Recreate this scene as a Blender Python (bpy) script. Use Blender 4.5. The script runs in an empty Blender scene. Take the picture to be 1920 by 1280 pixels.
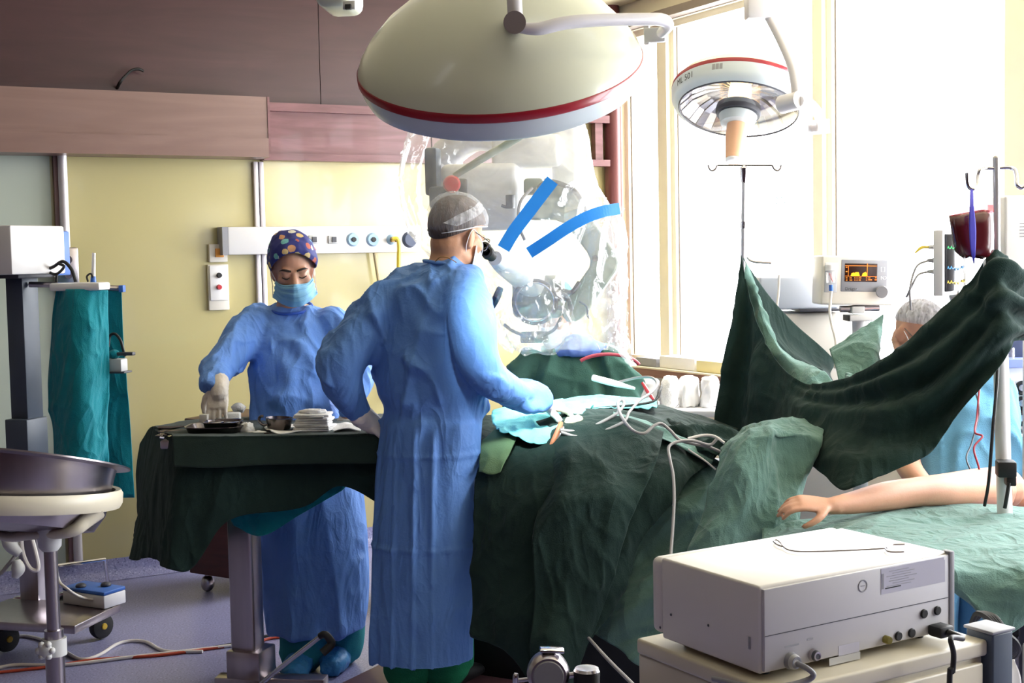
import bpy, bmesh, math, random
import numpy as np
from mathutils import Vector, Matrix

random.seed(4)
scene = bpy.context.scene
COL = scene.collection

# ------------------------------------------------------------------ camera
FOC, CAM_H = 2500.0, 1.55
TILT, ROLL = math.atan(155 / 2500), 0.02
CAM = Vector((0, 0, CAM_H))
FWD = Vector((0, math.cos(TILT), -math.sin(TILT)))
_R0, _U0 = Vector((1, 0, 0)), Vector((0, math.sin(TILT), math.cos(TILT)))
RGT = _R0 * math.cos(ROLL) - _U0 * math.sin(ROLL)
UPV = _R0 * math.sin(ROLL) + _U0 * math.cos(ROLL)
cam_data = bpy.data.cameras.new('camera')
cam_data.sensor_width = 36
cam_data.lens = FOC / 1920 * 36
cam_data.clip_end = 100
cam = bpy.data.objects.new('camera', cam_data)
COL.objects.link(cam)
mw = Matrix((RGT, UPV, -FWD)).transposed().to_4x4()
mw.translation = CAM
cam.matrix_world = mw
scene.camera = cam

# ------------------------------------------------------------------ world, exposure
world = bpy.data.worlds.new('overcast_sky')
scene.world = world
world.use_nodes = True
bg = world.node_tree.nodes['Background']
bg.inputs[0].default_value = (0.93, 0.96, 1.0, 1)
bg.inputs[1].default_value = 14.0
vs = scene.view_settings
vs.view_transform = 'Standard'
vs.look = 'None'
vs.exposure = 0.35
vs.gamma = 1.0
vs.use_curve_mapping = False
try:
    scene.cycles.use_denoising = True
    scene.cycles.max_bounces = 7
    scene.cycles.diffuse_bounces = 4
    scene.cycles.transparent_max_bounces = 14
    scene.cycles.sample_clamp_indirect = 6.0
    scene.cycles.caustics_reflective = False
    scene.cycles.caustics_refractive = False
except Exception:
    pass

# ------------------------------------------------------------------ measuring the place
def P(px, py, d):
    return CAM + (FWD + RGT * ((px - 960) / FOC) - UPV * ((py - 640) / FOC)) * d
def ray(px, py):
    return FWD + RGT * ((px - 960) / FOC) - UPV * ((py - 640) / FOC)
def Pz(px, py, z):
    r = ray(px, py)
    return CAM + r * ((z - CAM_H) / r.z)
def to_px(p):
    q = Vector(p) - CAM; d = q.dot(FWD)
    return 960 + FOC * q.dot(RGT) / d, 640 - FOC * q.dot(UPV) / d
def m(px, d):
    return px * d / FOC

YAW = math.radians(61.5)
DB = Vector((math.sin(YAW), math.cos(YAW), 0))        # along the back wall, to the right
DW = Vector((math.cos(YAW), -math.sin(YAW), 0))       # along the window wall, towards the viewer
B0 = Pz(250, 1078, 0)
_r = ray(1158, 480); _r = Vector((_r.x, _r.y, 0))
_A = np.array([[_r.x, -DB.x], [_r.y, -DB.y]])
_t = np.linalg.solve(_A, np.array([B0.x, B0.y]))
CORNER = Vector((_r.x * _t[0], _r.y * _t[0], 0))
def RW(u, v, z):                                       # room coordinates to world
    return CORNER - DB * u + DW * v + Vector((0, 0, z))
def onback(px, py, off=0.0):                           # (u, z) where a line of sight meets the back wall
    r = ray(px, py)
    o = CORNER + DW * off
    t = (o - CAM).dot(DW) / r.dot(DW)
    q = CAM + r * t
    return (-(q - CORNER).dot(DB), q.z)
def onwin(px, py, off=0.0):                            # (v, z) on the window wall
    r = ray(px, py)
    o = CORNER - DB * off
    t = (o - CAM).dot(DB) / r.dot(DB)
    q = CAM + r * t
    return ((q - CORNER).dot(DW), q.z)
ROOM_U, ROOM_V, CEIL = 7.0, 9.0, 3.02

def portal(v0, v1, z0, z1):
    L = bpy.data.lights.new('window_daylight', 'AREA')
    L.shape = 'RECTANGLE'
    L.size, L.size_y = v1 - v0, z1 - z0
    L.cycles.is_portal = True
    o = bpy.data.objects.new('window_daylight', L)
    COL.objects.link(o)
    o.location = RW(-0.16, (v0 + v1) / 2, (z0 + z1) / 2)
    zax = DB.copy(); xax = DW.copy(); yax = zax.cross(xax)
    o.rotation_euler = Matrix((xax, yax, zax)).transposed().to_euler()   # -Z looks into the room
SILL_Z, HEAD_Z = 0.93, 2.86
WIN_V = [onwin(1166, 400)[0], onwin(1235, 400)[0], onwin(1252, 400)[0], onwin(1524, 300)[0],
         onwin(1542, 300)[0], onwin(1886, 300)[0]]
PANES = [(WIN_V[0], WIN_V[1]), (WIN_V[2], WIN_V[3]), (WIN_V[4], WIN_V[5])]
_v = WIN_V[5] + 0.1
while _v + 1.2 < 7.0:
    PANES.append((_v, _v + 1.2)); _v += 1.3
for a, b in PANES:
    portal(a, b, SILL_Z, HEAD_Z)

# ------------------------------------------------------------------ materials
def lin(c):
    out = []
    for x in c[:3]:
        x = x / 255.0
        out.append(x / 12.92 if x <= 0.04045 else ((x + 0.055) / 1.055) ** 2.4)
    return (*out, 1.0)
MATS = {}
def M(name, col, rough=0.5, metal=0.0, var=0.06, vscale=6.0, bump=0.0, bscale=40.0, spec=0.5, emit=None, estr=0.0,
      stretch=None, sheen=0.0, bdetail=4.0, bdist=0.0, coat=0.0, sub=0.0, trans=0.0, crease=0.0, cscale=7.0):
    mt = bpy.data.materials.new(name)
    mt.use_nodes = True
    nt = mt.node_tree; N = nt.nodes; L = nt.links
    b = N['Principled BSDF']
    b.inputs['Roughness'].default_value = rough
    b.inputs['Metallic'].default_value = metal
    b.inputs['Specular IOR Level'].default_value = spec
    b.inputs['Sheen Weight'].default_value = sheen
    b.inputs['Coat Weight'].default_value = coat
    b.inputs['Transmission Weight'].default_value = trans
    if sub:
        b.inputs['Subsurface Weight'].default_value = sub
        b.inputs['Subsurface Radius'].default_value = (0.012, 0.005, 0.003)
    c = lin(col)
    tc = N.new('ShaderNodeTexCoord')
    mp = N.new('ShaderNodeMapping')
    if stretch: mp.inputs['Scale'].default_value = stretch
    L.new(tc.outputs['Object'], mp.inputs['Vector'])
    nz = N.new('ShaderNodeTexNoise')
    nz.inputs['Scale'].default_value = vscale
    nz.inputs['Detail'].default_value = 5
    L.new(mp.outputs['Vector'], nz.inputs['Vector'])
    rp = N.new('ShaderNodeValToRGB')
    rp.color_ramp.elements[0].position = 0.3
    rp.color_ramp.elements[1].position = 0.7
    rp.color_ramp.elements[0].color = tuple(max(0, x * (1 - var)) for x in c[:3]) + (1,)
    rp.color_ramp.elements[1].color = tuple(min(1, x * (1 + var)) for x in c[:3]) + (1,)
    L.new(nz.outputs['Fac'], rp.inputs['Fac'])
    L.new(rp.outputs['Color'], b.inputs['Base Color'])
    if bump:
        n2 = N.new('ShaderNodeTexNoise')
        n2.inputs['Scale'].default_value = bscale
        n2.inputs['Detail'].default_value = bdetail
        n2.inputs['Distortion'].default_value = bdist
        L.new(mp.outputs['Vector'], n2.inputs['Vector'])
        bp = N.new('ShaderNodeBump')
        bp.inputs['Strength'].default_value = min(1.0, bump)
        bp.inputs['Distance'].default_value = 0.01
        L.new(n2.outputs['Fac'], bp.inputs['Height'])
        L.new(bp.outputs['Normal'], b.inputs['Normal'])
        if crease:
            last = None
            for k, (sc, st) in enumerate(((cscale, 1.0), (cscale * 2.1, 0.55))):
                n3 = N.new('ShaderNodeTexNoise'); n3.inputs['Scale'].default_value = sc
                n3.inputs['Detail'].default_value = 2.0; n3.inputs['Distortion'].default_value = 1.6
                n3.inputs['Roughness'].default_value = 0.35
                m3 = N.new('ShaderNodeMapping'); m3.inputs['Rotation'].default_value = (0.4 + k, 0.3 - k * 0.8, 0.6 * k); m3.inputs['Scale'].default_value = (1.0, 1.0, 0.45)
                L.new(tc.outputs['Object'], m3.inputs['Vector']); L.new(m3.outputs['Vector'], n3.inputs['Vector'])
                s3 = N.new('ShaderNodeMath'); s3.operation = 'SUBTRACT'; s3.inputs[1].default_value = 0.5
                a3 = N.new('ShaderNodeMath'); a3.operation = 'ABSOLUTE'
                L.new(n3.outputs['Fac'], s3.inputs[0]); L.new(s3.outputs[0], a3.inputs[0])
                b3 = N.new('ShaderNodeBump'); b3.invert = True
                b3.inputs['Strength'].default_value = min(1.0, crease * st); b3.inputs['Distance'].default_value = 0.06 / (1 + k)
                L.new(a3.outputs[0], b3.inputs['Height'])
                if last: L.new(last.outputs['Normal'], b3.inputs['Normal'])
                else: L.new(bp.outputs['Normal'], b3.inputs['Normal'])
                last = b3
            L.new(last.outputs['Normal'], b.inputs['Normal'])
    if emit:
        b.inputs['Emission Color'].default_value = lin(emit)
        b.inputs['Emission Strength'].default_value = estr
    MATS[name] = mt
    return mt

def M_clear(name, tint=(255, 255, 255), gloss=0.12, haze=0.0, rough=0.05, hazecol=(255, 255, 255), hscale=9.0, hstretch=None):
    """thin clear sheet: mostly passes light, a little mirror, optional milky haze"""
    mt = bpy.data.materials.new(name); mt.use_nodes = True
    nt = mt.node_tree; N = nt.nodes; L = nt.links
    for n in list(N):
        if n.type == 'BSDF_PRINCIPLED': N.remove(n)
    out = [n for n in N if n.type == 'OUTPUT_MATERIAL'][0]
    tr = N.new('ShaderNodeBsdfTransparent'); tr.inputs[0].default_value = lin(tint)
    gl = N.new('ShaderNodeBsdfGlossy'); gl.inputs['Roughness'].default_value = rough
    gl.inputs[0].default_value = (1, 1, 1, 1)
    mx = N.new('ShaderNodeMixShader')
    lw = N.new('ShaderNodeLayerWeight'); lw.inputs[0].default_value = 0.35
    mul = N.new('ShaderNodeMath'); mul.operation = 'MULTIPLY_ADD'
    mul.inputs[1].default_value = gloss * 2.2; mul.inputs[2].default_value = gloss * 0.35
    mul.use_clamp = True
    L.new(lw.outputs['Facing'], mul.inputs[0])
    L.new(mul.outputs[0], mx.inputs[0])
    L.new(tr.outputs[0], mx.inputs[1]); L.new(gl.outputs[0], mx.inputs[2])
    last = mx
    if haze:
        tl = N.new('ShaderNodeBsdfTranslucent'); tl.inputs[0].default_value = lin(hazecol)
        df = N.new('ShaderNodeBsdfDiffuse'); df.inputs[0].default_value = lin(hazecol)
        m1 = N.new('ShaderNodeMixShader'); m1.inputs[0].default_value = 0.5
        L.new(tl.outputs[0], m1.inputs[1]); L.new(df.outputs[0], m1.inputs[2])
        m2 = N.new('ShaderNodeMixShader')
        tc = N.new('ShaderNodeTexCoord')
        nz = N.new('ShaderNodeTexNoise'); nz.inputs['Scale'].default_value = hscale; nz.inputs['Detail'].default_value = 6
        nz.inputs['Distortion'].default_value = 1.2
        mp = N.new('ShaderNodeMapping'); mp.inputs['Scale'].default_value = hstretch or (1, 1, 1)
        L.new(tc.outputs['Object'], mp.inputs['Vector']); L.new(mp.outputs['Vector'], nz.inputs['Vector'])
        mr = N.new('ShaderNodeMapRange'); mr.inputs[1].default_value = 0.3; mr.inputs[2].default_value = 0.75
        mr.inputs[3].default_value = haze * 0.35; mr.inputs[4].default_value = min(1, haze * 1.7)
        L.new(nz.outputs['Fac'], mr.inputs[0]); L.new(mr.outputs[0], m2.inputs[0])
        L.new(mx.outputs[0], m2.inputs[1]); L.new(m1.outputs[0], m2.inputs[2])
        last = m2
    L.new(last.outputs[0], out.inputs[0])
    MATS[name] = mt
    return mt

def M_wood(name, c1, c2, rough=0.4, scale=2.0, stretch=(1, 1, 14), coat=0.1):
    mt = bpy.data.materials.new(name); mt.use_nodes = True
    nt = mt.node_tree; N = nt.nodes; L = nt.links
    b = N['Principled BSDF']; b.inputs['Roughness'].default_value = rough; b.inputs['Coat Weight'].default_value = coat
    tc = N.new('ShaderNodeTexCoord'); mp = N.new('ShaderNodeMapping'); mp.inputs['Scale'].default_value = stretch
    L.new(tc.outputs['Object'], mp.inputs['Vector'])
    nz = N.new('ShaderNodeTexNoise'); nz.inputs['Scale'].default_value = scale; nz.inputs['Detail'].default_value = 8
    nz.inputs['Distortion'].default_value = 1.4
    L.new(mp.outputs['Vector'], nz.inputs['Vector'])
    rp = N.new('ShaderNodeValToRGB')
    rp.color_ramp.elements[0].position = 0.32; rp.color_ramp.elements[1].position = 0.7
    rp.color_ramp.elements[0].color = lin(c1); rp.color_ramp.elements[1].color = lin(c2)
    L.new(nz.outputs['Fac'], rp.inputs['Fac']); L.new(rp.outputs['Color'], b.inputs['Base Color'])
    MATS[name] = mt
    return mt

def M_cells(name, base, cols, scale=20, thr=0.32, rough=0.7):
    """printed fabric: blobs of random colour on a ground"""
    mt = bpy.data.materials.new(name); mt.use_nodes = True
    nt = mt.node_tree; N = nt.nodes; L = nt.links
    b = N['Principled BSDF']; b.inputs['Roughness'].default_value = rough
    tc = N.new('ShaderNodeTexCoord')
    vo = N.new('ShaderNodeTexVoronoi'); vo.inputs['Scale'].default_value = scale; vo.inputs['Randomness'].default_value = 0.8
    L.new(tc.outputs['Object'], vo.inputs['Vector'])
    wn = N.new('ShaderNodeSeparateColor'); L.new(vo.outputs['Color'], wn.inputs[0])
    rp = N.new('ShaderNodeValToRGB'); rp.color_ramp.interpolation = 'CONSTANT'
    for i, c in enumerate(cols):
        p = i / len(cols)
        e = rp.color_ramp.elements[i] if i < 2 else rp.color_ramp.elements.new(p)
        e.position = p; e.color = lin(c)
    L.new(wn.outputs[0], rp.inputs['Fac'])
    nz = N.new('ShaderNodeTexNoise'); nz.inputs['Scale'].default_value = scale * 4
    L.new(tc.outputs['Object'], nz.inputs['Vector'])
    ad = N.new('ShaderNodeMath'); ad.operation = 'MULTIPLY_ADD'; ad.inputs[1].default_value = 0.18
    L.new(nz.outputs['Fac'], ad.inputs[0]); L.new(vo.outputs['Distance'], ad.inputs[2])
    lt = N.new('ShaderNodeMath'); lt.operation = 'LESS_THAN'; lt.inputs[1].default_value = thr + 0.09
    L.new(ad.outputs[0], lt.inputs[0])
    mx = N.new('ShaderNodeMix'); mx.data_type = 'RGBA'
    L.new(lt.outputs[0], mx.inputs['Factor'])
    mx.inputs['A'].default_value = lin(base); L.new(rp.outputs['Color'], mx.inputs['B'])
    L.new(mx.outputs['Result'], b.inputs['Base Color'])
    MATS[name] = mt
    return mt

def M_speckle(name, base, dark, light, rough=0.35):
    mt = bpy.data.materials.new(name); mt.use_nodes = True
    nt = mt.node_tree; N = nt.nodes; L = nt.links
    b = N['Principled BSDF']; b.inputs['Roughness'].default_value = rough
    tc = N.new('ShaderNodeTexCoord')
    nz = N.new('ShaderNodeTexNoise'); nz.inputs['Scale'].default_value = 130; nz.inputs['Detail'].default_value = 2
    L.new(tc.outputs['Object'], nz.inputs['Vector'])
    rp = N.new('ShaderNodeValToRGB')
    rp.color_ramp.elements[0].position = 0.33; rp.color_ramp.elements[0].color = lin(dark)
    rp.color_ramp.elements[1].position = 0.68; rp.color_ramp.elements[1].color = lin(light)
    e = rp.color_ramp.elements.new(0.43); e.color = lin(base)
    e = rp.color_ramp.elements.new(0.6); e.color = lin(base)
    L.new(nz.outputs['Fac'], rp.inputs['Fac'])
    n2 = N.new('ShaderNodeTexNoise'); n2.inputs['Scale'].default_value = 1.2; n2.inputs['Detail'].default_value = 5
    L.new(tc.outputs['Object'], n2.inputs['Vector'])
    mr = N.new('ShaderNodeMapRange'); mr.inputs[3].default_value = 0.85; mr.inputs[4].default_value = 1.12
    L.new(n2.outputs['Fac'], mr.inputs[0])
    hs = N.new('ShaderNodeHueSaturation'); L.new(mr.outputs[0], hs.inputs['Value'])
    L.new(rp.outputs['Color'], hs.inputs['Color']); L.new(hs.outputs['Color'], b.inputs['Base Color'])
    MATS[name] = mt
    return mt

# ------------------------------------------------------------------ numpy noise
def _hash(ix, iy, iz, seed):
    n = (ix.astype(np.uint64) * np.uint64(374761393) + iy.astype(np.uint64) * np.uint64(668265263)
         + iz.astype(np.uint64) * np.uint64(1274126177) + np.uint64(seed * 974711 + 17)) & np.uint64(0xFFFFFFFF)
    n = ((n ^ (n >> np.uint64(13))) * np.uint64(1274126177)) & np.uint64(0xFFFFFFFF)
    n = ((n ^ (n >> np.uint64(16))) * np.uint64(2246822519)) & np.uint64(0xFFFFFFFF)
    return ((n ^ (n >> np.uint64(15))) & np.uint64(0xFFFFFF)).astype(np.float64) / float(0xFFFFFF)
def noise(p, seed=0):
    p = np.asarray(p, float) + 1000.0
    i = np.floor(p).astype(np.int64); f = p - i
    f = f * f * f * (f * (f * 6 - 15) + 10)
    r = 0
    for dx in (0, 1):
        wx = f[:, 0] if dx else 1 - f[:, 0]
        for dy in (0, 1):
            wy = f[:, 1] if dy else 1 - f[:, 1]
            for dz in (0, 1):
                wz = f[:, 2] if dz else 1 - f[:, 2]
                r = r + wx * wy * wz * _hash(i[:, 0] + dx, i[:, 1] + dy, i[:, 2] + dz, seed)
    return r
def folds(p, specs, seed=1):
    """specs: (amp, freq, direction or None, stretch along direction, 'r' ridge | 's' smooth | 'v' valley)"""
    p = np.asarray(p, float)
    tot = np.zeros(len(p))
    for k, (amp, fr, dr, st, kind) in enumerate(specs):
        q = p * fr
        if dr is not None:
            dvec = np.array(dr, float); dvec /= np.linalg.norm(dvec)
            q = q - np.outer(q @ dvec, dvec) * (1 - st)
        w = np.stack([noise(q * 0.7 + 31.7 * j, seed + 91 + j) for j in range(3)], 1) - 0.5
        n = noise(q + w * 0.9, seed + 7 * k)
        if kind == 'r':
            h = (1 - np.abs(2 * n - 1)) ** 3
        elif kind == 't':
            h = 0.45 - np.abs(2 * n - 1) * 1.8
        elif kind == 'c':
            h = np.clip(1 - np.abs(2 * n - 1) * 5, 0, 1)
        elif kind == 'v':
            h = -(1 - np.abs(2 * n - 1)) ** 3
        else:
            h = 2 * n - 1
        tot += amp * h
    return tot

# ------------------------------------------------------------------ mesh builder
def perp(t):
    t = Vector(t).normalized()
    a = Vector((0, 0, 1)) if abs(t.z) < 0.9 else Vector((1, 0, 0))
    n = t.cross(a).normalized()
    return n, t.cross(n).normalized()
class MB:
    def __init__(s):
        s.v = []; s.f = []
    def add(s, vs_, fs):
        o = len(s.v)
        s.v += [tuple(x) for x in vs_]
        s.f += [tuple(i + o for i in f) for f in fs]
        return s
    def box(s, c, size, R=None, bev=0.0, seg=2):
        c = Vector(c); R = R or Matrix.Identity(3)
        hx, hy, hz = [x / 2 for x in size]
        if bev <= 0:
            pts = [Vector((x, y, z)) for x in (-hx, hx) for y in (-hy, hy) for z in (-hz, hz)]
            fs = [(0, 1, 3, 2), (4, 6, 7, 5), (0, 4, 5, 1), (2, 3, 7, 6), (0, 2, 6, 4), (1, 5, 7, 3)]
            return s.add([c + R @ p for p in pts], fs)
        bm = bmesh.new(); bmesh.ops.create_cube(bm, size=1)
        for v in bm.verts: v.co = Vector((v.co.x * size[0], v.co.y * size[1], v.co.z * size[2]))
        bmesh.ops.bevel(bm, geom=bm.edges[:], offset=min(bev, min(size) * 0.49), segments=seg, affect='EDGES', profile=0.5)
        bm.verts.index_update()
        s.add([c + R @ v.co for v in bm.verts], [[v.index for v in f.verts] for f in bm.faces])
        bm.free(); return s
    def rbox(s, u0, u1, v0, v1, z0, z1, bev=0.0):      # box in room coordinates
        R = Matrix((-DB, DW, Vector((0, 0, 1)))).transposed()
        return s.box(RW((u0 + u1) / 2, (v0 + v1) / 2, (z0 + z1) / 2), (abs(u1 - u0), abs(v1 - v0), abs(z1 - z0)), R, bev)
    def cyl(s, p0, p1, r0, r1=None, n=20, caps=True):
        p0, p1 = Vector(p0), Vector(p1); r1 = r0 if r1 is None else r1
        a, b = perp(p1 - p0)
        ring = [(a * math.cos(2 * math.pi * i / n) + b * math.sin(2 * math.pi * i / n)) for i in range(n)]
        vs_ = [p0 + x * r0 for x in ring] + [p1 + x * r1 for x in ring]
        fs = [(i, (i + 1) % n, n + (i + 1) % n, n + i) for i in range(n)]
        if caps: fs += [tuple(range(n - 1, -1, -1)), tuple(range(n, 2 * n))]
        return s.add(vs_, fs)
    def tube(s, pts, r, n=8, smooth=6, closed=False):
        pts = [Vector(p) for p in pts]
        if smooth > 1 and len(pts) > 2:
            rr = r if isinstance(r, (list, tuple)) else [r] * len(pts)
            q = cr1([list(p) + [x] for p, x in zip(pts, rr)], (len(pts) - 1) * smooth + 1)
            pts = [Vector(x[:3]) for x in q]; r = [x[3] for x in q]
        N = len(pts)
        rr = r if isinstance(r, (list, tuple)) else [r] * N
        tang = [(pts[min(i + 1, N - 1)] - pts[max(i - 1, 0)]).normalized() for i in range(N)]
        a, b = perp(tang[0]); vs_ = []; fs = []
        for i in range(N):
            a = (a - tang[i] * a.dot(tang[i])).normalized(); b = tang[i].cross(a)
            for k in range(n):
                t = 2 * math.pi * k / n
                vs_.append(pts[i] + (a * math.cos(t) + b * math.sin(t)) * rr[i])
        for i in range(N - 1):
            for k in range(n):
                fs.append((i * n + k, i * n + (k + 1) % n, (i + 1) * n + (k + 1) % n, (i + 1) * n + k))
        fs += [tuple(range(n - 1, -1, -1)), tuple((N - 1) * n + k for k in range(n))]
        return s.add(vs_, fs)
    def lathe(s, prof, origin, axis=(0, 0, 1), n=48):
        origin = Vector(origin); ax = Vector(axis).normalized(); a, b = perp(ax)
        vs_ = []; fs = []; rows = []
        for (r, h) in prof:
            if r < 1e-6:
                rows.append([len(vs_)]); vs_.append(origin + ax * h)
            else:
                st = len(vs_); rows.append(list(range(st, st + n)))
                for k in range(n):
                    t = 2 * math.pi * k / n
                    vs_.append(origin + ax * h + (a * math.cos(t) + b * math.sin(t)) * r)
        for A, B in zip(rows[:-1], rows[1:]):
            for k in range(n):
                k2 = (k + 1) % n
                if len(A) == 1 and len(B) == 1: continue
                if len(A) == 1: fs.append((A[0], B[k2], B[k]))
                elif len(B) == 1: fs.append((A[k], A[k2], B[0]))
                else: fs.append((A[k], A[k2], B[k2], B[k]))
        return s.add(vs_, fs)
    def ball(s, c, rad, R=None, n=16):
        c = Vector(c); R = R or Matrix.Identity(3)
        if not isinstance(rad, (tuple, list)): rad = (rad,) * 3
        vs_ = [c + R @ Vector((0, 0, rad[2]))]; fs = []
        h = n // 2
        for i in range(1, h):
            t = math.pi * i / h
            for k in range(n):
                p = 2 * math.pi * k / n
                vs_.append(c + R @ Vector((rad[0] * math.sin(t) * math.cos(p), rad[1] * math.sin(t) * math.sin(p), rad[2] * math.cos(t))))
        vs_.append(c + R @ Vector((0, 0, -rad[2]))); last = len(vs_) - 1
        for k in range(n):
            k2 = (k + 1) % n
            fs.append((0, 1 + k, 1 + k2))
            for i in range(h - 2):
                fs.append((1 + i * n + k, 1 + (i + 1) * n + k, 1 + (i + 1) * n + k2, 1 + i * n + k2))
            fs.append((1 + (h - 2) * n + k, last, 1 + (h - 2) * n + k2))
        return s.add(vs_, fs)
    def grid(s, A, wrap=False):
        A = np.asarray(A); nu, nv = A.shape[:2]
        fs = []
        for i in range(nu - 1):
            for j in range(nv if wrap else nv - 1):
                j2 = (j + 1) % nv
                fs.append((i * nv + j, i * nv + j2, (i + 1) * nv + j2, (i + 1) * nv + j))
        return s.add(A.reshape(-1, 3), fs)
    def loft(s, rings, n=24):
        """rings: (centre, axisA vector, axisB vector); closed ends"""
        st = len(s.v); fs = []
        vs_ = []
        for c, a, b in rings:
            for k in range(n):
                t = 2 * math.pi * k / n
                vs_.append(Vector(c) + Vector(a) * math.cos(t) + Vector(b) * math.sin(t))
        for i in range(len(rings) - 1):
            for k in range(n):
                fs.append((i * n + k, i * n + (k + 1) % n, (i + 1) * n + (k + 1) % n, (i + 1) * n + k))
        fs += [tuple(range(n - 1, -1, -1)), tuple((len(rings) - 1) * n + k for k in range(n))]
        return s.add(vs_, fs)
    def prism(s, pts, off):                             # closed outline swept along off
        pts = [Vector(p) for p in pts]; n = len(pts); off = Vector(off)
        fs = [tuple(range(n)), tuple(range(2 * n - 1, n - 1, -1))]
        fs += [(i, i + n, (i + 1) % n + n, (i + 1) % n) for i in range(n)]
        return s.add(pts + [p + off for p in pts], fs)
    def build(s, name, mat, parent=None, ang=40, smooth=True):
        return mk(name, s.v, s.f, mat, parent, ang, smooth)

OFF = {}
def mk(name, verts, faces, mat, parent=None, ang=40, smooth=True, fix=True):
    me = bpy.data.meshes.new(name)
    V = np.asarray([tuple(v) for v in verts], float)
    if parent is not None:
        o0 = OFF[parent.name]
    else:
        lo, hi = V.min(0), V.max(0)
        o0 = Vector(((lo[0] + hi[0]) / 2, (lo[1] + hi[1]) / 2, lo[2]))
    V = V - np.array(o0)
    me.from_pydata(V.tolist(), [], [tuple(int(i) for i in f) for f in faces])
    if fix:
        bm = bmesh.new(); bm.from_mesh(me)
        bmesh.ops.recalc_face_normals(bm, faces=bm.faces[:])
        bm.to_mesh(me); bm.free()
    if smooth:
        me.polygons.foreach_set('use_smooth', [True] * len(me.polygons))
        try: me.set_sharp_from_angle(angle=math.radians(ang))
        except Exception: pass
    o = bpy.data.objects.new(name, me)
    COL.objects.link(o)
    if isinstance(mat, (list, tuple)):
        for x in mat: me.materials.append(x)
    elif mat: me.materials.append(mat)
    if parent is not None:
        o.parent = parent
    else:
        o.location = o0
    OFF[o.name] = Vector(o0)
    return o
def thing(name, label, cat, loc, group=None):
    o = bpy.data.objects.new(name, None); o.empty_display_size = 0.1
    COL.objects.link(o); o.location = loc
    o['label'] = label; o['category'] = cat
    if group: o['group'] = group
    OFF[o.name] = Vector(loc)
    return o
def tag(o, label, cat, group=None, kind=None):
    o['label'] = label; o['category'] = cat
    if group: o['group'] = group
    if kind: o['kind'] = kind
    return o
def struct(o, label=None):
    o['kind'] = 'structure'
    if label: o['label'] = label
    return o

# ------------------------------------------------------------------ splines, cloth patches
def cr1(pts, n):
    pts = np.asarray(pts, float); N = len(pts)
    if N == 2:
        t = np.linspace(0, 1, n)[:, None]
        return pts[0] * (1 - t) + pts[1] * t
    t = np.linspace(0, N - 1, n); i = np.clip(np.floor(t).astype(int), 0, N - 2); f = (t - i)[:, None]
    ext = np.concatenate([[2 * pts[0] - pts[1]], pts, [2 * pts[-1] - pts[-2]]])
    p0, p1, p2, p3 = ext[i], ext[i + 1], ext[i + 2], ext[i + 3]
    return 0.5 * ((2 * p1) + (-p0 + p2) * f + (2 * p0 - 5 * p1 + 4 * p2 - p3) * f ** 2 + (-p0 + 3 * p1 - 3 * p2 + p3) * f ** 3)
def surf(rows, nu, nv):
    """rows of (px, py, depth): world grid nu x nv"""
    A = np.array([[list(P(*c)) for c in r] for r in rows])
    B = np.stack([cr1(A[i], nv) for i in range(A.shape[0])])
    return np.stack([cr1(B[:, j], nu) for j in range(nv)], 1)
def gnormals(G):
    du = np.gradient(G, axis=0); dv = np.gradient(G, axis=1)
    n = np.cross(du, dv); n /= (np.linalg.norm(n, axis=2, keepdims=True) + 1e-9)
    return n
def cloth(name, rows, mat, parent=None, nu=60, nv=60, specs=(), seed=1, thick=0.003, fade=None, wrap=False):
    G = surf(rows, nu, nv) if not isinstance(rows, np.ndarray) else rows
    n = gnormals(G); toc = np.array(CAM)[None, None] - G
    sg = np.sign((n * toc).sum(2).mean()) or 1
    n = n * sg
    if len(specs):
        h = folds(G.reshape(-1, 3), specs, seed).reshape(G.shape[:2])
        if fade is not None: h = h * fade(np.linspace(0, 1, G.shape[0])[:, None], np.linspace(0, 1, G.shape[1])[None, :])
        G = G + n * h[..., None]
    mb = MB().grid(G, wrap)
    o = mb.build(name, mat, parent, ang=180)
    if thick:
        s = o.modifiers.new('thickness', 'SOLIDIFY'); s.thickness = thick; s.offset = 0
    return o

def remesh(mb, voxel, iters=4, fac=0.5):
    me = bpy.data.meshes.new('tmp')
    me.from_pydata([tuple(v) for v in mb.v], [], mb.f)
    bm = bmesh.new(); bm.from_mesh(me); bmesh.ops.recalc_face_normals(bm, faces=bm.faces[:]); bm.to_mesh(me); bm.free()
    o = bpy.data.objects.new('tmp', me); COL.objects.link(o)
    r = o.modifiers.new('r', 'REMESH'); r.mode = 'VOXEL'; r.voxel_size = voxel
    if iters:
        s = o.modifiers.new('s', 'SMOOTH'); s.iterations = iters; s.factor = fac
    dg = bpy.context.evaluated_depsgraph_get()
    e = o.evaluated_get(dg)
    me2 = bpy.data.meshes.new_from_object(e)
    nv = len(me2.vertices)
    V = np.empty(nv * 3); me2.vertices.foreach_get('co', V); V = V.reshape(-1, 3)
    Nn = np.empty(nv * 3); me2.vertices.foreach_get('normal', Nn); Nn = Nn.reshape(-1, 3)
    fs = [tuple(p.vertices) for p in me2.polygons]
    bpy.data.objects.remove(o); bpy.data.meshes.remove(me); bpy.data.meshes.remove(me2)
    return V, Nn, fs
def limb(mb, pts, n=16, sub=5):
    """pts (Vector, radius) joined by a smooth tapering tube with rounded ends"""
    pp = [p for p, r in pts]; rr = [r for p, r in pts]
    mb.tube(pp, rr, n=n, smooth=sub)
    mb.ball(pp[0], rr[0], n=12); mb.ball(pp[-1], rr[-1], n=12)
    return mb
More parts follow.
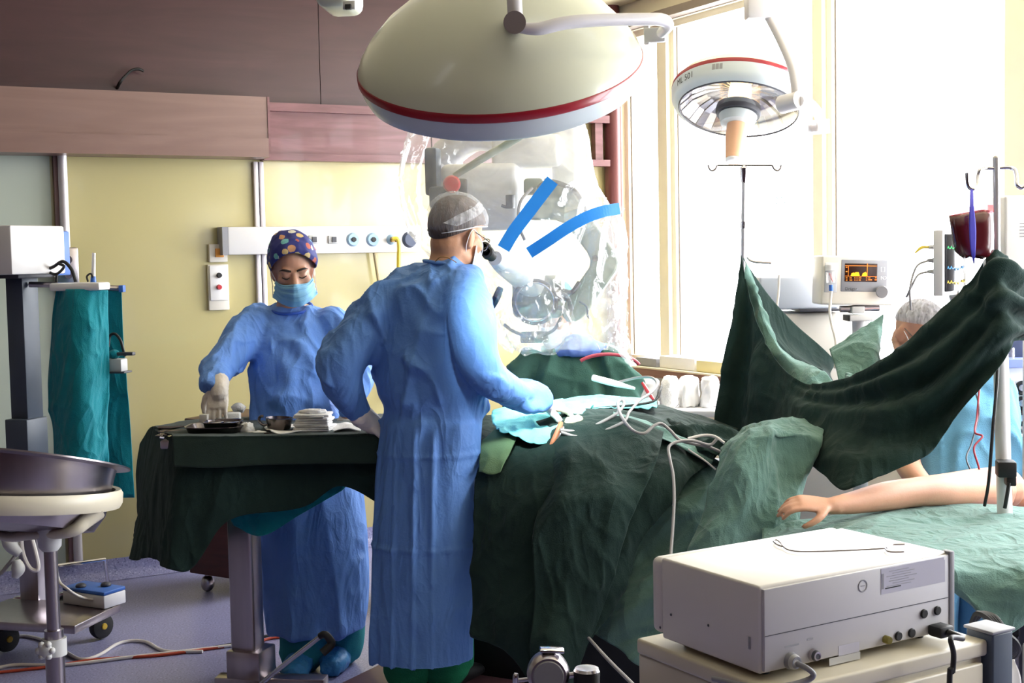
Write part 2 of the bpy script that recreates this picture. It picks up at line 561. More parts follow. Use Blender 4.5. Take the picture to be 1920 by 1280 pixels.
def rings_px(lst, wdir, sub=5):
    """lst of (px, py, d, halfwidth m, halfdepth m) horizontal rings, smoothed"""
    wd = Vector(wdir).normalized(); dd = Vector((0, 0, 1)).cross(wd)
    raw = [list(P(x, y, d)) + [a, b] for x, y, d, a, b in lst]
    q = cr1(raw, (len(raw) - 1) * sub + 1)
    return [(Vector(r[:3]), wd * r[3], dd * r[4]) for r in q]
def text_mesh(txt, size):
    cu = bpy.data.curves.new('txt', 'FONT'); cu.body = txt; cu.size = size; cu.resolution_u = 3
    o = bpy.data.objects.new('txt', cu); COL.objects.link(o)
    dg = bpy.context.evaluated_depsgraph_get()
    me = bpy.data.meshes.new_from_object(o.evaluated_get(dg))
    V = [v.co.copy() for v in me.vertices]; fs = [tuple(p.vertices) for p in me.polygons]
    bpy.data.objects.remove(o); bpy.data.curves.remove(cu); bpy.data.meshes.remove(me)
    return V, fs
def text_on(name, txt, size, origin, xdir, ydir, mat, parent, lift=0.0008):
    V, fs = text_mesh(txt, size)
    x, y = Vector(xdir).normalized(), Vector(ydir).normalized()
    nrm = x.cross(y)
    o = Vector(origin) + nrm * lift
    return mk(name, [o + x * v.x + y * v.y for v in V], fs, mat, parent, smooth=False, fix=False)
def frame(fwd, up=(0, 0, 1)):
    """columns: right, forward, up"""
    f = Vector(fwd).normalized(); r = f.cross(Vector(up)).normalized(); u = r.cross(f)
    return Matrix((r, f, u)).transposed()
# ------------------------------------------------------------------ material list
m_wall = M('wall_yellow_gloss_paint', (186, 175, 126), rough=0.2, var=0.03, vscale=1.5, bump=0.02, bscale=5, spec=0.7, coat=0.2)
m_wall_g = M('wall_grey_green_paint', (176, 184, 172), rough=0.35, var=0.03, vscale=1.5)
m_ceil = M('ceiling_cream', (226, 214, 180), rough=0.7, var=0.03)
m_maroon = M_wood('upper_wall_maroon_veneer', (56, 31, 35), (69, 40, 44), rough=0.34, scale=1.2, stretch=(1, 1, 7))
m_beam = M_wood('soffit_mauve_brown_veneer', (120, 92, 84), (132, 104, 96), rough=0.38, scale=1.0, stretch=(1, 1, 9))
m_cab = M_wood('cabinet_red_brown_veneer', (96, 58, 60), (120, 78, 82), rough=0.4, scale=2.2, stretch=(1, 1, 9))
m_post = M_wood('corner_post_dark_brown', (92, 48, 50), (110, 62, 62), rough=0.3, scale=3, stretch=(6, 6, 1))
m_floor = M_speckle('floor_blue_grey_linoleum', (142, 142, 182), (98, 98, 134), (180, 180, 212), rough=0.3)
m_strip = M('trim_white_aluminium', (214, 208, 214), rough=0.3, metal=0.3, var=0.02)
m_strip_d = M('trim_mauve_strip', (150, 120, 122), rough=0.4, var=0.04)
m_frame = M('window_frame_cream', (234, 226, 206), rough=0.45, var=0.03)
m_gasket = M('window_gasket_dark', (120, 108, 100), rough=0.6)
m_glass = M_clear('window_glass', gloss=0.06)
m_sill = M_wood('sill_red_brown_edge', (110, 66, 60), (140, 92, 84), rough=0.4)
m_sillt = M('sill_top_cream', (226, 218, 196), rough=0.4)
m_white = M('white_painted_metal', (232, 230, 232), rough=0.35, var=0.02)
m_white2 = M('offwhite_plastic', (222, 216, 206), rough=0.42, var=0.025)
m_grey = M('light_grey_plastic', (190, 190, 190), rough=0.45, var=0.03)
m_mid = M('mid_grey_plastic', (140, 140, 146), rough=0.5, var=0.03)
m_dkgrey = M('dark_grey_plastic', (66, 66, 74), rough=0.5, var=0.05)
m_black = M('black_rubber', (18, 18, 20), rough=0.55, var=0.1)
m_steel = M('brushed_stainless_steel', (176, 168, 172), rough=0.28, metal=1.0, var=0.06, vscale=3, stretch=(12, 12, 1))
m_chrome = M('polished_chrome', (200, 198, 206), rough=0.12, metal=1.0, var=0.02)
m_instr = M('instrument_steel_dark', (120, 112, 112), rough=0.25, metal=1.0, var=0.1)
m_orange = M('orange_indicator', (224, 150, 60), rough=0.4)
m_red = M('red_plastic', (190, 40, 52), rough=0.35)
m_yellow = M('yellow_tube', (226, 200, 70), rough=0.45)
m_blue = M('blue_plastic', (58, 106, 190), rough=0.4)
m_navy = M('navy_painted_metal', (52, 62, 90), rough=0.45, var=0.05)
m_bluegrey = M('blue_grey_painted_metal', (72, 82, 98), rough=0.42, var=0.06)
m_drk = M('dark_green_cotton', (30, 49, 45), rough=0.9, var=0.12, vscale=10, bump=0.25, bscale=300, sheen=0.04, spec=0.2, crease=0.35, cscale=6)
m_drk2 = M('dark_green_cotton_faded', (36, 52, 46), rough=0.9, var=0.12, vscale=10, bump=0.25, bscale=300, sheen=0.15, spec=0.2)
m_lgt = M('sea_green_cotton', (98, 130, 123), rough=0.9, var=0.08, vscale=12, bump=0.3, bscale=260, sheen=0.15, spec=0.2, crease=0.4, cscale=8)
m_olive = M('olive_green_cotton', (98, 124, 92), rough=0.9, var=0.08, vscale=12, bump=0.3, bscale=260, spec=0.2)
m_teal = M('teal_cotton', (0, 134, 148), rough=0.8, var=0.1, vscale=9, bump=0.25, bscale=250, sheen=0.15, spec=0.3, crease=0.5, cscale=7)
m_aqua = M('aqua_cotton_field_cloth', (128, 214, 212), rough=0.85, var=0.06, vscale=12, bump=0.3, bscale=200, spec=0.2)
m_gown = M('blue_nonwoven_gown', (114, 160, 240), rough=0.6, var=0.05, vscale=5, bump=0.15, bscale=120, spec=0.25, crease=0.55, cscale=5.5)
m_gown2 = M('blue_nonwoven_gown_greyer', (96, 138, 206), rough=0.6, var=0.05, vscale=5, bump=0.15, bscale=120, spec=0.25, crease=0.55, cscale=5.5)  # darker, greyer blue than the other gown
m_scrub = M('green_scrub_cotton', (40, 132, 92), rough=0.9, var=0.08, bump=0.2, bscale=200, spec=0.2)
m_scrubt = M('teal_scrub_cotton', (56, 150, 160), rough=0.9, var=0.08, bump=0.2, bscale=200, spec=0.2)
m_scrubb = M('light_blue_scrub_cotton', (98, 152, 184), rough=0.85, var=0.07, bump=0.2, bscale=200, spec=0.2)
m_ggown = M('green_cloth_gown', (72, 110, 100), rough=0.9, var=0.1, bump=0.2, bscale=200, spec=0.2)
m_skin = M('skin', (214, 160, 134), rough=0.5, var=0.06, vscale=14, bump=0.05, bscale=160, sub=0.15)
m_skin2 = M('skin_olive', (206, 152, 118), rough=0.5, var=0.06, vscale=14, bump=0.05, bscale=160, sub=0.15)
m_glove = M('latex_glove', (232, 222, 212), rough=0.42, var=0.03, vscale=14, bump=0.15, bscale=60)
m_hair = M('dark_brown_hair', (78, 62, 54), rough=0.6, var=0.35, vscale=60, bump=0.4, bscale=160, stretch=(1, 1, 0.2))
m_hairg = M('greying_hair', (110, 100, 98), rough=0.6, var=0.35, vscale=60, bump=0.4, bscale=160, stretch=(1, 1, 0.2))
m_brow = M('dark_brow_hair', (52, 36, 30), rough=0.7)
m_mask = M('pale_blue_mask_fabric', (140, 196, 232), rough=0.75, var=0.04, bump=0.1, bscale=200)
m_maskw = M('white_mask_fabric', (232, 230, 234), rough=0.75, var=0.03)
m_cap = M_cells('printed_cap_fabric', (44, 50, 128), [(120, 190, 196), (226, 196, 140), (188, 92, 74), (124, 196, 150), (230, 226, 220), (206, 150, 110)], scale=25, thr=0.38)
m_gauze = M('white_gauze', (238, 236, 234), rough=0.9, var=0.03, bump=0.3, bscale=180)
m_paper = M('white_paper', (236, 234, 232), rough=0.8, var=0.02)
m_ink = M('dark_ink', (18, 17, 19), rough=0.7)
m_inkg = M('grey_ink', (150, 150, 156), rough=0.7)
m_tape = M('blue_adhesive_tape', (38, 140, 232), rough=0.45, var=0.05, spec=0.4)
m_lampshell = M('lamp_cream_enamel', (200, 202, 182), rough=0.28, var=0.015, coat=0.3)
m_lampband = M('lamp_white_band', (206, 214, 218), rough=0.3, var=0.02)
m_lampred = M('lamp_red_stripe', (150, 22, 40), rough=0.3, coat=0.3)
m_arm = M('lamp_arm_white_enamel', (206, 202, 206), rough=0.32, var=0.02)
m_armd = M('lamp_joint_taupe', (128, 116, 112), rough=0.45, var=0.03)
m_peach = M('lamp_handle_peach', (230, 178, 142), rough=0.4)
m_scope = M('microscope_grey_enamel', (138, 148, 140), rough=0.35, var=0.02)
m_scopew = M('microscope_white_enamel', (228, 228, 232), rough=0.35, var=0.02)
m_plastic = M_clear('clear_plastic_drape', gloss=0.13, haze=0.14, rough=0.09)
m_lens = M_clear('clear_lens', gloss=0.14, haze=0.06)
m_net = M_clear('white_hair_net', gloss=0.02, haze=0.18, rough=0.6, hazecol=(240, 240, 246), hscale=110, hstretch=(1, 1, 0.12))
m_net2 = M_clear('white_hair_net_dense', gloss=0.02, haze=0.6, rough=0.6, hazecol=(244, 244, 248), hscale=60, hstretch=(1, 1, 0.3))
m_pole = M('satin_steel_pole', (196, 194, 202), rough=0.32, metal=0.75, var=0.03)
m_blood = M('dark_red_blood', (70, 8, 18), rough=0.25, var=0.15, coat=0.4)
m_cable = M('grey_cable', (150, 146, 146), rough=0.5)
m_cablew = M('white_cable', (226, 220, 216), rough=0.5)
m_cabler = M('orange_red_cable', (190, 74, 46), rough=0.5)
m_box = M('device_warm_white_enamel', (222, 218, 214), rough=0.4, var=0.03, vscale=3)
m_boxr = M('device_rear_panel_grey', (196, 194, 198), rough=0.45, var=0.03, vscale=3)
m_cart = M('cart_cream_metal', (204, 196, 176), rough=0.4, var=0.03)
m_caddy = M_wood('trolley_dark_red_brown', (66, 26, 22), (84, 36, 30), rough=0.45)
m_step = M_wood('step_brown_red', (84, 52, 58), (104, 68, 72), rough=0.5)
m_screen = M('screen_dark', (30, 14, 12), rough=0.2, emit=(60, 24, 8), estr=0.4)
m_amber = M('screen_amber', (250, 170, 20), rough=0.3, emit=(255, 170, 16), estr=1.0)
m_amberd = M('screen_amber_lines', (230, 120, 40), rough=0.3, emit=(236, 120, 36), estr=0.8)
m_led = M('led_red', (240, 60, 30), rough=0.3, emit=(255, 60, 24), estr=1.2)
m_lampglow = M('lamp_bulb_glow', (255, 226, 170), rough=0.3, emit=(255, 222, 160), estr=9.0)

# ------------------------------------------------------------------ room shell
WT = 0.2
def cobox(u0, u1, v0, v1, z0, z1, name, mat, parent=None, bev=0.0):
    return MB().rbox(u0, u1, v0, v1, z0, z1, bev).build(name, mat, parent)
fl = cobox(-WT, ROOM_U + WT, -WT, ROOM_V + WT, -0.1, 0.0, 'floor', m_floor); struct(fl)
ce = cobox(-WT, ROOM_U + WT, -WT, ROOM_V + WT, CEIL, CEIL + 0.1, 'ceiling', m_ceil); struct(ce)
u_post, _ = onback(1150, 400)
wall_back = cobox(-WT, ROOM_U + WT, -WT, 0, 0, CEIL, 'wall_back', m_wall); struct(wall_back)
struct(cobox(ROOM_U, ROOM_U + WT, 0, ROOM_V, 0, CEIL, 'wall_left', m_maroon))
struct(cobox(-WT, ROOM_U + WT, ROOM_V, ROOM_V + WT, 0, CEIL, 'wall_front', m_maroon))

# window wall: parapet, header and mullions, then frames and panes
mbw = MB().rbox(-WT, 0, 0, ROOM_V, 0, SILL_Z).rbox(-WT, 0, 0, ROOM_V, HEAD_Z, CEIL)
edges = [0] + [x for pr in PANES for x in pr] + [ROOM_V]
for a, b in zip(edges[0::2], edges[1::2]):
    mbw.rbox(-WT, 0, a, b, SILL_Z, HEAD_Z)
struct(mbw.build('wall_right', m_frame))
for i, (a, b) in enumerate(PANES):
    f = MB()
    t = 0.035
    for (y0, y1, z0, z1) in ((a, a + t, SILL_Z, HEAD_Z), (b - t, b, SILL_Z, HEAD_Z), (a, b, SILL_Z, SILL_Z + t), (a, b, HEAD_Z - t, HEAD_Z)):
        f.rbox(-0.09, -0.03, y0, y1, z0, z1)
    w = struct(f.build('window_%d' % (i + 1), m_frame))
    cobox(-0.065, -0.058, a + t, b - t, SILL_Z + t, HEAD_Z - t, 'pane', m_glass, w)
    g = MB()
    for y0, y1 in ((a + t, a + t + 0.008), (b - t - 0.008, b - t)):
        g.rbox(-0.075, -0.05, y0, y1, SILL_Z + t, HEAD_Z - t)
    g.build('gasket', m_gasket, w)
sl = struct(cobox(-0.05, 0.2, 0.02, ROOM_V, SILL_Z - 0.05, SILL_Z - 0.008, 'trim_1', m_sill), 'red brown window ledge edge')
cobox(-0.05, 0.195, 0.02, ROOM_V, SILL_Z - 0.008, SILL_Z, 'ledge_top', m_sillt, sl)
struct(cobox(0.0, 0.07, 0.0, ROOM_V, HEAD_Z + 0.005, HEAD_Z + 0.05, 'trim_2', m_gasket), 'dark curtain rail above the windows')

# back wall cladding
uL = ROOM_U
def ub(px, py): return onback(px, py)
u105, u125 = ub(104, 400)[0], ub(125, 400)[0]
u485 = ub(484, 400)[0]
z_bot, z_top = 2.115, 2.445
z_bot = ub(250, 296)[1]; z_top = ub(250, 181)[1]
# upper veneer panels, one by one
ue = [uL, 5.4, 4.2, ub(598, 150)[0], ub(598, 150)[0] - 1.25, 0.0]
for a, b in zip(ue[:-1], ue[1:]):
    cobox(b + 0.002, a - 0.002, 0, 0.018, z_top - 0.02, CEIL, 'panel', m_maroon, wall_back)
cobox(u105 + 0.02, uL, 0, 0.012, 0.1, z_bot, 'panel', m_wall_g, wall_back)
us = [u105 - 0.03, ub(478, 400)[0] + 0.01]
cobox(us[1], us[0], 0, 0.012, 0.1, z_bot, 'panel', m_wall, wall_back)
cobox(0.06, us[1] - 0.06, 0, 0.012, 0.1, z_bot, 'panel', m_wall, wall_back)
cobox(us[0], us[0] + 0.035, 0, 0.03, 0.1, z_bot, 'strip', m_strip_d, wall_back)
# box soffit on the left, recessed cabinet fronts on the right
so = struct(cobox(u485, uL, 0.018, 0.2, z_bot, z_top, 'trim_3', m_beam), 'mauve brown box soffit along the back wall')
cobox(u485, uL, 0.2, 0.206, z_bot, z_bot + 0.095, 'lower_lip', m_beam, so)
cobox(u485 - 0.012, u485, 0.02, 0.204, z_bot, z_top, 'end_board', m_cab, so)
tr = struct(cobox(0.1, u485 - 0.012, 0.018, 0.09, z_top - 0.055, z_top - 0.012, 'trim_4', m_cab), 'red brown wooden frame of the wall cupboards')
cobox(0.1, u485 - 0.012, 0.018, 0.09, z_bot - 0.005, z_bot + 0.032, 'bottom_rail', m_cab, tr)
uc = [u485 - 0.014, ub(800, 250)[0], ub(1085, 250)[0]]
for a, b in zip(uc[:-1], uc[1:]):
    cobox(b + 0.004, a - 0.004, 0.018, 0.06, z_bot + 0.032, z_top - 0.055, 'cupboard_front', m_cab, tr)
cobox(0.13, ub(1106, 250)[0], 0.018, 0.06, z_bot + 0.032, z_top - 0.055, 'cupboard_front', m_cab, tr)
MB().cyl(RW(0.055, 0.05, 0), RW(0.055, 0.05, CEIL), 0.05, n=24).build('post', m_post, wall_back)
# metal strips between the yellow panels
for k, px in enumerate((478.5, 489)):
    u = ub(px, 400)[0]
    MB().rbox(u - 0.012, u + 0.012, 0.0, 0.035, 0.1, z_bot - 0.01, 0.004).build('joint_strip', m_strip, wall_back)
upipe = ub(117, 400)[0]
pp = MB().cyl(RW(upipe, 0.05, 0.1), RW(upipe, 0.05, z_bot), 0.022, n=16)
o = struct(pp.build('trim_5', m_strip), 'lilac white service pipe on the back wall')
ub_, zb_ = ub(119, 495)
MB().rbox(ub_ - 0.055, ub_ + 0.055, 0.03, 0.1, zb_ - 0.11, zb_ + 0.08, 0.01).build('bracket', m_steel, o)
MB().cyl(RW(ub_, 0.1, zb_ + 0.02), RW(ub_, 0.125, zb_ + 0.02), 0.02).cyl(RW(ub_, 0.1, zb_ - 0.05), RW(ub_, 0.125, zb_ - 0.05), 0.02).build('screw', m_chrome, o)
# floor covering turned up along the wall
bs = MB()
prof = [(0.0, 0.10), (0.012, 0.10), (0.014, 0.05), (0.03, 0.015), (0.07, 0.002), (0.0, 0.0)]
pts0 = [RW(0, v, z) for v, z in prof]
bs.prism(pts0, RW(uL, 0, 0) - RW(0, 0, 0))
struct(bs.build('baseboard_back', m_floor, ang=60))

# hook in the veneer
hk = [onback(218, 166), onback(219, 158), onback(228, 147), onback(240, 136), onback(253, 133), onback(263, 137)]
mbh = MB().tube([RW(u, 0.02 + 0.05 * min(1, i), z) for i, (u, z) in enumerate(hk)], [0.008, 0.008, 0.007, 0.007, 0.008, 0.006], n=8)
tag(mbh.build('wall_hook', m_black), 'bent black hook screwed into the maroon upper wall', 'hook')

# ------------------------------------------------------------------ unseen ceiling fill lights, added to brighten the room
for k, (u, v) in enumerate(((2.4, 4.2), (4.6, 4.2), (2.4, 6.8), (4.6, 6.8))):
    c = thing('fill_light', 'unseen added ceiling fill light ' + ['near the windows, towards the back wall', 'away from the windows, towards the back wall', 'near the windows, behind the viewer', 'away from the windows, behind the viewer'][k], 'light', RW(u, v, CEIL - 0.07), 'added ceiling fill lights')
    MB().rbox(u - 0.6, u + 0.6, v - 0.09, v + 0.09, CEIL - 0.05, CEIL - 0.002, 0.01).build('housing', m_white, c)
    MB().rbox(u - 0.58, u + 0.58, v - 0.07, v + 0.07, CEIL - 0.07, CEIL - 0.05, 0.008).build('diffuser', M('fill_diffuser', (250, 250, 255), emit=(240, 244, 255), estr=1.2) if k == 0 else MATS['fill_diffuser'], c)

# ------------------------------------------------------------------ wall supply rail
r0, r1 = onback(428, 450, 0.1), onback(790, 450, 0.1)
zt, zb = onback(600, 424, 0.1)[1], onback(600, 475, 0.1)[1]
rail = thing('medical_gas_rail', 'long white medical gas rail on the yellow wall with sockets', 'wall rail', RW((r0[0] + r1[0]) / 2, 0.05, zb))
MB().rbox(r1[0], r0[0], 0.012, 0.1, zb, zt, 0.006).build('housing', m_white, rail)
MB().rbox(r0[0], r0[0] + 0.03, 0.012, 0.1, zb, zt).build('end_cap', m_mid, rail)
for px, kind in ((588, 's'), (625, 's'), (662, 'r'), (699, 'r'), (734, 'y'), (768, 'b')):
    u, z = onback(px, 449, 0.1)
    c0 = RW(u, 0.1, z)
    if kind == 's':
        MB().rbox(u - 0.03, u + 0.03, 0.1, 0.112, z - 0.022, z + 0.022, 0.004).build('socket', m_grey, rail)
        MB().rbox(u - 0.012, u + 0.012, 0.11, 0.118, z - 0.014, z + 0.014).build('socket_hole', m_dkgrey, rail)
    elif kind == 'r':
        so_ = MB().lathe([(0, 0.012), (0.03, 0.012), (0.036, 0.006), (0.038, 0)], c0, DW, n=24).build('gas_outlet', M('outlet_pale_blue', (150, 180, 206), rough=0.4) if 'outlet_pale_blue' not in MATS else MATS['outlet_pale_blue'], rail)
        MB().lathe([(0, 0.02), (0.012, 0.02), (0.014, 0.01)], c0, DW, n=16).build('gas_port', m_black, so_)
    elif kind == 'y':
        so_ = MB().lathe([(0, 0.02), (0.02, 0.02), (0.03, 0.0)], c0, DW, n=20).build('gas_outlet', MATS['outlet_pale_blue'], rail)
        MB().cyl(c0 + DW * 0.02, c0 + DW * 0.07, 0.016).build('gas_plug', M('brass', (190, 150, 70), rough=0.3, metal=1), so_)
    else:
        MB().lathe([(0, 0.02), (0.035, 0.02), (0.045, 0.0)], c0, DW, n=24).build('gas_outlet', m_navy, rail)
u, z = onback(736, 447, 0.17)
tag(MB().tube([RW(u, 0.17, z), RW(u - 0.03, 0.18, z - 0.02), RW(u - 0.035, 0.16, z - 0.2), RW(u - 0.05, 0.14, z - 0.6)], 0.011, n=8).build('yellow_gas_hose', m_yellow),
    'yellow gas hose hanging from the white wall rail', 'hose')
u, z = onback(702, 475, 0.06)
tag(MB().tube([RW(u, 0.06, zb), RW(u - 0.02, 0.06, zb - 0.15), RW(u - 0.06, 0.05, zb - 0.4), RW(u - 0.07, 0.05, zb - 0.8)], 0.009, n=8).build('beige_cable', M('beige_cable', (176, 160, 122), rough=0.5)),
    'beige cable running down below the white wall rail', 'cable')
# switches
u0, z0 = onback(388, 458); u1, z1 = onback(423, 491)
sw = thing('wall_switch', 'small white wall switch with an orange rocker', 'switch', RW((u0 + u1) / 2, 0.02, z1))
MB().rbox(u1, u0, 0.012, 0.04, z1, z0, 0.004).build('plate', m_white2, sw)
uo, zo = onback(407, 474)
MB().rbox(uo - 0.022, uo + 0.022, 0.04, 0.05, zo - 0.022, zo + 0.022, 0.003).build('rocker', m_orange, sw)
u0, z0 = onback(386, 496); u1, z1 = onback(427, 580)
sp = thing('switch_panel', 'tall white wall panel with a black and a red button', 'switch panel', RW((u0 + u1) / 2, 0.02, z1))
MB().rbox(u1, u0, 0.012, 0.035, z1, z0, 0.003).build('plate', m_white2, sp)
MB().rbox(u1 + 0.004, u0 - 0.006, 0.035, 0.045, z1 + 0.05, z0 - 0.006, 0.003).build('cover', m_white, sp)
for py, mt in ((516, m_black), (538, m_red)):
    uo, zo = onback(406, py)
    MB().lathe([(0, 0.018), (0.011, 0.018), (0.014, 0.0)], RW(uo, 0.045, zo), DW, n=16).build('button', mt, sp)

# things on the window ledge
def ledge_box(x0, x1, y0, y1, off, dep, mat, name, label, cat):
    v0 = onwin(x0, y1, off)[0]; v1 = onwin(x1, y1, off)[0]
    h = onwin((x0 + x1) / 2, y0, off)[1] - onwin((x0 + x1) / 2, y1, off)[1]
    o = MB().rbox(off - dep, off, v0, v1, SILL_Z, SILL_Z + h, 0.006).build(name, mat)
    return tag(o, label, cat)
ledge_box(1236, 1302, 650, 673, 0.15, 0.12, m_white, 'storage_box', 'white box lying on the window ledge, between two other boxes', 'box')
ledge_box(1305, 1362, 652, 674, 0.15, 0.12, M('cream_card', (222, 210, 160), rough=0.7), 'storage_box', 'cream yellow carton on the window ledge beside the dark drape', 'box')
ledge_box(1192, 1230, 656, 672, 0.16, 0.1, m_mid, 'instrument_case', 'small grey case at the far end of the window ledge', 'case')
# faint sticker on the glass
v, z = onwin(1460, 375, -0.05)
st = thing('window_sticker', 'faint pale blue printed sticker on the middle window pane', 'sticker', RW(-0.055, v, z))
m_stk = M_clear('sticker_film', gloss=0.02, haze=0.25)
MB().rbox(-0.057, -0.055, v - 0.05, v + 0.06, z - 0.07, z + 0.08).build('film', m_stk, st)
text_on('print', 'DIN', 0.055, RW(-0.0545, v - 0.045, z - 0.02), DW, (0, 0, 1), M('sticker_print', (150, 190, 216)), st)
# ------------------------------------------------------------------ large operating lamp
def spot(name, loc, target, power, size_deg, rad, col=(1, 1, 1), blend=0.5):
    L = bpy.data.lights.new(name, 'SPOT'); L.energy = power; L.spot_size = math.radians(size_deg)
    L.spot_blend = blend; L.shadow_soft_size = rad; L.color = col
    o = bpy.data.objects.new(name, L); COL.objects.link(o); o.location = loc
    o.rotation_euler = (Vector(target) - Vector(loc)).to_track_quat('-Z', 'Y').to_euler()
    return o
LD = 3.45
lc = P(938, 127, LD)
ln = Vector((-0.05, -0.47, 0.88)).normalized()
lamp = thing('operating_lamp', 'huge cream operating lamp dome with a red stripe hanging above the surgeon', 'surgical lamp', lc)
R0 = m(266, LD)
MB().lathe([(R0, 0.02), (R0 * 0.975, 0.045), (R0 * 0.90, 0.085), (R0 * 0.77, 0.135), (R0 * 0.6, 0.18), (R0 * 0.4, 0.215), (R0 * 0.2, 0.235), (0, 0.24)], lc, ln, n=96).build('dome', m_lampshell, lamp, ang=60)
MB().lathe([(R0 * 1.0, 0.022), (R0 * 1.008, 0.018), (R0 * 1.008, 0.001), (R0 * 0.998, -0.002)], lc, ln, n=96).build('red_stripe', m_lampred, lamp)
MB().lathe([(R0 * 0.998, 0.0), (R0 * 0.985, -0.025), (R0 * 0.95, -0.052), (R0 * 0.9, -0.062), (R0 * 0.88, -0.055)], lc, ln, n=96).build('lower_band', m_lampband, lamp, ang=60)
MB().lathe([(0, -0.035), (R0 * 0.5, -0.04), (R0 * 0.88, -0.05)], lc, ln, n=64).build('lens', m_lens, lamp)
MB().lathe([(0, 0.1), (R0 * 0.4, 0.08), (R0 * 0.86, -0.03)], lc, ln, n=64).build('reflector', m_chrome, lamp)
MB().cyl(lc + ln * 0.02, lc - ln * 0.04, 0.05, n=24).build('bulb', M('bulb_cyan_white', (230, 255, 255), emit=(225, 255, 252), estr=14.0), lamp)
pv = P(965, 42, 3.02)
tocam = (CAM - pv).normalized()
MB().cyl(pv + tocam * 0.03, pv - tocam * 0.10, m(21, 3.02), n=32).build('pivot', m_armd, lamp)
MB().cyl(pv - tocam * 0.1, pv - tocam * 0.16, m(21, 3.02) * 1.02, n=32).build('pivot_collar', m_arm, lamp)
arm = [P(972, 52, 3.08), P(1010, 54, 3.08), P(1060, 43, 3.1), P(1120, 38, 3.14), P(1215, 36, 3.22), P(1243, 38, 3.26), P(1252, 48, 3.3), P(1240, 62, 3.36)]
MB().tube(arm, [0.012, 0.015, 0.0155, 0.015, 0.015, 0.016, 0.015, 0.013], n=14).build('fork_arm', m_arm, lamp)
br = P(1228, 66, 3.42)
MB().box(br, (0.055, 0.05, 0.036), frame((0.15, 1, 0.1)), 0.005).build('bracket', m_grey, lamp)
MB().box(P(1213, 66, 3.44), (0.014, 0.06, 0.05), frame((0.15, 1, 0.1)), 0.003).build('hinge_plate', m_arm, lamp)
mast_top = P(965, 40, 3.05); mast_top = Vector((mast_top.x, mast_top.y, CEIL))
MB().tube([P(966, 30, 3.1), P(964, -10, 3.1), P(963, -80, 3.12), P(960, -150, 3.25), Vector((P(958, -150, 3.3).x, P(958, -150, 3.3).y, CEIL - 0.01))], 0.018, n=14).build('hanger_arm', m_arm, lamp)
MB().cyl(Vector((P(958, -150, 3.3).x, P(958, -150, 3.3).y, CEIL - 0.06)), Vector((P(958, -150, 3.3).x, P(958, -150, 3.3).y, CEIL)), 0.09).build('ceiling_plate', m_arm, lamp)
FIELD = P(1030, 765, 4.62)
spot('operating_lamp_beam', lc - ln * 0.075, FIELD, 330, 26, 0.14, (0.86, 1.0, 1.0), 0.8)

# ------------------------------------------------------------------ small operating lamp by the window
SD = 5.6
sc_ = P(1386, 192, SD)
sn = Vector((0.15, 0.34, 0.93)).normalized()
lamp2 = thing('operating_lamp', 'small lit operating lamp marked ML 501 in front of the window', 'surgical lamp', sc_)
Rb = m(128, SD)
wall_prof = [(Rb * 0.88, -0.035), (Rb * 0.94, -0.028), (Rb * 0.985, -0.005), (Rb * 1.0, 0.035)]
MB().lathe(wall_prof, sc_, sn, n=80).build('housing_band', m_lampband, lamp2, ang=60)
MB().lathe([(Rb * 1.0, 0.035), (Rb * 1.004, 0.039), (Rb * 0.996, 0.053), (Rb * 0.97, 0.053)], sc_, sn, n=80).build('red_stripe', m_lampred, lamp2)
MB().lathe([(Rb * 0.985, 0.053), (Rb * 0.9, 0.085), (Rb * 0.7, 0.12), (Rb * 0.4, 0.145), (0, 0.152)], sc_, sn, n=80).build('dome', m_lampshell, lamp2, ang=60)
MB().lathe([(Rb * 0.88, -0.035), (Rb * 0.865, -0.04), (Rb * 0.85, -0.03)], sc_, sn, n=80).build('lens_rim', m_dkgrey, lamp2)
MB().lathe([(Rb * 0.2, -0.05), (Rb * 0.6, -0.045), (Rb * 0.86, -0.036)], sc_, sn, n=64).build('lens', m_lens, lamp2)
refl = MB()
sa, sb = perp(sn)
prof = [(0.14, 0.055), (0.3, 0.06), (0.5, 0.05), (0.7, 0.025), (0.86, -0.025)]
nf = 36
for i in range(len(prof) - 1):
    for k in range(nf):
        t0, t1 = 2 * math.pi * k / nf, 2 * math.pi * (k + 0.94) / nf
        q = []
        for (rr, hh), tt in ((prof[i], t0), (prof[i], t1), (prof[i + 1], t1), (prof[i + 1], t0)):
            jit = 0.004 * ((k * 7 + i * 3) % 3 - 1)
            q.append(sc_ + sn * (hh + jit) + (sa * math.cos(tt) + sb * math.sin(tt)) * Rb * rr)
        refl.add(q, [(0, 1, 2, 3)])
refl.build('reflector_facets', m_chrome, lamp2, smooth=False)
MB().lathe([(0, 0.09), (Rb * 0.9, 0.05), (Rb * 0.87, -0.025)], sc_, sn, n=48).build('inner_shell', m_white, lamp2)
MB().cyl(sc_ + sn * 0.07, sc_ - sn * 0.0, 0.048, n=24).build('bulb', m_lampglow, lamp2)
MB().cyl(sc_ + sn * 0.09, sc_ - sn * 0.02, 0.085, n=32, caps=False).build('bulb_glass', M_clear('amber_glass', tint=(255, 236, 200), gloss=0.12), lamp2)
MB().lathe([(0.075, -0.02), (0.092, -0.02), (0.096, -0.045), (0.09, -0.06), (0.07, -0.06)], sc_, sn, n=32).build('bulb_ring', m_dkgrey, lamp2)
MB().lathe([(0.07, -0.055), (0.08, -0.065), (0.07, -0.1), (0.045, -0.105), (0, -0.105)], sc_, sn, n=32).build('bulb_cap', m_lampband, lamp2)
MB().lathe([(0.042, -0.1), (0.044, -0.17), (0.036, -0.26), (0.03, -0.265)], sc_, sn, n=24).build('sterile_handle', m_peach, lamp2)
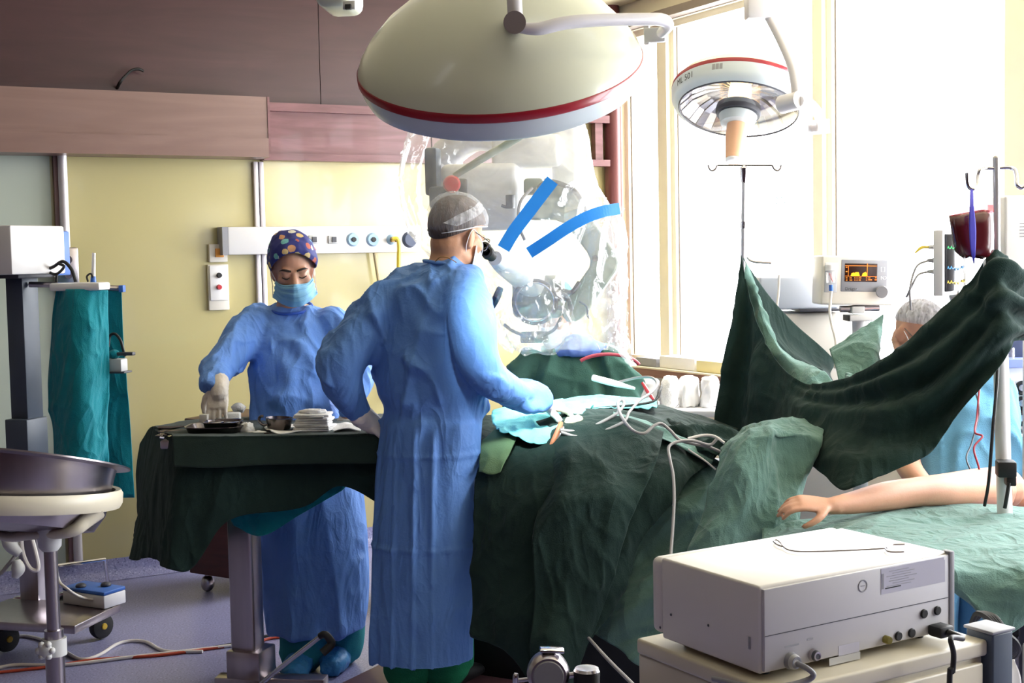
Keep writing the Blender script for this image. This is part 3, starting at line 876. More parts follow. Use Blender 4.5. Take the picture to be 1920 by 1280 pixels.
MB().lathe([(0.034, -0.26), (0.036, -0.268), (0.03, -0.276), (0, -0.276)], sc_, sn, n=24).build('handle_tip', m_white, lamp2)
# lettering on the band
def bandpt(ang, h):
    t = (h + 0.005) / 0.04
    r = Rb * (0.985 + 0.015 * t if t > 0 else 0.985 + 0.045 * t * 1.7) * 1.003
    return sc_ + sn * h + (sa * math.cos(ang) + sb * math.sin(ang)) * r
def find_angle(px):                                   # visible side of the band at a given column
    best = None
    for k in range(720):
        a_ = 2 * math.pi * k / 720; q = bandpt(a_, 0.012)
        out = (sa * math.cos(a_) + sb * math.sin(a_))
        if out.dot(CAM - q) <= 0: continue
        e = abs(to_px(q)[0] - px)
        if best is None or e < best[0]: best = (e, a_)
    return best[1]
ang0 = find_angle(1270)
sgn = 1 if (bandpt(ang0 + 0.1, 0.01) - bandpt(ang0, 0.01)).dot(RGT) > 0 else -1
V, fs = text_mesh('ML 501', 0.038)
mk('lettering', [bandpt(ang0 + sgn * v.x / Rb, -0.004 + v.y) for v in V], fs, m_ink, lamp2, smooth=False, fix=False)
ang1 = find_angle(1335)
lm = MB()
for k in range(3):
    a0 = ang1 + sgn * (k * 0.055)
    lm.add([bandpt(a0, 0.004), bandpt(a0 + sgn * 0.044, 0.004), bandpt(a0 + sgn * 0.044, 0.028), bandpt(a0, 0.028)], [(0, 1, 2, 3)])
lm.build('type_plate', m_inkg, lamp2, smooth=False)
pj0, pj1 = P(1466, 196, 5.28), P(1500, 187, 5.2)
MB().cyl(pj0, pj1, 0.036, n=24).build('pivot', m_arm, lamp2)
MB().tube([P(1494, 180, 5.22), P(1493, 158, 5.22), P(1484, 120, 5.24), P(1462, 70, 5.28), P(1444, 34, 5.3), P(1440, 20, 5.3)], [0.022, 0.022, 0.02, 0.019, 0.02, 0.022], n=14).build('hanger_arm', m_arm, lamp2)
MB().tube([P(1500, 190, 5.2), P(1520, 196, 5.25), P(1535, 215, 5.4), P(1540, 236, 5.52), P(1526, 240, 5.58)], 0.02, n=12).build('fork_arm', m_arm, lamp2)
MB().cyl(P(1515, 240, 5.6), P(1556, 236, 5.58), 0.03, n=20).build('side_hinge', m_arm, lamp2)
bx_ = P(1422, 12, 5.32)
MB().box(bx_, (m(48, 5.3), 0.1, m(50, 5.3)), frame((0, 1, 0)), 0.012).build('arm_joint', m_arm, lamp2)
MB().cyl(bx_ + Vector((0.02, 0, 0.04)), Vector((bx_.x + 0.02, bx_.y, CEIL)), 0.03).build('ceiling_stem', m_arm, lamp2)
spot('operating_lamp_bulb_light', sc_ - sn * 0.07, FIELD, 200, 44, 0.14, (1.0, 0.97, 0.92), 0.7)

# ------------------------------------------------------------------ end of a ceiling arm at the top edge
cm = thing('ceiling_camera', 'off-white rounded ceiling camera head at the top edge of the photo', 'camera', P(640, 24, 4.0))
MB().box(P(637, -6, 4.0), (m(70, 4.0), 0.16, m(56, 4.0)), frame((0.2, 1, -0.1)), 0.03, 4).build('housing', m_lampshell, cm)
MB().box(P(655, 10, 3.91), (m(24, 4.0), 0.012, m(16, 4.0)), frame((0.2, 1, -0.1)), 0.003).build('front_plate', m_grey, cm)
MB().box(P(653, 13, 3.90), (m(11, 4.0), 0.01, m(9, 4.0)), frame((0.2, 1, -0.1))).build('aperture', m_black, cm)
_c = P(632, -20, 4.02)
MB().cyl(_c, Vector((_c.x, _c.y, CEIL)), 0.03).build('stem', m_arm, cm)

# ------------------------------------------------------------------ equipment stand at the left
ED = 5.6
cb = Pz(60, 1165, 0.0)
stand = thing('equipment_stand', 'wheeled stand with a dark post carrying a white box unit', 'equipment stand', Vector((cb.x, cb.y, 0)))
def vpost(px0, px1, py_top, py_bot, d, depth, name, mat, parent, bev=0.004, yaw=(0.35, 1, 0)):
    c0, c1 = P((px0 + px1) / 2, py_top, d), P((px0 + px1) / 2, py_bot, d)
    w = m(px1 - px0, d)
    c = (c0 + c1) / 2; c.x = (c0.x + c1.x) / 2
    return MB().box(c, (w * 0.86, depth, abs(c0.z - c1.z)), frame(yaw), bev).build(name, mat, parent)
vpost(24, 68, 505, 800, ED, 0.10, 'post', m_bluegrey, stand)
vpost(22, 80, 783, 880, ED, 0.13, 'post_sleeve', m_bluegrey, stand)
vpost(44, 92, 870, 1140, ED, 0.12, 'column', m_steel, stand)
Rb2 = frame((0.42, 1, -0.04))
MB().box(P(10, 470, ED - 0.1), (0.36, 0.3, m(88, ED)), frame((0.45, 1, 0)), 0.008).build('unit_box', m_white, stand)
MB().box(P(80, 475, ED - 0.03), (0.022, 0.3, m(84, ED)), frame((0.45, 1, 0)), 0.006).build('unit_blue_edge', m_blue, stand)
MB().box(P(20, 517, ED - 0.05), (0.3, 0.22, 0.02), frame((0.45, 1, 0)), 0.004).build('unit_bracket', m_dkgrey, stand)
base_c = P(105, 1150, 5.45)
bz = 0.155
bx0 = Pz(100, 1153, bz)
MB().box(Vector((bx0.x - 0.05, bx0.y, bz)), (0.52, 0.34, 0.035), frame((0.25, 1, 0)), 0.006).build('base_plate', m_steel, stand)
for (px, py) in ((188, 1200), (10, 1225), (40, 1175), (125, 1166)):
    w0 = Pz(px, py, 0.0)
    cs = MB()
    ax = Vector((0.75, -0.5, 0)).normalized()
    cs.lathe([(0, 0.02), (0.035, 0.02), (0.05, 0.016), (0.054, 0), (0.05, -0.016), (0.035, -0.02), (0, -0.02)], w0 + Vector((0, 0.02, 0.056)), ax, n=28)
    c1 = cs.build('caster', m_black, stand)
    hc = MB().lathe([(0, 0.026), (0.012, 0.025), (0.014, 0.02)], w0 + Vector((0, 0.02, 0.056)), ax, n=16)
    hc.build('hub', M('caster_yellow_hub', (206, 170, 60)) if 'caster_yellow_hub' not in MATS else MATS['caster_yellow_hub'], c1)
    MB().tube([w0 + Vector((-0.05, 0.02, 0.085)), w0 + Vector((-0.02, 0.02, 0.118)), w0 + Vector((0.03, 0.02, 0.112))], 0.014, n=8).build('caster_fork', m_chrome, stand)
MB().tube([Pz(108, 1060, 0.36), Pz(196, 1048, 0.36), Pz(203, 1098, 0.2)], 0.007, n=8, smooth=1).build('pedal_rack', m_chrome, stand)
# arm with clips for the teal cloths
MB().tube([P(55, 533, 5.55), P(95, 534, 5.55), P(232, 541, 5.72)], 0.012, n=8, smooth=1).build('side_arm', m_steel, stand)
MB().box(P(150, 537, 5.5), (m(98, 5.5), 0.12, m(15, 5.5)), frame((0.1, 1, 0)), 0.01).build('tray', m_white, stand)
MB().box(P(229, 541, 5.7), (0.02, 0.04, 0.03), None, 0.003).build('arm_end', m_blue, stand)
MB().cyl(P(175, 530, 5.5), P(176, 474, 5.5), 0.009, 0.007, n=10).build('pen_probe', m_white, stand)
MB().cyl(P(175, 531, 5.5), P(175, 518, 5.5), 0.013, 0.01, n=10).build('probe_base', m_blue, stand)
MB().tube([P(82, 507, 5.5), P(100, 500, 5.48), P(118, 490, 5.48), P(134, 505, 5.48), P(142, 528, 5.48)], 0.007, n=8).tube([P(88, 508, 5.5), P(105, 514, 5.47), P(120, 500, 5.47), P(110, 494, 5.47)], 0.006, n=8).build('black_lead', m_black, stand)
MB().tube([P(165, 528, 5.48), P(163, 518, 5.48), P(170, 513, 5.48), P(174, 520, 5.48)], 0.004, n=6).build('thin_lead', m_black, stand)
MB().tube([P(90, 454, 5.58), P(106, 457, 5.58), P(107, 480, 5.58), P(106, 530, 5.57)], 0.005, n=6, smooth=1).build('hook_wire', m_black, stand)
# hanging teal cloths
VZ = (0, 0, 1)
tspec = [(0.030, 3.2, VZ, 0.22, 's'), (0.014, 9, (0.3, 0, 1), 0.3, 'r'), (0.006, 22, (0.2, 0, 1), 0.35, 'r')]
o = cloth('hanging_cloth', [[(112, 543, 5.52), (150, 543, 5.46), (200, 544, 5.52)], [(104, 620, 5.54), (150, 620, 5.45), (200, 620, 5.53)],
                            [(97, 700, 5.55), (150, 700, 5.44), (199, 700, 5.54)], [(104, 790, 5.54), (150, 790, 5.44), (196, 790, 5.54)], [(108, 875, 5.54), (150, 876, 5.44), (198, 876, 5.54)]],
          m_teal, nu=90, nv=50, specs=tspec, seed=3)
tag(o, 'bright teal cloth hanging in front from the white tray on the stand', 'cloth')
o = cloth('hanging_cloth', [[(196, 545, 5.72), (228, 543, 5.72)], [(200, 640, 5.74), (232, 640, 5.74)], [(200, 760, 5.76), (242, 760, 5.76)], [(196, 932, 5.76), (254, 932, 5.76)]],
          m_teal, nu=70, nv=30, specs=[(0.02, 3.5, VZ, 0.25, 's'), (0.008, 12, VZ, 0.3, 'r')], seed=8)
tag(o, 'darker teal cloth hanging behind at the end of the stand arm', 'cloth')
hp = thing('device_holder', 'small grey holder with handset hanging before the teal cloth', 'holder', P(217, 698, 5.56))
MB().box(P(218, 684, 5.56), (m(34, 5.56), 0.06, m(24, 5.56)), frame((0.2, 1, 0)), 0.006).build('holder_box', m_grey, hp)
MB().box(P(222, 697, 5.56), (m(40, 5.56), 0.07, 0.008), frame((0.2, 1, 0)), 0.002).build('holder_base', m_dkgrey, hp)
MB().tube([P(203, 650, 5.56), P(206, 630, 5.56), P(216, 626, 5.56), P(226, 638, 5.56), P(231, 655, 5.56), P(235, 668, 5.56)], 0.006, n=8).build('holder_lead', m_black, hp)
MB().box(P(236, 663, 5.55), (m(34, 5.5), 0.03, 0.014), frame((0.2, 1, 0)), 0.004).build('handset', m_dkgrey, hp)
MB().ball(P(214, 664, 5.56), (0.025, 0.025, 0.02)).build('crumpled_wrap', m_teal, hp)

# foot pedal on the stand base
fp = thing('foot_pedal', 'white foot pedal unit with a blue top on the wheeled base', 'foot pedal', Pz(170, 1136, 0.175))
Rp = frame((0.55, 1, 0))
fc = Pz(170, 1136, 0.173)
MB().box(fc + Vector((0, 0.05, 0.027)), (0.235, 0.12, 0.054), Rp, 0.005).build('body', m_white, fp)
MB().box(fc + Vector((0, 0.05, 0.062)), (0.235, 0.12, 0.016), Rp, 0.005).build('top_plate', m_blue, fp)
MB().ball(fc + Vector((0.05, 0.05, 0.075)), (0.022, 0.022, 0.012)).ball(fc + Vector((-0.05, 0.04, 0.075)), (0.022, 0.022, 0.012)).build('pedal_button', m_dkgrey, fp)
MB().tube([fc + Vector((0.03, -0.02, 0.03)), fc + Vector((-0.02, -0.05, 0.05)), P(128, 1105, 5.3), P(108, 1080, 5.35), P(105, 1000, 5.4)], 0.006, n=8).build('lead', m_cablew, fp)

# ------------------------------------------------------------------ steel basin on a ring stand, near left
BD = 3.2
bc = P(22, 930, BD)
bs_ = thing('basin_stand', 'cream ring stand on a steel pole holding the big basin', 'basin stand', Vector((P(95, 1000, BD).x, P(95, 1000, BD).y, 0)))
bn = Vector((0.06, 0.10, 1)).normalized()
Rr = m(196, BD)
rp_ = [(Rr - 0.012, -0.02), (Rr, -0.022), (Rr + 0.006, -0.01), (Rr + 0.006, 0.012), (Rr, 0.022), (Rr - 0.012, 0.02), (Rr - 0.012, -0.02)]
MB().lathe(rp_, bc, bn, n=80).build('ring', m_cart, bs_, ang=50)
yk = [P(172, 955, 3.14), P(158, 975, 3.12), P(140, 992, 3.1), P(110, 999, 3.1), P(60, 1002, 3.12), P(15, 1006, 3.2), P(-30, 990, 3.3)]
MB().tube(yk, [0.034, 0.022, 0.016, 0.014, 0.012, 0.012, 0.012], n=12).build('yoke', m_cart, bs_)
MB().lathe([(0.0, 0.03), (0.03, 0.03), (0.026, -0.02), (0.018, -0.03), (0, -0.03)], P(93, 1008, 3.12), (0, 0, 1), n=24).build('socket', m_grey, bs_)
pt = P(94, 1015, 3.12); pb = Vector((pt.x, pt.y, 0.0))
MB().cyl(pt, pb + Vector((0, 0, 0.55)), 0.0155, n=20).build('inner_pole', m_steel, bs_)
zc = Pz(95, 1200, 0.0)
kz = P(95, 1215, 3.12).z
MB().cyl(Vector((pt.x, pt.y, kz + 0.04)), Vector((pt.x, pt.y, 0.05)), 0.022, n=20).build('outer_pole', m_steel, bs_)
MB().cyl(Vector((pt.x, pt.y, kz + 0.02)), Vector((pt.x, pt.y, kz - 0.02)), 0.028, n=20).build('clamp_collar', m_grey, bs_)
kn = MB(); kc = Vector((pt.x - 0.01, pt.y - 0.035, kz))
for i in range(6):
    a_ = i * math.pi / 3
    kn.ball(kc + Vector((math.cos(a_) * 0.016, 0, math.sin(a_) * 0.016)), (0.008, 0.009, 0.008), n=10)
kn.ball(kc, (0.018, 0.01, 0.018)); kn.build('clamp_knob', m_grey, bs_)
for k in range(4):
    a_ = k * math.pi / 2 + 0.4
    e = pb + Vector((math.cos(a_) * 0.28, math.sin(a_) * 0.28, 0.03))
    MB().tube([pb + Vector((0, 0, 0.07)), (pb + e) / 2 + Vector((0, 0, 0.06)), e], 0.014, n=10).build('foot', m_steel, bs_)
bowl_n = Vector((0.10, 0.26, 1)).normalized()
bo = bc + Vector((0, 0, 0.002))
Rw = m(190, BD)
bowl = [(0, -0.085), (Rw * 0.5, -0.085), (Rw * 0.82, -0.07), (Rw * 0.91, -0.03), (Rw * 0.95, 0.07), (Rw * 0.96, 0.082), (Rw * 1.09, 0.086), (Rw * 1.09, 0.090), (Rw * 0.95, 0.088), (Rw * 0.93, 0.07), (Rw * 0.89, -0.028), (Rw * 0.80, -0.066), (Rw * 0.5, -0.08), (0, -0.08)]
o = MB().lathe(bowl, bo, bowl_n, n=96).build('steel_basin', m_steel, ang=35)
tag(o, 'large dented stainless steel basin tilted in its ring stand', 'basin')

# pale tubes and clips hanging beneath the basin
tb = thing('suction_tubing', 'pale looped tubing hanging with grey grips below the basin', 'tubing', P(40, 1080, 3.9))
MB().tube([P(40, 975, 3.9), P(42, 1030, 3.9), P(56, 1064, 3.9), P(72, 1066, 3.9), P(66, 1030, 3.9), P(50, 975, 3.9)], 0.006, n=8).build('tube_loop', m_cablew, tb)
MB().tube([P(8, 1000, 3.9), P(20, 1020, 3.9), P(38, 1038, 3.9)], [0.012, 0.022, 0.014], n=10).build('grip', m_grey, tb)
MB().tube([P(30, 1050, 3.95), P(34, 1066, 3.95), P(28, 1082, 3.95)], [0.012, 0.02, 0.01], n=10).build('grip', m_grey, tb)
MB().tube([P(30, 1040, 3.95), P(14, 1060, 3.95), P(0, 1075, 3.95), P(-20, 1080, 3.95)], 0.006, n=8).build('tube_tail', m_cable, tb)
MB().tube([P(40, 980, 3.9), P(30, 940, 4.2), P(10, 920, 4.6), P(30, 900, 5.2)], 0.006, n=8).build('tube_lead', m_cablew, tb)

# ------------------------------------------------------------------ cables on the floor
def floor_cable(pts, r, mat, name, label):
    pts3 = [Pz(x, y, r + h) for x, y, h in pts]
    return tag(MB().tube(pts3, r, n=8, smooth=8).build(name, mat), label, 'cable')
floor_cable([(-20, 1212, 0), (30, 1193, 0), (70, 1196, 0), (110, 1214, 0), (150, 1235, 0), (185, 1228, 0), (225, 1205, 0), (270, 1202, 0), (310, 1220, 0), (380, 1221, 0)], 0.007, m_cablew, 'floor_cable', 'white cable looping over the floor behind the basin pole')
floor_cable([(-20, 1262, 0.0), (90, 1250, 0), (180, 1236, 0), (300, 1228, 0), (420, 1212, 0)], 0.006, m_cabler, 'floor_cable', 'orange red cable running across the blue floor at left')
floor_cable([(-20, 1256, 0), (30, 1246, 0), (120, 1246, 0), (240, 1232, 0), (330, 1222, 0), (400, 1214, 0), (460, 1206, 0)], 0.007, m_cablew, 'floor_cable', 'cream cable running beside the orange red one')
floor_cable([(400, 1213, 0), (440, 1206, 0), (500, 1192, 0.01), (520, 1188, 0)], 0.006, m_black, 'floor_cable', 'short black cable crossing the floor behind the table post')
floor_cable([(470, 1208, 0), (510, 1196, 0), (560, 1194, 0), (610, 1200, 0.0), (645, 1188, 0), (660, 1175, 0)], 0.006, m_cabler, 'floor_cable', 'red cable on the floor behind the teal trouser leg')

# ------------------------------------------------------------------ dark trolley behind the table
kd = Pz(440, 1118, 0)
tro = thing('storage_trolley', 'dark red brown cabinet on castors behind the instrument table', 'trolley', Vector((kd.x, kd.y, 0)))
Rk = frame((0.62, 1, 0))
MB().box(Vector((kd.x + 0.02, kd.y + 0.2, 0.46)), (0.34, 0.42, 0.74), Rk, 0.006).build('carcass', m_caddy, tro)
for dx, dy in ((-0.15, 0.06), (0.12, -0.05), (0.18, 0.32), (-0.06, 0.36)):
    w0 = Vector((kd.x + dx, kd.y + dy + 0.05, 0))
    cs = MB().ball(w0 + Vector((0, 0, 0.04)), (0.032, 0.04, 0.04)).build('castor', m_steel, tro)
    MB().cyl(w0 + Vector((0, 0, 0.06)), w0 + Vector((0, 0, 0.1)), 0.012).build('castor_stem', m_steel, cs)
# ------------------------------------------------------------------ instrument table with its drapes
TD0, TD1 = 4.5, 5.1
tbase = Pz(457, 1310, 0.0)
tab = thing('instrument_table', 'instrument table on a steel post standing in front of the nurse', 'table', Vector((tbase.x, tbase.y, 0)))
ZT = P(500, 812, 4.5).z - 0.012
pc = P(458, 1000, 4.72)
def tpt(px, py, z, off=0): return Pz(px, py, z)
MB().box(Vector((pc.x, pc.y, (ZT - 0.04) / 2 + 0.05)), (m(50, 4.72), 0.085, ZT - 0.14), frame((0.3, 1, 0)), 0.012, 3).build('post', m_steel, tab)
MB().box(Vector((pc.x + 0.01, pc.y, 0.14)), (0.13, 0.13, 0.1), frame((0.3, 1, 0)), 0.006).build('post_foot', m_steel, tab)
MB().box(Vector((pc.x + 0.08, pc.y, 0.06)), (0.4, 0.07, 0.05), frame((0.12, 1, 0)), 0.006).build('base_beam', m_steel, tab)
MB().box(Vector((pc.x, pc.y - 0.05, 0.04)), (0.07, 0.5, 0.05), frame((0.12, 1, 0)), 0.006).build('base_cross', m_steel, tab)
cT = (P(330, 812, 4.55) + P(730, 808, 4.55) + P(320, 785, 5.05) + P(720, 778, 5.05)) / 4
MB().box(Vector((cT.x, cT.y, ZT - 0.03)), (m(400, 4.6), 0.48, 0.03), frame((0.02, 1, 0)), 0.006).build('table_top', m_steel, tab)
lv = [P(486, 1284, 4.6), P(540, 1240, 4.5), P(604, 1190, 4.42)]
MB().tube(lv, 0.0085, n=10).build('brake_lever', m_chrome, tab)
MB().tube([P(600, 1192, 4.42), P(609, 1189, 4.41), P(618, 1198, 4.41), P(621, 1208, 4.41), P(604, 1224, 4.4)], [0.011, 0.012, 0.013, 0.014, 0.014], n=12).build('lever_grip', m_black, tab)

tspec2 = [(0.035, 3.0, VZ, 0.25, 's'), (0.014, 8, (0.25, 0, 1), 0.3, 'r'), (0.005, 20, (-0.3, 0, 1), 0.4, 'r')]
long_cols = [[(262, 832, 5.15), (255, 880, 5.15), (258, 950, 5.15), (265, 1000, 5.1)],
    [(282, 800, 5.0), (268, 880, 4.95), (262, 970, 4.9), (248, 1048, 4.85)],
    [(303, 806, 4.8), (288, 890, 4.72), (285, 980, 4.68), (288, 1045, 4.65)],
    [(322, 820, 4.55), (320, 900, 4.5), (318, 980, 4.48), (316, 1064, 4.46)],
    [(400, 818, 4.5), (395, 890, 4.46), (380, 960, 4.45), (362, 1062, 4.46)],
    [(480, 816, 4.5), (480, 870, 4.47), (470, 920, 4.46), (430, 975, 4.46)],
    [(560, 814, 4.5), (565, 865, 4.48), (565, 910, 4.47), (565, 952, 4.47)],
    [(640, 813, 4.5), (645, 860, 4.48), (645, 900, 4.47), (640, 912, 4.47)],
    [(735, 810, 4.5), (735, 860, 4.48), (735, 900, 4.47), (735, 958, 4.47)]]
rows = [[c[i] for c in long_cols] for i in range(4)]
o = cloth('table_drape', rows, m_drk, nu=70, nv=150, specs=tspec2, seed=12, fade=lambda v, u: 0.15 + 0.85 * np.clip(v * 1.6, 0, 1))
tag(o, 'long dark green drape hanging from the instrument table, ragged at left', 'drape')
# teal underlayer peeking out
o = cloth('table_underdrape', [[(425, 930, 4.6), (500, 900, 4.56), (580, 890, 4.56), (670, 880, 4.56)], [(432, 968, 4.6), (500, 960, 4.56), (580, 940, 4.56), (650, 910, 4.56)], [(440, 985, 4.6), (492, 1004, 4.56), (560, 966, 4.56), (640, 920, 4.56)]],
          m_teal, nu=30, nv=60, specs=[(0.02, 6, (1, 0, 0.3), 0.3, 's'), (0.006, 16, None, 1, 'r')], seed=5)
tag(o, 'teal under-drape showing below the dark instrument table drape', 'drape')
# cloth over the top with its straight front flap
toprows = [[(290, 800, 5.12), (380, 786, 5.12), (500, 781, 5.12), (620, 778, 5.12), (735, 776, 5.12)],
           [(292, 806, 4.85), (390, 797, 4.85), (500, 794, 4.85), (620, 791, 4.85), (735, 789, 4.85)],
           [(312, 814, 4.6), (400, 811, 4.58), (500, 809, 4.58), (620, 807, 4.58), (735, 805, 4.58)],
           [(322, 818, 4.47), (400, 817, 4.45), (500, 815, 4.45), (620, 813, 4.45), (735, 811, 4.45)],
           [(324, 826, 4.45), (400, 826, 4.435), (500, 824, 4.435), (620, 822, 4.435), (735, 820, 4.435)],
           [(326, 874, 4.43), (400, 877, 4.425), (500, 871, 4.425), (620, 869, 4.425), (735, 869, 4.425)]]
o = cloth('table_cover', toprows, m_drk2, nu=70, nv=100, specs=[(0.006, 4, (1, 0, 0), 0.4, 's'), (0.003, 14, None, 1, 'r')], seed=21)
tag(o, 'smooth dark green cover on the instrument table with a straight front flap', 'table cover')
o = cloth('teal_corner', [[(372, 985, 4.62), (378, 990, 4.62)], [(365, 1000, 4.62), (376, 1002, 4.62)], [(360, 1010, 4.62), (368, 1012, 4.62)]], m_aqua, nu=12, nv=8)
tag(o, 'small aqua cloth corner peeking out behind the dark drape', 'cloth')

# ------------------------------------------------------------------ things on the table
def tz(px, py, d): return P(px, py, d)
# steel tray with low sides
def tray(name, c, rx, ry, h, flare, mat, label, cat, R=None, parent=None):
    R = R or Matrix.Identity(3)
    prof = [(0.0, 0.0), (0.9, 0.0), (1.0 - flare, 0.003), (1.0, h), (1.05, h + 0.002), (1.05, h + 0.005), (0.99, h + 0.004), (0.97 - flare, 0.008), (0.88, 0.005), (0, 0.005)]
    n = 40; vs_ = []; fs = []
    for (r, z) in prof:
        for k in range(n):
            t = 2 * math.pi * k / n
            cx, sx = math.cos(t), math.sin(t)
            ex = 0.6
            x = math.copysign(abs(cx) ** ex, cx) * rx * r; y = math.copysign(abs(sx) ** ex, sx) * ry * r
            vs_.append(Vector(c) + R @ Vector((x, y, z)))
    for i in range(len(prof) - 1):
        for k in range(n):
            fs.append((i * n + k, i * n + (k + 1) % n, (i + 1) * n + (k + 1) % n, (i + 1) * n + k))
    o = mk(name, vs_, fs, mat, parent, ang=45)
    if label: tag(o, label, cat)
    return o
tray('steel_tray', tz(405, 818, 4.6), m(52, 4.6), 0.085, 0.036, 0.14, m_instr, 'dark oval steel tray on the instrument table below the gloved hand', 'tray')
lidded = thing('instrument_dish', 'shallow steel dish with two round wells on the dark tray', 'dish', tz(418, 800, 4.6))
tray('dish_body', tz(418, 803, 4.6), m(34, 4.6), 0.06, 0.022, 0.08, m_instr, None, None, None, lidded)
for px in (405, 435):
    MB().lathe([(0.026, 0.0), (0.028, 0.006), (0.024, 0.008), (0.0, 0.006)], tz(px, 794, 4.62), (0, 0, 1), n=24).build('well', m_chrome, lidded)
o = MB().box(tz(384, 784, 4.72), (m(16, 4.7), 0.03, m(16, 4.7)), frame((0.2, 1, 0)), 0.003).build('packet', m_paper); tag(o, 'small upright white packet beside the gloved hand', 'packet')
o = MB().box(tz(437, 784, 4.8), (m(28, 4.8), 0.05, m(22, 4.8)), frame((-0.1, 1, 0)), 0.006).build('gauze_pack', m_gauze); tag(o, 'white gauze pack standing behind the gloved hand', 'gauze')
o = MB().tube([tz(437, 768, 4.9), tz(447, 763, 4.9), tz(458, 768, 4.9)], [0.014, 0.017, 0.014], n=12).build('gauze_roll', m_gauze); tag(o, 'rolled white gauze against the blue gown of the nurse', 'gauze')
# crumpled swab at the tray end
def crumple(name, c, r, mat, seed, amp=0.4):
    mb = MB().ball(c, r, n=28)
    V = np.array([tuple(v) for v in mb.v]); cc = np.array(Vector(c))
    d = V - cc; dn = d / (np.linalg.norm(d, axis=1, keepdims=True) + 1e-9)
    h = folds(V, [(amp, 28, None, 1, 'r'), (amp * 0.5, 60, None, 1, 'r')], seed)
    mb.v = [tuple(x) for x in cc + d * (0.7 + h[:, None])]
    return mb.build(name, mat, ang=180)
o = crumple('gauze_swab', tz(462, 805, 4.6), (0.026, 0.03, 0.024), m_gauze, 3); tag(o, 'crumpled white swab at the right end of the steel tray', 'gauze')
o = crumple('gauze_swab', tz(482, 812, 4.58), (0.034, 0.02, 0.009), m_paper, 6); tag(o, 'flat brownish swab between tray and metal cup', 'gauze')
# folded drape paper with the cup
o = cloth('wrapping_paper', [[(495, 797, 4.72), (520, 800, 4.72), (555, 798, 4.75)], [(497, 806, 4.62), (525, 810, 4.62), (562, 806, 4.64)], [(508, 812, 4.52), (530, 816, 4.52), (566, 811, 4.55)]], m_paper, nu=20, nv=24, specs=[(0.012, 12, None, 1, 's')], seed=4)
tag(o, 'white wrapping paper spread under the metal cup', 'paper')
cup = thing('metal_cup', 'small dark metal cup with a curved handle on white paper', 'cup', tz(523, 806, 4.64))
cz = tz(523, 806, 4.64)
MB().lathe([(0, 0.0), (0.034, 0.0), (0.04, 0.008), (0.047, 0.042), (0.05, 0.044), (0.045, 0.044), (0.037, 0.01), (0, 0.005)], cz, (0.05, 0, 1), n=36).build('bowl', m_instr, cup)
MB().tube([tz(510, 790, 4.62), tz(496, 797, 4.62), tz(486, 789, 4.62), tz(488, 781, 4.62), tz(494, 780, 4.62)], 0.005, n=8).build('handle', m_instr, cup)
# stack of folded gauze
for k in range(9):
    c = tz(589 + ((k * 37) % 7 - 3), 809 - k * 4.1, 4.62)
    mb = MB().box(c, (m(66 - k * 0.8 + (k * 13) % 7, 4.62), 0.095, m(4.6, 4.62)), frame((0.12 + 0.05 * ((k * 5) % 4 - 1.5), 1, 0)), 0.006, 3)
    V = np.array([tuple(v) for v in mb.v]); V[:, 2] += folds(V, [(0.004, 22, None, 1, 's')], k)
    mb.v = [tuple(x) for x in V]
    o = mb.build('folded_gauze', m_gauze, ang=80)
    tag(o, ['lowest', 'second', 'third', 'fourth', 'fifth', 'sixth', 'seventh', 'eighth', 'topmost'][k] + (' sheet' if k in (0, 8) else ' sheet from below') + ' in the stack of folded white gauze', 'gauze', 'stacked folded gauze')
o = crumple('gauze_swab', tz(586, 771, 4.62), (0.05, 0.035, 0.012), m_gauze, 9, 0.3); tag(o, 'loose gauze draped on top of the gauze stack', 'gauze')
o = cloth('gauze_sheet', [[(625, 796, 4.7), (650, 794, 4.7), (672, 796, 4.7)], [(622, 803, 4.62), (650, 800, 4.62), (678, 800, 4.62)], [(628, 809, 4.55), (655, 808, 4.55), (676, 806, 4.55)]], m_gauze, nu=20, nv=24, specs=[(0.014, 14, None, 1, 's')], seed=14)
tag(o, 'flat white gauze sheet beside the surgeon glove', 'gauze')
# instruments at the left end
def forceps(p0, p1, name, label, mat=m_instr):
    a, b = Vector(p0), Vector(p1); d = (b - a); s = d.cross(Vector((0, 0, 1))).normalized()
    t = thing(name, label, 'instrument', a)
    for sg in (-1, 1):
        MB().tube([a + s * 0.001 * sg, a + d * 0.35, a + d * 0.7 + s * 0.012 * sg, b + s * 0.012 * sg], [0.0022, 0.003, 0.003, 0.003], n=6).build('jaw', mat, t)
        ring = [b + s * 0.016 * sg + (d.normalized() * math.cos(x) + s * math.sin(x)) * 0.013 for x in np.linspace(0, 2 * math.pi, 13)]
        MB().tube(ring, 0.0024, n=6, smooth=1).build('finger_ring', mat, t)
    return t
ZI = 0.012
forceps(tz(352, 812, 4.62) , tz(302, 815, 4.62), 'clamp_forceps', 'steel clamp forceps lying nearest the front left table edge')
forceps(tz(350, 806, 4.75), tz(306, 808, 4.75), 'clamp_forceps', 'steel clamp forceps lying second from the front table edge')
o = MB().tube([tz(297, 802, 4.82), tz(320, 802, 4.82), tz(345, 799, 4.82)], [0.007, 0.006, 0.002], n=8).build('scalpel_handle', m_instr); tag(o, 'thin dark instrument handle at the back left of the table', 'instrument')
o = MB().tube([tz(300, 820, 4.53), tz(308, 821, 4.53)], [0.004, 0.004], n=8, smooth=1).build('steel_clip', m_chrome); tag(o, 'tiny bright clip at the left front table edge', 'clip')
o = MB().tube([tz(496, 812, 4.53), tz(510, 814, 4.5), tz(520, 819, 4.47)], 0.0025, n=6).build('probe', m_instr); tag(o, 'thin steel probe lying over the front table edge', 'instrument')
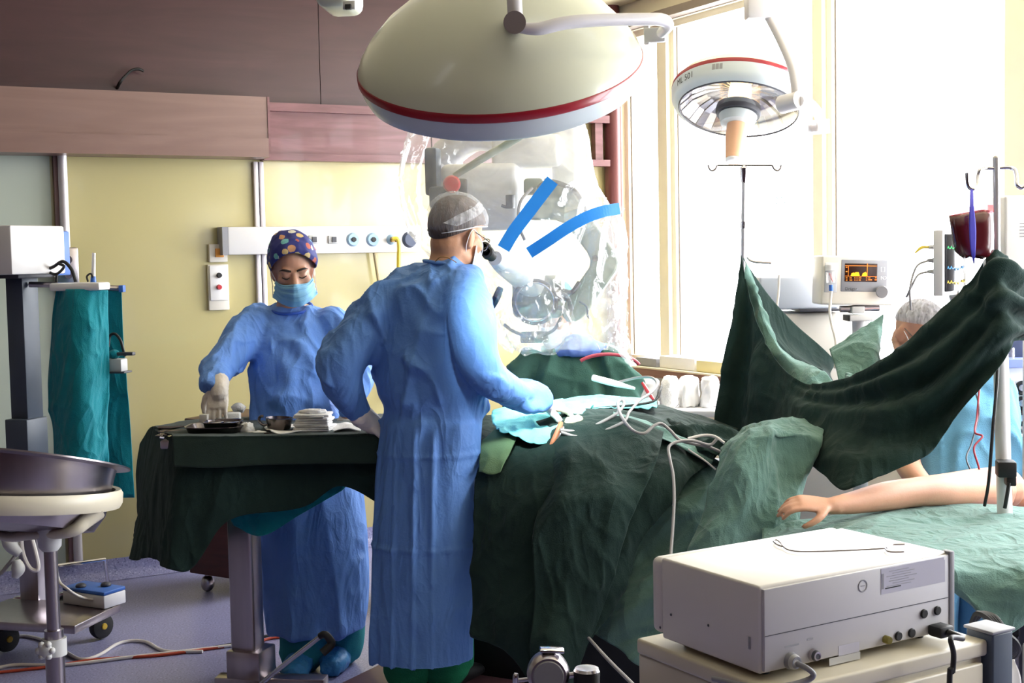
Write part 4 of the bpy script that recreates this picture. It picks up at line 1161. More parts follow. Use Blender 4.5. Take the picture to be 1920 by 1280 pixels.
# ------------------------------------------------------------------ figure helpers
def head_mb(mb, c, R, s=0.95, ears=True, eyes=True):
    L_ = lambda x, y, z: Vector(c) + R @ (Vector((x, y, z)) * s)
    def el(x, y, z, a, b, d, rot=None):
        mb.ball(L_(x, y, z), (a * s, b * s, d * s), R if rot is None else R @ rot, n=20)
    el(0, -0.012, 0.035, 0.077, 0.097, 0.09)
    el(0, 0.028, -0.03, 0.062, 0.068, 0.085)
    el(0, 0.055, -0.085, 0.036, 0.036, 0.032)
    for sg in (-1, 1):
        el(sg * 0.04, 0.02, -0.07, 0.026, 0.05, 0.03)
        el(sg * 0.042, 0.06, -0.022, 0.022, 0.024, 0.02)          # cheek
        el(sg * 0.03, 0.079, 0.017, 0.026, 0.014, 0.009)          # brow
        if eyes: el(sg * 0.031, 0.079, -0.002, 0.0155, 0.012, 0.011)
        if ears:
            el(sg * 0.077, -0.008, -0.012, 0.009, 0.021, 0.034, Matrix.Rotation(sg * 0.35, 3, 'Z'))
            el(sg * 0.073, 0.0, -0.035, 0.009, 0.011, 0.014)
    mb.tube([L_(0, 0.085, 0.01), L_(0, 0.1, -0.015), L_(0, 0.112, -0.036)], [0.009 * s, 0.011 * s, 0.014 * s], n=10)
    mb.ball(L_(0, 0.11, -0.038), 0.0145 * s, n=10)
    for sg in (-1, 1): mb.ball(L_(sg * 0.014, 0.1, -0.042), 0.0095 * s, n=8)
    el(0, 0.088, -0.062, 0.022, 0.012, 0.006)
    el(0, 0.087, -0.071, 0.02, 0.012, 0.006)
    return L_
def hand_mb(mb, wrist, fwd, palm, side, curl=(0.35, 0.45, 0.35), spread=0.06, thumb=0.5, s=1.0):
    f = Vector(fwd).normalized(); p = Vector(palm); p = (p - f * p.dot(f)).normalized()
    l = f.cross(p) * side; w = Vector(wrist)
    mb.loft([(w + f * (x * s), l * (a * s), p * (b * s)) for x, a, b in
             ((-0.03, 0.027, 0.021), (0.0, 0.028, 0.02), (0.03, 0.036, 0.018), (0.06, 0.042, 0.016), (0.088, 0.042, 0.014), (0.1, 0.036, 0.010))], n=16)
    for off, ln, r in ((0.031, 0.078, 0.0095), (0.0105, 0.086, 0.0098), (-0.0105, 0.08, 0.0094), (-0.031, 0.063, 0.0083)):
        base = w + f * ((0.092 - abs(off - 0.008) * 0.25) * s) + l * (off * s)
        d = (f + l * (off * spread * 60 * 0.05)).normalized(); pts = [(base - f * 0.02 * s, r * s)]; q = base
        pts.append((q, r * s)); a = 0.0
        for k, seg in enumerate((0.45, 0.3, 0.25)):
            a += curl[k]
            dd = d * math.cos(a) + p * math.sin(a)
            q = q + dd * (ln * seg * s)
            pts.append((q, r * s * (1 - 0.1 * (k + 1))))
        limb(mb, pts, n=10, sub=3)
    tb_ = w + f * 0.022 * s + l * 0.026 * s
    d1 = (l * 0.75 + f * 0.6 + p * 0.35).normalized(); d2 = (l * 0.35 + f * 0.85 + p * thumb).normalized(); d3 = (f + p * thumb * 1.2).normalized()
    limb(mb, [(tb_, 0.014 * s), (tb_ + d1 * 0.035 * s, 0.0125 * s), (tb_ + d1 * 0.035 * s + d2 * 0.032 * s, 0.0108 * s), (tb_ + d1 * 0.035 * s + d2 * 0.032 * s + d3 * 0.025 * s, 0.009 * s)], n=10, sub=3)
    return mb
def skin_from(mb, voxel, name, mat, parent, iters=4, disp=None, seed=1, custom=None):
    V, Nn, fs = remesh(mb, voxel, iters)
    if disp is not None:
        V = V + Nn * np.maximum(folds(V, disp, seed), -0.012)[:, None]
    if custom is not None:
        V = V + Nn * np.maximum(custom(V), -0.010)[:, None]
    return mk(name, V, fs, mat, parent, ang=180, fix=False)
def shell(name, c, R, rad, cut, mat, parent, s=1.0, n=72, rows=36, specs=(), seed=1, off=(0, -0.012, 0.035), gather=0.0, bag=None):
    c0 = Vector(c) + R @ (Vector(off) * s)
    G = np.zeros((rows + 1, n, 3)); D = np.zeros((rows + 1, n, 3))
    for i in range(rows + 1):
        for k in range(n):
            az = 2 * math.pi * k / n; po = max(0.001, cut(az) * i / rows)
            d = Vector((math.sin(po) * math.cos(az), math.sin(po) * math.sin(az), math.cos(po)))
            q = Vector((d.x * rad[0], d.y * rad[1], d.z * rad[2])) * s
            sc = 1.0
            if gather and i > rows * 0.86:
                t = (i / rows - 0.86) / 0.14
                sc = 1 - gather * t + 0.012 * math.sin(az * 40) * t
            if bag: sc *= 1 + bag(az, i / rows)
            G[i, k] = c0 + R @ (q * sc); D[i, k] = R @ d
    if len(specs):
        h = folds(G.reshape(-1, 3), specs, seed).reshape(G.shape[:2])
        G = G + D * h[..., None]
    return MB().grid(G, wrap=True).build(name, mat, parent, ang=180)
def surf3(rows, nu, nv):
    A = np.array([[list(c) for c in r] for r in rows])
    B = np.stack([cr1(A[i], nv) for i in range(A.shape[0])])
    return np.stack([cr1(B[:, j], nu) for j in range(nv)], 1)

gown_up = [(0.030, 4.5, (0.45, 0, 1), 0.4, 't'), (0.022, 8.5, (-0.6, 0.2, 1), 0.4, 't'), (0.009, 17, (0.3, 0, -1), 0.5, 't')]
def gown_custom(zw, zh, seed, amp_up=1.0, amp_dn=1.0, cx=None, nf=9):
    """crumpled above the waist, long vertical folds below"""
    def f(V):
        up = folds(V, gown_up, seed)
        dn = folds(V, [(0.024, 3.6, VZ, 0.10, 't'), (0.010, 8, VZ, 0.12, 't'), (0.006, 6, (1, 0, 0.25), 0.4, 't'), (0.004, 15, (0.5, 0, 1), 0.5, 't')], seed + 5)
        t = np.clip((V[:, 2] - zh) / (zw - zh), 0, 1); t = t * t * (3 - 2 * t)
        return up * t * amp_up + dn * (1 - t) * amp_dn
    return f

# ------------------------------------------------------------------ nurse facing us behind the instrument table
ND = 5.1
nb = Pz(585, 1290, 0.0)
nurse = thing('person', 'person in blue gown, mask and printed navy cap reaching over the instrument table', 'person', Vector((nb.x, P(585, 900, ND).y, 0)))
Rn = frame((0.22, -1, -0.32), (-0.06, 0, 1))
hc = P(549, 503, 5.03); HS = 0.97
body = MB()
LN = head_mb(body, hc, Rn, HS)
limb(body, [(LN(0, -0.012, -0.05), 0.055), (P(546, 565, 5.1), 0.054), (P(548, 590, 5.12), 0.07)], n=18)
body.loft(rings_px([(550, 605, 5.12, 0.11, 0.06), (555, 660, 5.1, 0.12, 0.085), (560, 790, 5.1, 0.13, 0.09), (580, 900, 5.1, 0.14, 0.09)], (1, 0, 0)), n=20)
limb(body, [(P(492, 622, 5.1), 0.035), (P(412, 692, 4.9), 0.032), (P(412, 724, 4.76), 0.024)])
limb(body, [(P(620, 622, 5.1), 0.035), (P(672, 700, 5.05), 0.03), (P(650, 775, 4.9), 0.028)])
ng = nurse.location
for lx, dy in ((572, 0.0), (640, 0.06)):
    hip = P(lx + 10, 900, ND + dy); ft = P(lx, 1275, ND + dy)
    limb(body, [(hip, 0.075), (P(lx, 1090, ND + dy), 0.055), (Vector((ft.x, ft.y, 0.08)), 0.04)])
skin_from(body, 0.006, 'body', m_skin, nurse, 3)
gw = MB()
gw.loft(rings_px([(546, 568, 5.12, 0.078, 0.068), (547, 577, 5.12, 0.12, 0.08), (550, 592, 5.12, 0.165, 0.095), (552, 615, 5.11, 0.178, 0.115), (556, 665, 5.08, 0.172, 0.135), (557, 720, 5.08, 0.178, 0.14),
                  (561, 790, 5.08, 0.188, 0.14), (575, 880, 5.1, 0.192, 0.14), (587, 1000, 5.1, 0.202, 0.15), (594, 1095, 5.1, 0.200, 0.155), (598, 1178, 5.1, 0.186, 0.155)], (1, 0.1, 0)), n=36)
limb(gw, [(P(486, 604, 5.1), 0.075), (P(452, 640, 5.02), 0.076), (P(412, 688, 4.9), 0.071), (P(405, 706, 4.82), 0.062), (P(411, 722, 4.77), 0.042)], n=22)
limb(gw, [(P(622, 604, 5.1), 0.075), (P(655, 650, 5.08), 0.072), (P(676, 705, 5.04), 0.066), (P(660, 750, 4.95), 0.05), (P(650, 772, 4.9), 0.042)], n=22)
zw, zh = P(560, 740, ND).z, P(560, 860, ND).z
skin_from(gw, 0.0075, 'gown', m_gown, nurse, 6, custom=gown_custom(zw, zh, 31, 1.0, 1.0))
# collar binding
cr = []
for k in range(25):
    t = 2 * math.pi * k / 24
    cr.append(P(546, 570, 5.1) + Vector((math.cos(t) * 0.078, math.sin(t) * 0.07, -0.012 + 0.022 * math.sin(t))))
MB().tube(cr, 0.006, n=8, smooth=2).build('collar_binding', M('gown_binding_blue', (62, 104, 206), rough=0.7), nurse)
# glove
gl = MB()
hand_mb(gl, P(412, 722, 4.77), (-0.03, -0.5, -0.87), (0.1, 0.8, -0.45), -1, (0.2, 0.35, 0.3), spread=0.35, thumb=0.5, s=0.95)
limb(gl, [(P(412, 716, 4.78), 0.034), (P(412, 728, 4.75), 0.031), (P(412, 738, 4.74), 0.03)])
skin_from(gl, 0.0036, 'glove', m_glove, nurse, 2, [(0.0015, 60, None, 1, 'r')])
gl = MB(); hand_mb(gl, P(650, 778, 4.9), (-0.2, -0.2, -1), (0, 0.9, -0.1), 1, (0.3, 0.4, 0.4), s=0.9)
skin_from(gl, 0.005, 'glove', m_glove, nurse, 3)
# cap
def capcut(az):
    fwdness = math.sin(az)
    return math.radians(116 - 56 * max(0, fwdness) ** 1.3 + 12 * max(0, -fwdness))
cap = shell('cap', hc, Rn, (0.098, 0.122, 0.112), capcut, m_cap, nurse, HS, n=80, rows=40, specs=[(0.006, 18, None, 1, 's'), (0.004, 30, (0, 0, 1), 0.4, 'r')], seed=4, gather=0.05)
s_ = cap.modifiers.new('thickness', 'SOLIDIFY'); s_.thickness = 0.003; s_.offset = -1
# brows, lashes
for sg in (-1, 1):
    MB().tube([LN(sg * 0.011, 0.093, 0.0175), LN(sg * 0.03, 0.0945, 0.024), LN(sg * 0.043, 0.087, 0.0235), LN(sg * 0.054, 0.075, 0.017)], [0.0036, 0.0042, 0.0036, 0.0014], n=8).build('eyebrow', m_brow, nurse)
    MB().tube([LN(sg * 0.017, 0.0905, -0.007), LN(sg * 0.031, 0.0935, -0.012), LN(sg * 0.047, 0.084, -0.007)], [0.0014, 0.0026, 0.0018], n=6).build('eyelash', m_brow, nurse)
mr_ = [[(-0.071, 0.03, -0.034), (-0.048, 0.082, -0.036), (-0.014, 0.112, -0.028), (0, 0.12, -0.025), (0.014, 0.112, -0.028), (0.048, 0.082, -0.036), (0.071, 0.03, -0.034)],
       [(-0.073, 0.03, -0.045), (-0.05, 0.09, -0.048), (-0.016, 0.122, -0.045), (0, 0.127, -0.045), (0.016, 0.122, -0.045), (0.05, 0.09, -0.048), (0.073, 0.03, -0.045)],
       [(-0.078, 0.03, -0.075), (-0.055, 0.085, -0.082), (-0.02, 0.115, -0.088), (0, 0.12, -0.09), (0.02, 0.115, -0.088), (0.055, 0.085, -0.082), (0.078, 0.03, -0.075)],
       [(-0.088, 0.04, -0.098), (-0.052, 0.08, -0.115), (-0.02, 0.098, -0.124), (0, 0.1, -0.126), (0.02, 0.098, -0.124), (0.052, 0.08, -0.115), (0.088, 0.04, -0.098)]]
G = surf3([[LN(*c) for c in r] for r in mr_], 44, 50)
nn = gnormals(G); nn *= np.sign((nn * (np.array(CAM) - G)).sum(2).mean())
tt = np.linspace(0, 1, 44)[:, None]
G = G + nn * (0.0028 * np.where((tt * 4.2) % 1 < 0.5, 1, -0.2) * np.clip(tt * 6, 0, 1) * np.clip((0.8 - tt) * 6, 0, 1))[..., None]
G = G + nn * folds(G.reshape(-1, 3), [(0.003, 30, None, 1, 's')], 3).reshape(G.shape[:2])[..., None]
msk = MB().grid(G).build('face_mask', m_mask, nurse, ang=60)
s_ = msk.modifiers.new('thickness', 'SOLIDIFY'); s_.thickness = 0.002
for sg in (-1, 1):
    MB().tube([LN(sg * 0.07, 0.032, -0.034), LN(sg * 0.085, 0.0, 0.0), LN(sg * 0.09, -0.03, 0.018)], 0.0016, n=6).build('mask_strap', m_maskw, nurse)
    MB().tube([LN(sg * 0.086, 0.04, -0.096), LN(sg * 0.083, -0.0, -0.06), LN(sg * 0.086, -0.03, -0.03)], 0.0016, n=6).build('mask_strap', m_maskw, nurse)
# trousers and shoe covers
for lx, dy in ((570, -0.02), (640, 0.06)):
    tr_ = MB(); top = P(lx + 5, 1120, ND + dy); bt = P(lx - 2, 1268, ND + dy)
    limb(tr_, [(top, 0.088), (P(lx, 1200, ND + dy), 0.086), (Vector((bt.x, bt.y, 0.075)), 0.08)], n=20)
    skin_from(tr_, 0.009, 'trouser_leg', m_scrubt, nurse, 4, [(0.012, 9, VZ, 0.2, 's'), (0.006, 16, (1, 0, 0.3), 0.4, 'r')], 3)
    sh = MB(); sp_ = Vector((bt.x, bt.y, 0.0))
    sh.loft([(sp_ + Vector((0.0, 0.09, 0.05)), Vector((0.045, 0, 0)), Vector((0, 0, 0.05))), (sp_ + Vector((0, 0.0, 0.055)), Vector((0.055, 0, 0)), Vector((0, 0, 0.055))),
             (sp_ + Vector((-0.01, -0.1, 0.042)), Vector((0.055, 0, 0)), Vector((0, 0, 0.042))), (sp_ + Vector((-0.015, -0.17, 0.03)), Vector((0.035, 0, 0)), Vector((0, 0, 0.028)))], n=18)
    skin_from(sh, 0.008, 'shoe_cover', M('shoe_cover_blue', (60, 140, 200), rough=0.5, bump=0.4, bscale=60) if 'shoe_cover_blue' not in MATS else MATS['shoe_cover_blue'], nurse, 3, [(0.008, 30, None, 1, 'r')], 5)

# ------------------------------------------------------------------ surgeon seen from behind
SGD = 4.42
stp = Pz(775, 1330, 0.0)
srg = thing('person', 'person in blue gown seen from behind, looking into the draped microscope', 'person', Vector((stp.x, P(790, 900, SGD).y, 0.0)))
Rs = frame((0.62, 0.70, -0.26), (0.10, 0, 1))
hs = P(857, 440, 4.46); SS = 1.0
body = MB()
LS = head_mb(body, hs, Rs, SS)
limb(body, [(LS(0, -0.03, -0.03), 0.064), (P(842, 482, 4.45), 0.063), (P(832, 520, 4.44), 0.068)], n=18)
body.loft(rings_px([(826, 532, 4.43, 0.11, 0.06), (808, 610, 4.42, 0.14, 0.09), (812, 750, 4.42, 0.14, 0.1), (800, 900, 4.42, 0.15, 0.1)], (0.9, -0.42, 0)), n=20)
limb(body, [(P(752, 572, 4.44), 0.035), (P(700, 612, 4.4), 0.035), (P(642, 695, 4.36), 0.032), (P(660, 752, 4.4), 0.03), (P(688, 786, 4.44), 0.026)])
limb(body, [(P(868, 570, 4.37), 0.035), (P(894, 664, 4.24), 0.034), (P(918, 708, 4.26), 0.03), (P(1000, 752, 4.44), 0.026)])
for lx in (772, 838):
    limb(body, [(P(lx, 900, 4.45), 0.08), (P(lx, 1120, 4.45), 0.06), (Vector((P(lx, 1300, 4.45).x, P(lx, 1300, 4.45).y, 0.2)), 0.042)])
skin_from(body, 0.0065, 'body', m_skin2, srg, 3)
gw = MB()
gw.loft(rings_px([(843, 490, 4.44, 0.082, 0.075), (838, 500, 4.44, 0.125, 0.09), (824, 520, 4.44, 0.168, 0.115), (810, 550, 4.43, 0.192, 0.135), (804, 610, 4.42, 0.2, 0.15), (803, 680, 4.41, 0.198, 0.15), (808, 735, 4.41, 0.197, 0.15),
                  (812, 764, 4.41, 0.180, 0.14), (808, 790, 4.41, 0.182, 0.14), (803, 850, 4.41, 0.186, 0.145), (796, 960, 4.41, 0.185, 0.15), (791, 1100, 4.41, 0.184, 0.15), (788, 1200, 4.41, 0.183, 0.15), (788, 1234, 4.41, 0.183, 0.15)], (0.92, -0.38, 0)), n=40)
limb(gw, [(P(752, 566, 4.43), 0.084), (P(706, 596, 4.4), 0.084), (P(657, 655, 4.36), 0.085), (P(640, 700, 4.36), 0.083), (P(655, 745, 4.39), 0.066), (P(682, 782, 4.43), 0.044)], n=24)
limb(gw, [(P(868, 545, 4.36), 0.09), (P(884, 600, 4.26), 0.09), (P(892, 660, 4.23), 0.082), (P(915, 705, 4.25), 0.072), (P(955, 732, 4.33), 0.062), (P(1000, 752, 4.43), 0.05)], n=24)
zw, zh = P(800, 762, SGD).z, P(800, 790, SGD).z
base_custom = gown_custom(zw, zh, 57, 1.15, 0.55)
def srg_custom(V):
    h = base_custom(V)
    # pressed vertical pleats and cross folds of the skirt
    x = (V - np.array(P(790, 1000, SGD))) @ np.array(Vector((0.92, -0.38, 0)))
    lowm = np.clip((zh - V[:, 2]) / 0.05, 0, 1)
    pleat = np.zeros(len(V))
    for x0, w0, a0 in ((-0.118, 0.012, 0.008), (-0.03, 0.010, 0.007), (0.045, 0.014, 0.011), (0.105, 0.012, 0.010)):
        pleat += a0 * np.clip(1 - np.abs(x - x0) / w0, 0, 1) - a0 * 0.8 * np.clip(1 - np.abs(x - x0 - w0 * 1.8) / (w0 * 2), 0, 1)
    for z0, a0 in ((0.62, 0.006), (0.92, 0.005)):
        pleat += a0 * np.clip(1 - np.abs(V[:, 2] - z0) / 0.012, 0, 1)
    return h + pleat * lowm
skin_from(gw, 0.0075, 'gown', m_gown2, srg, 6, custom=srg_custom)
cr = []
for k in range(25):
    t = 2 * math.pi * k / 24
    cr.append(P(843, 492, 4.44) + Vector((math.cos(t) * 0.084 + 0.01 * math.sin(t), math.sin(t) * 0.076, -0.004 + 0.012 * math.cos(t) * -1)))
MB().tube(cr, 0.006, n=8, smooth=2).build('collar_binding', m_gown2, srg)
gl = MB()
hand_mb(gl, P(690, 788, 4.44), (0.62, 0.15, -0.55), (-0.3, 0.3, -0.8), 1, (0.5, 0.6, 0.5), thumb=0.4, s=1.0)
limb(gl, [(P(676, 778, 4.42), 0.04), (P(690, 788, 4.44), 0.036), (P(700, 795, 4.45), 0.034)])
skin_from(gl, 0.0048, 'glove', m_glove, srg, 3, [(0.002, 50, None, 1, 'r')])
gl = MB()
hand_mb(gl, P(1006, 754, 4.45), (0.8, 0.4, -0.2), (0.1, 0.3, -0.9), -1, (0.35, 0.4, 0.4), thumb=0.6, s=1.0)
limb(gl, [(P(990, 750, 4.42), 0.04), (P(1006, 754, 4.45), 0.034), (P(1016, 756, 4.47), 0.032)])
skin_from(gl, 0.0048, 'glove', m_glove, srg, 3, [(0.002, 50, None, 1, 'r')])
# hair: short, down to the nape
def haircut(az):
    b = -math.sin(az)
    return math.radians(92 + 44 * max(0, b) ** 0.8 - 22 * max(0, -b))
shell('hair', hs, Rs, (0.086, 0.106, 0.0955), haircut, m_hair, srg, SS, n=60, rows=30, specs=[(0.003, 50, (0, 0, 1), 0.3, 's')], seed=2, bag=lambda az, t: 0.10 * max(0, -math.sin(az)) * max(0, t - 0.6) / 0.4)
def netcut(az):
    b = -math.sin(az)
    return math.radians(94 + 32 * max(0, b) - 18 * max(0, -b))
net = shell('hair_net', hs, Rs, (0.097, 0.117, 0.104), netcut, m_net, srg, SS, n=120, rows=50, specs=[(0.004, 24, (0.3, 0, 1), 0.25, 'r'), (0.003, 60, (0.2, 0, 1), 0.2, 'r')], seed=9, gather=0.08)
MB().tube([LS(0.092 * math.sin(netcut(t)) * math.cos(t), -0.012 + 0.111 * math.sin(netcut(t)) * math.sin(t), 0.035 + 0.099 * math.cos(netcut(t))) for t in np.linspace(0, 2 * math.pi, 49)], 0.0022, n=6, smooth=1).build('net_elastic', m_maskw, srg)
# folded-over band of the net running from the crown to the nape
fb = []
for w_ in (-0.014, 0.004, 0.024):
    fb.append([Vector(hs) + Rs @ Vector((0.099 * math.sin(po) * math.cos(az + w_ * 12), -0.012 + 0.119 * math.sin(po) * math.sin(az + w_ * 12), 0.035 + 0.106 * math.cos(po))) for po, az in ((0.75, 0.25), (1.0, -0.02), (1.25, -0.3), (1.52, -0.6), (1.82, -0.95))])
G = surf3(fb, 10, 40)
G = G + gnormals(G) * folds(G.reshape(-1, 3), [(0.004, 60, None, 1, 't')], 3).reshape(G.shape[:2])[..., None]
MB().grid(G).build('net_fold', m_net2, srg, ang=180)
MB().tube([LS(0.079, -0.02, -0.06), LS(0.08, -0.026, -0.03), LS(0.083, -0.014, 0.018), LS(0.07, 0.05, -0.0)], 0.0016, n=6).build('mask_strap', m_maskw, srg)
MB().tube([LS(0.083, 0.005, 0.012), LS(0.078, 0.05, -0.015), LS(0.064, 0.07, -0.05)], 0.0016, n=6).build('mask_strap', m_maskw, srg)
MB().tube([LS(0.084, -0.002, 0.012), LS(0.08, 0.05, 0.006), LS(0.068, 0.088, 0.002)], 0.0018, n=6).build('glasses_temple', m_instr, srg)
MB().tube([LS(0.012, 0.104, 0.005), LS(0.03, 0.108, 0.016), LS(0.056, 0.1, 0.012), LS(0.064, 0.092, -0.006), LS(0.05, 0.1, -0.022), LS(0.026, 0.108, -0.022), LS(0.012, 0.104, 0.005)], 0.0016, n=6).build('glasses_rim', m_instr, srg)
G = surf3([[LS(*c) for c in r] for r in ([(-0.071, 0.03, -0.025), (0, 0.115, -0.01), (0.071, 0.03, -0.025)], [(-0.073, 0.03, -0.06), (0, 0.125, -0.06), (0.073, 0.03, -0.06)], [(-0.068, 0.035, -0.1), (0, 0.1, -0.122), (0.068, 0.035, -0.1)])], 20, 30)
mk2 = MB().grid(G).build('face_mask', m_maskw, srg, ang=60)
s_ = mk2.modifiers.new('thickness', 'SOLIDIFY'); s_.thickness = 0.002
neck_chain = [P(816, 490, 4.36), P(826, 482, 4.345), P(842, 484, 4.34), P(856, 492, 4.345)]
MB().tube(neck_chain, 0.0016, n=6).build('neck_chain', M('gold_chain', (150, 110, 60), rough=0.3, metal=1), srg)
for lx in (772, 838):
    tr_ = MB(); bt = P(lx, 1300, 4.45)
    limb(tr_, [(P(lx, 1160, 4.45), 0.095), (P(lx, 1240, 4.45), 0.093), (Vector((bt.x, bt.y, 0.215)), 0.085)], n=20)
    skin_from(tr_, 0.009, 'trouser_leg', m_scrub, srg, 4, [(0.012, 9, VZ, 0.2, 's'), (0.006, 16, (1, 0, 0.3), 0.4, 'r')], 3)
    sh = MB(); sp_ = Vector((bt.x, bt.y, 0.122)); f_ = Vector((0.55, 0.83, 0)); l_ = Vector((0.83, -0.55, 0))
    sh.loft([(sp_ - f_ * 0.07 + Vector((0, 0, 0.04)), l_ * 0.04, Vector((0, 0, 0.04))), (sp_ + Vector((0, 0, 0.05)), l_ * 0.048, Vector((0, 0, 0.05))), (sp_ + f_ * 0.1 + Vector((0, 0, 0.035)), l_ * 0.05, Vector((0, 0, 0.035))), (sp_ + f_ * 0.19 + Vector((0, 0, 0.02)), l_ * 0.03, Vector((0, 0, 0.02)))], n=18)
    skin_from(sh, 0.008, 'shoe', m_black, srg, 3)
# step under the surgeon
sc2 = Pz(790, 1310, 0.0)
step = thing('foot_step', 'low brown red wooden step under the person seen from behind', 'step', Vector((sc2.x, sc2.y, 0)))
Rst = frame((0.55, 1, 0))
cst = Vector((P(790, 1250, 4.47).x, P(790, 1250, 4.47).y, 0.06))
MB().box(cst + Vector((0, 0, 0.045)), (0.56, 0.42, 0.03), Rst, 0.004).build('tread', m_step, step)
MB().box(cst + Vector((0, 0, -0.015)), (0.53, 0.39, 0.09), Rst, 0.003).build('frame', m_step, step)

# ------------------------------------------------------------------ assistant behind the microscope
AD = 5.5
ab = P(1070, 900, AD)
asst = thing('person', 'person in a green gown sitting half hidden behind the plastic draped microscope', 'person', Vector((ab.x, ab.y, 0.0)))
Ra = frame((-0.45, -0.8, -0.45), (0.1, 0, 1))
ha = P(1040, 585, 5.45)
body = MB()
LA = head_mb(body, ha, Ra, 0.97)
limb(body, [(LA(0, -0.01, -0.05), 0.06), (P(1062, 640, 5.5), 0.06), (P(1068, 660, 5.52), 0.08)])
body.loft(rings_px([(1068, 665, 5.52, 0.13, 0.07), (1068, 760, 5.5, 0.15, 0.1), (1070, 900, 5.5, 0.16, 0.12), (1070, 960, 5.5, 0.17, 0.13)], (1, 0.2, 0)), n=20)
limb(body, [(P(990, 690, 5.5), 0.05), (P(975, 780, 5.35), 0.045), (P(1010, 770, 5.05), 0.03)])
limb(body, [(P(1145, 690, 5.5), 0.05), (P(1160, 790, 5.4), 0.045), (P(1090, 770, 5.05), 0.03)])
for lx in (1030, 1110):
    limb(body, [(P(lx, 950, 5.5), 0.085), (P(lx - 10, 960, 5.15), 0.065), (Vector((P(lx - 10, 960, 5.15).x, P(lx - 10, 960, 5.15).y, 0.06)), 0.045)])
skin_from(body, 0.0075, 'body', m_skin2, asst, 3)
gw = MB()
gw.loft(rings_px([(1066, 648, 5.52, 0.085, 0.075), (1068, 655, 5.52, 0.14, 0.09), (1068, 675, 5.52, 0.2, 0.11), (1068, 720, 5.52, 0.21, 0.14), (1068, 800, 5.5, 0.2, 0.15), (1070, 950, 5.5, 0.23, 0.2)], (1, 0.2, 0)), n=32)
limb(gw, [(P(992, 684, 5.5), 0.075), (P(968, 740, 5.42), 0.07), (P(975, 785, 5.33), 0.065), (P(1005, 772, 5.08), 0.045)], n=20)
limb(gw, [(P(1144, 680, 5.5), 0.082), (P(1172, 740, 5.45), 0.076), (P(1160, 790, 5.38), 0.065), (P(1095, 772, 5.08), 0.045)], n=20)
for lx in (1030, 1110):
    tq = MB(); limb(tq, [(P(lx, 950, 5.5), 0.1), (P(lx - 10, 960, 5.15), 0.08), (Vector((P(lx - 10, 960, 5.15).x, P(lx - 10, 960, 5.15).y, 0.1)), 0.07)], n=18)
    skin_from(tq, 0.012, 'trouser_leg', m_ggown, asst, 4, [(0.012, 9, VZ, 0.3, 't')], 5)
skin_from(gw, 0.011, 'gown', m_ggown, asst, 4, gown_up, 77)
sc_mb = MB().loft(rings_px([(1070, 628, 5.5, 0.075, 0.07), (1076, 640, 5.5, 0.085, 0.08), (1085, 652, 5.5, 0.13, 0.09), (1085, 664, 5.5, 0.13, 0.09)], (1, 0.2, 0)), n=28)
skin_from(sc_mb, 0.008, 'scrub_collar', M('blue_scrub_collar', (110, 140, 220), rough=0.8), asst, 2, [(0.008, 20, None, 1, 'r')], 3)
shell('cap', ha, Ra, (0.087, 0.108, 0.103), capcut, m_scrubt, asst, 0.97, n=50, rows=24, specs=[(0.004, 20, None, 1, 's')], seed=6)
G = surf3([[LA(*c) for c in r] for r in ([(-0.071, 0.03, -0.025), (0, 0.115, -0.01), (0.071, 0.03, -0.025)], [(-0.073, 0.03, -0.06), (0, 0.125, -0.06), (0.073, 0.03, -0.06)], [(-0.068, 0.035, -0.1), (0, 0.1, -0.122), (0.068, 0.035, -0.1)])], 16, 24)
mk3 = MB().grid(G).build('face_mask', m_maskw, asst, ang=60); mk3.modifiers.new('t', 'SOLIDIFY').thickness = 0.002
for wr, sd in ((P(1008, 771, 5.05), 1), (P(1092, 771, 5.05), -1)):
    gl = MB(); hand_mb(gl, wr, (0.1 * sd, -0.9, -0.2), (0, -0.2, -1), sd, (0.4, 0.5, 0.4), s=0.98)
    skin_from(gl, 0.0055, 'glove', m_glove, asst, 3)
# stool under the assistant
stl = thing('stool', 'round dark operating stool under the person in the green gown', 'stool', Vector((ab.x, ab.y + 0.08, 0)))
zs = P(1070, 950, 5.5).z
MB().lathe([(0, 0), (0.17, 0), (0.18, -0.03), (0.17, -0.06), (0, -0.06)], Vector((ab.x, ab.y + 0.08, zs - 0.10)), n=32).build('seat', m_black, stl)
MB().cyl(Vector((ab.x, ab.y + 0.08, zs - 0.15)), Vector((ab.x, ab.y + 0.08, 0.06)), 0.025).build('column', m_steel, stl)
for k in range(5):
    a_ = k * 2 * math.pi / 5
    MB().tube([Vector((ab.x, ab.y + 0.08, 0.08)), Vector((ab.x + math.cos(a_) * 0.26, ab.y + 0.08 + math.sin(a_) * 0.26, 0.04))], 0.016, smooth=1).build('leg', m_steel, stl)

# ------------------------------------------------------------------ anaesthetist at the right
QD = 4.95
qb = P(1800, 900, 4.9)
ana = thing('person', 'person in light blue scrubs and hair net sitting behind the green drape screen', 'person', Vector((qb.x, qb.y, 0)))
Rq = frame((0.42, -0.75, -0.52), (0.22, 0, 1))
hq = P(1720, 626, 4.88)
body = MB()
LQ = head_mb(body, hq, Rq, 1.0)
limb(body, [(LQ(0, -0.02, -0.04), 0.062), (P(1768, 690, 4.98), 0.064), (P(1785, 716, 5.0), 0.085)])
body.loft(rings_px([(1790, 725, 5.0, 0.15, 0.08), (1795, 800, 4.95, 0.16, 0.11), (1800, 900, 4.9, 0.15, 0.11), (1800, 1010, 4.9, 0.17, 0.14)], (1, 0.1, 0)), n=20)
limb(body, [(P(1860, 752, 4.95), 0.055), (P(1878, 890, 4.9), 0.046), (P(1862, 925, 4.65), 0.042), (P(1826, 938, 4.42), 0.032)])
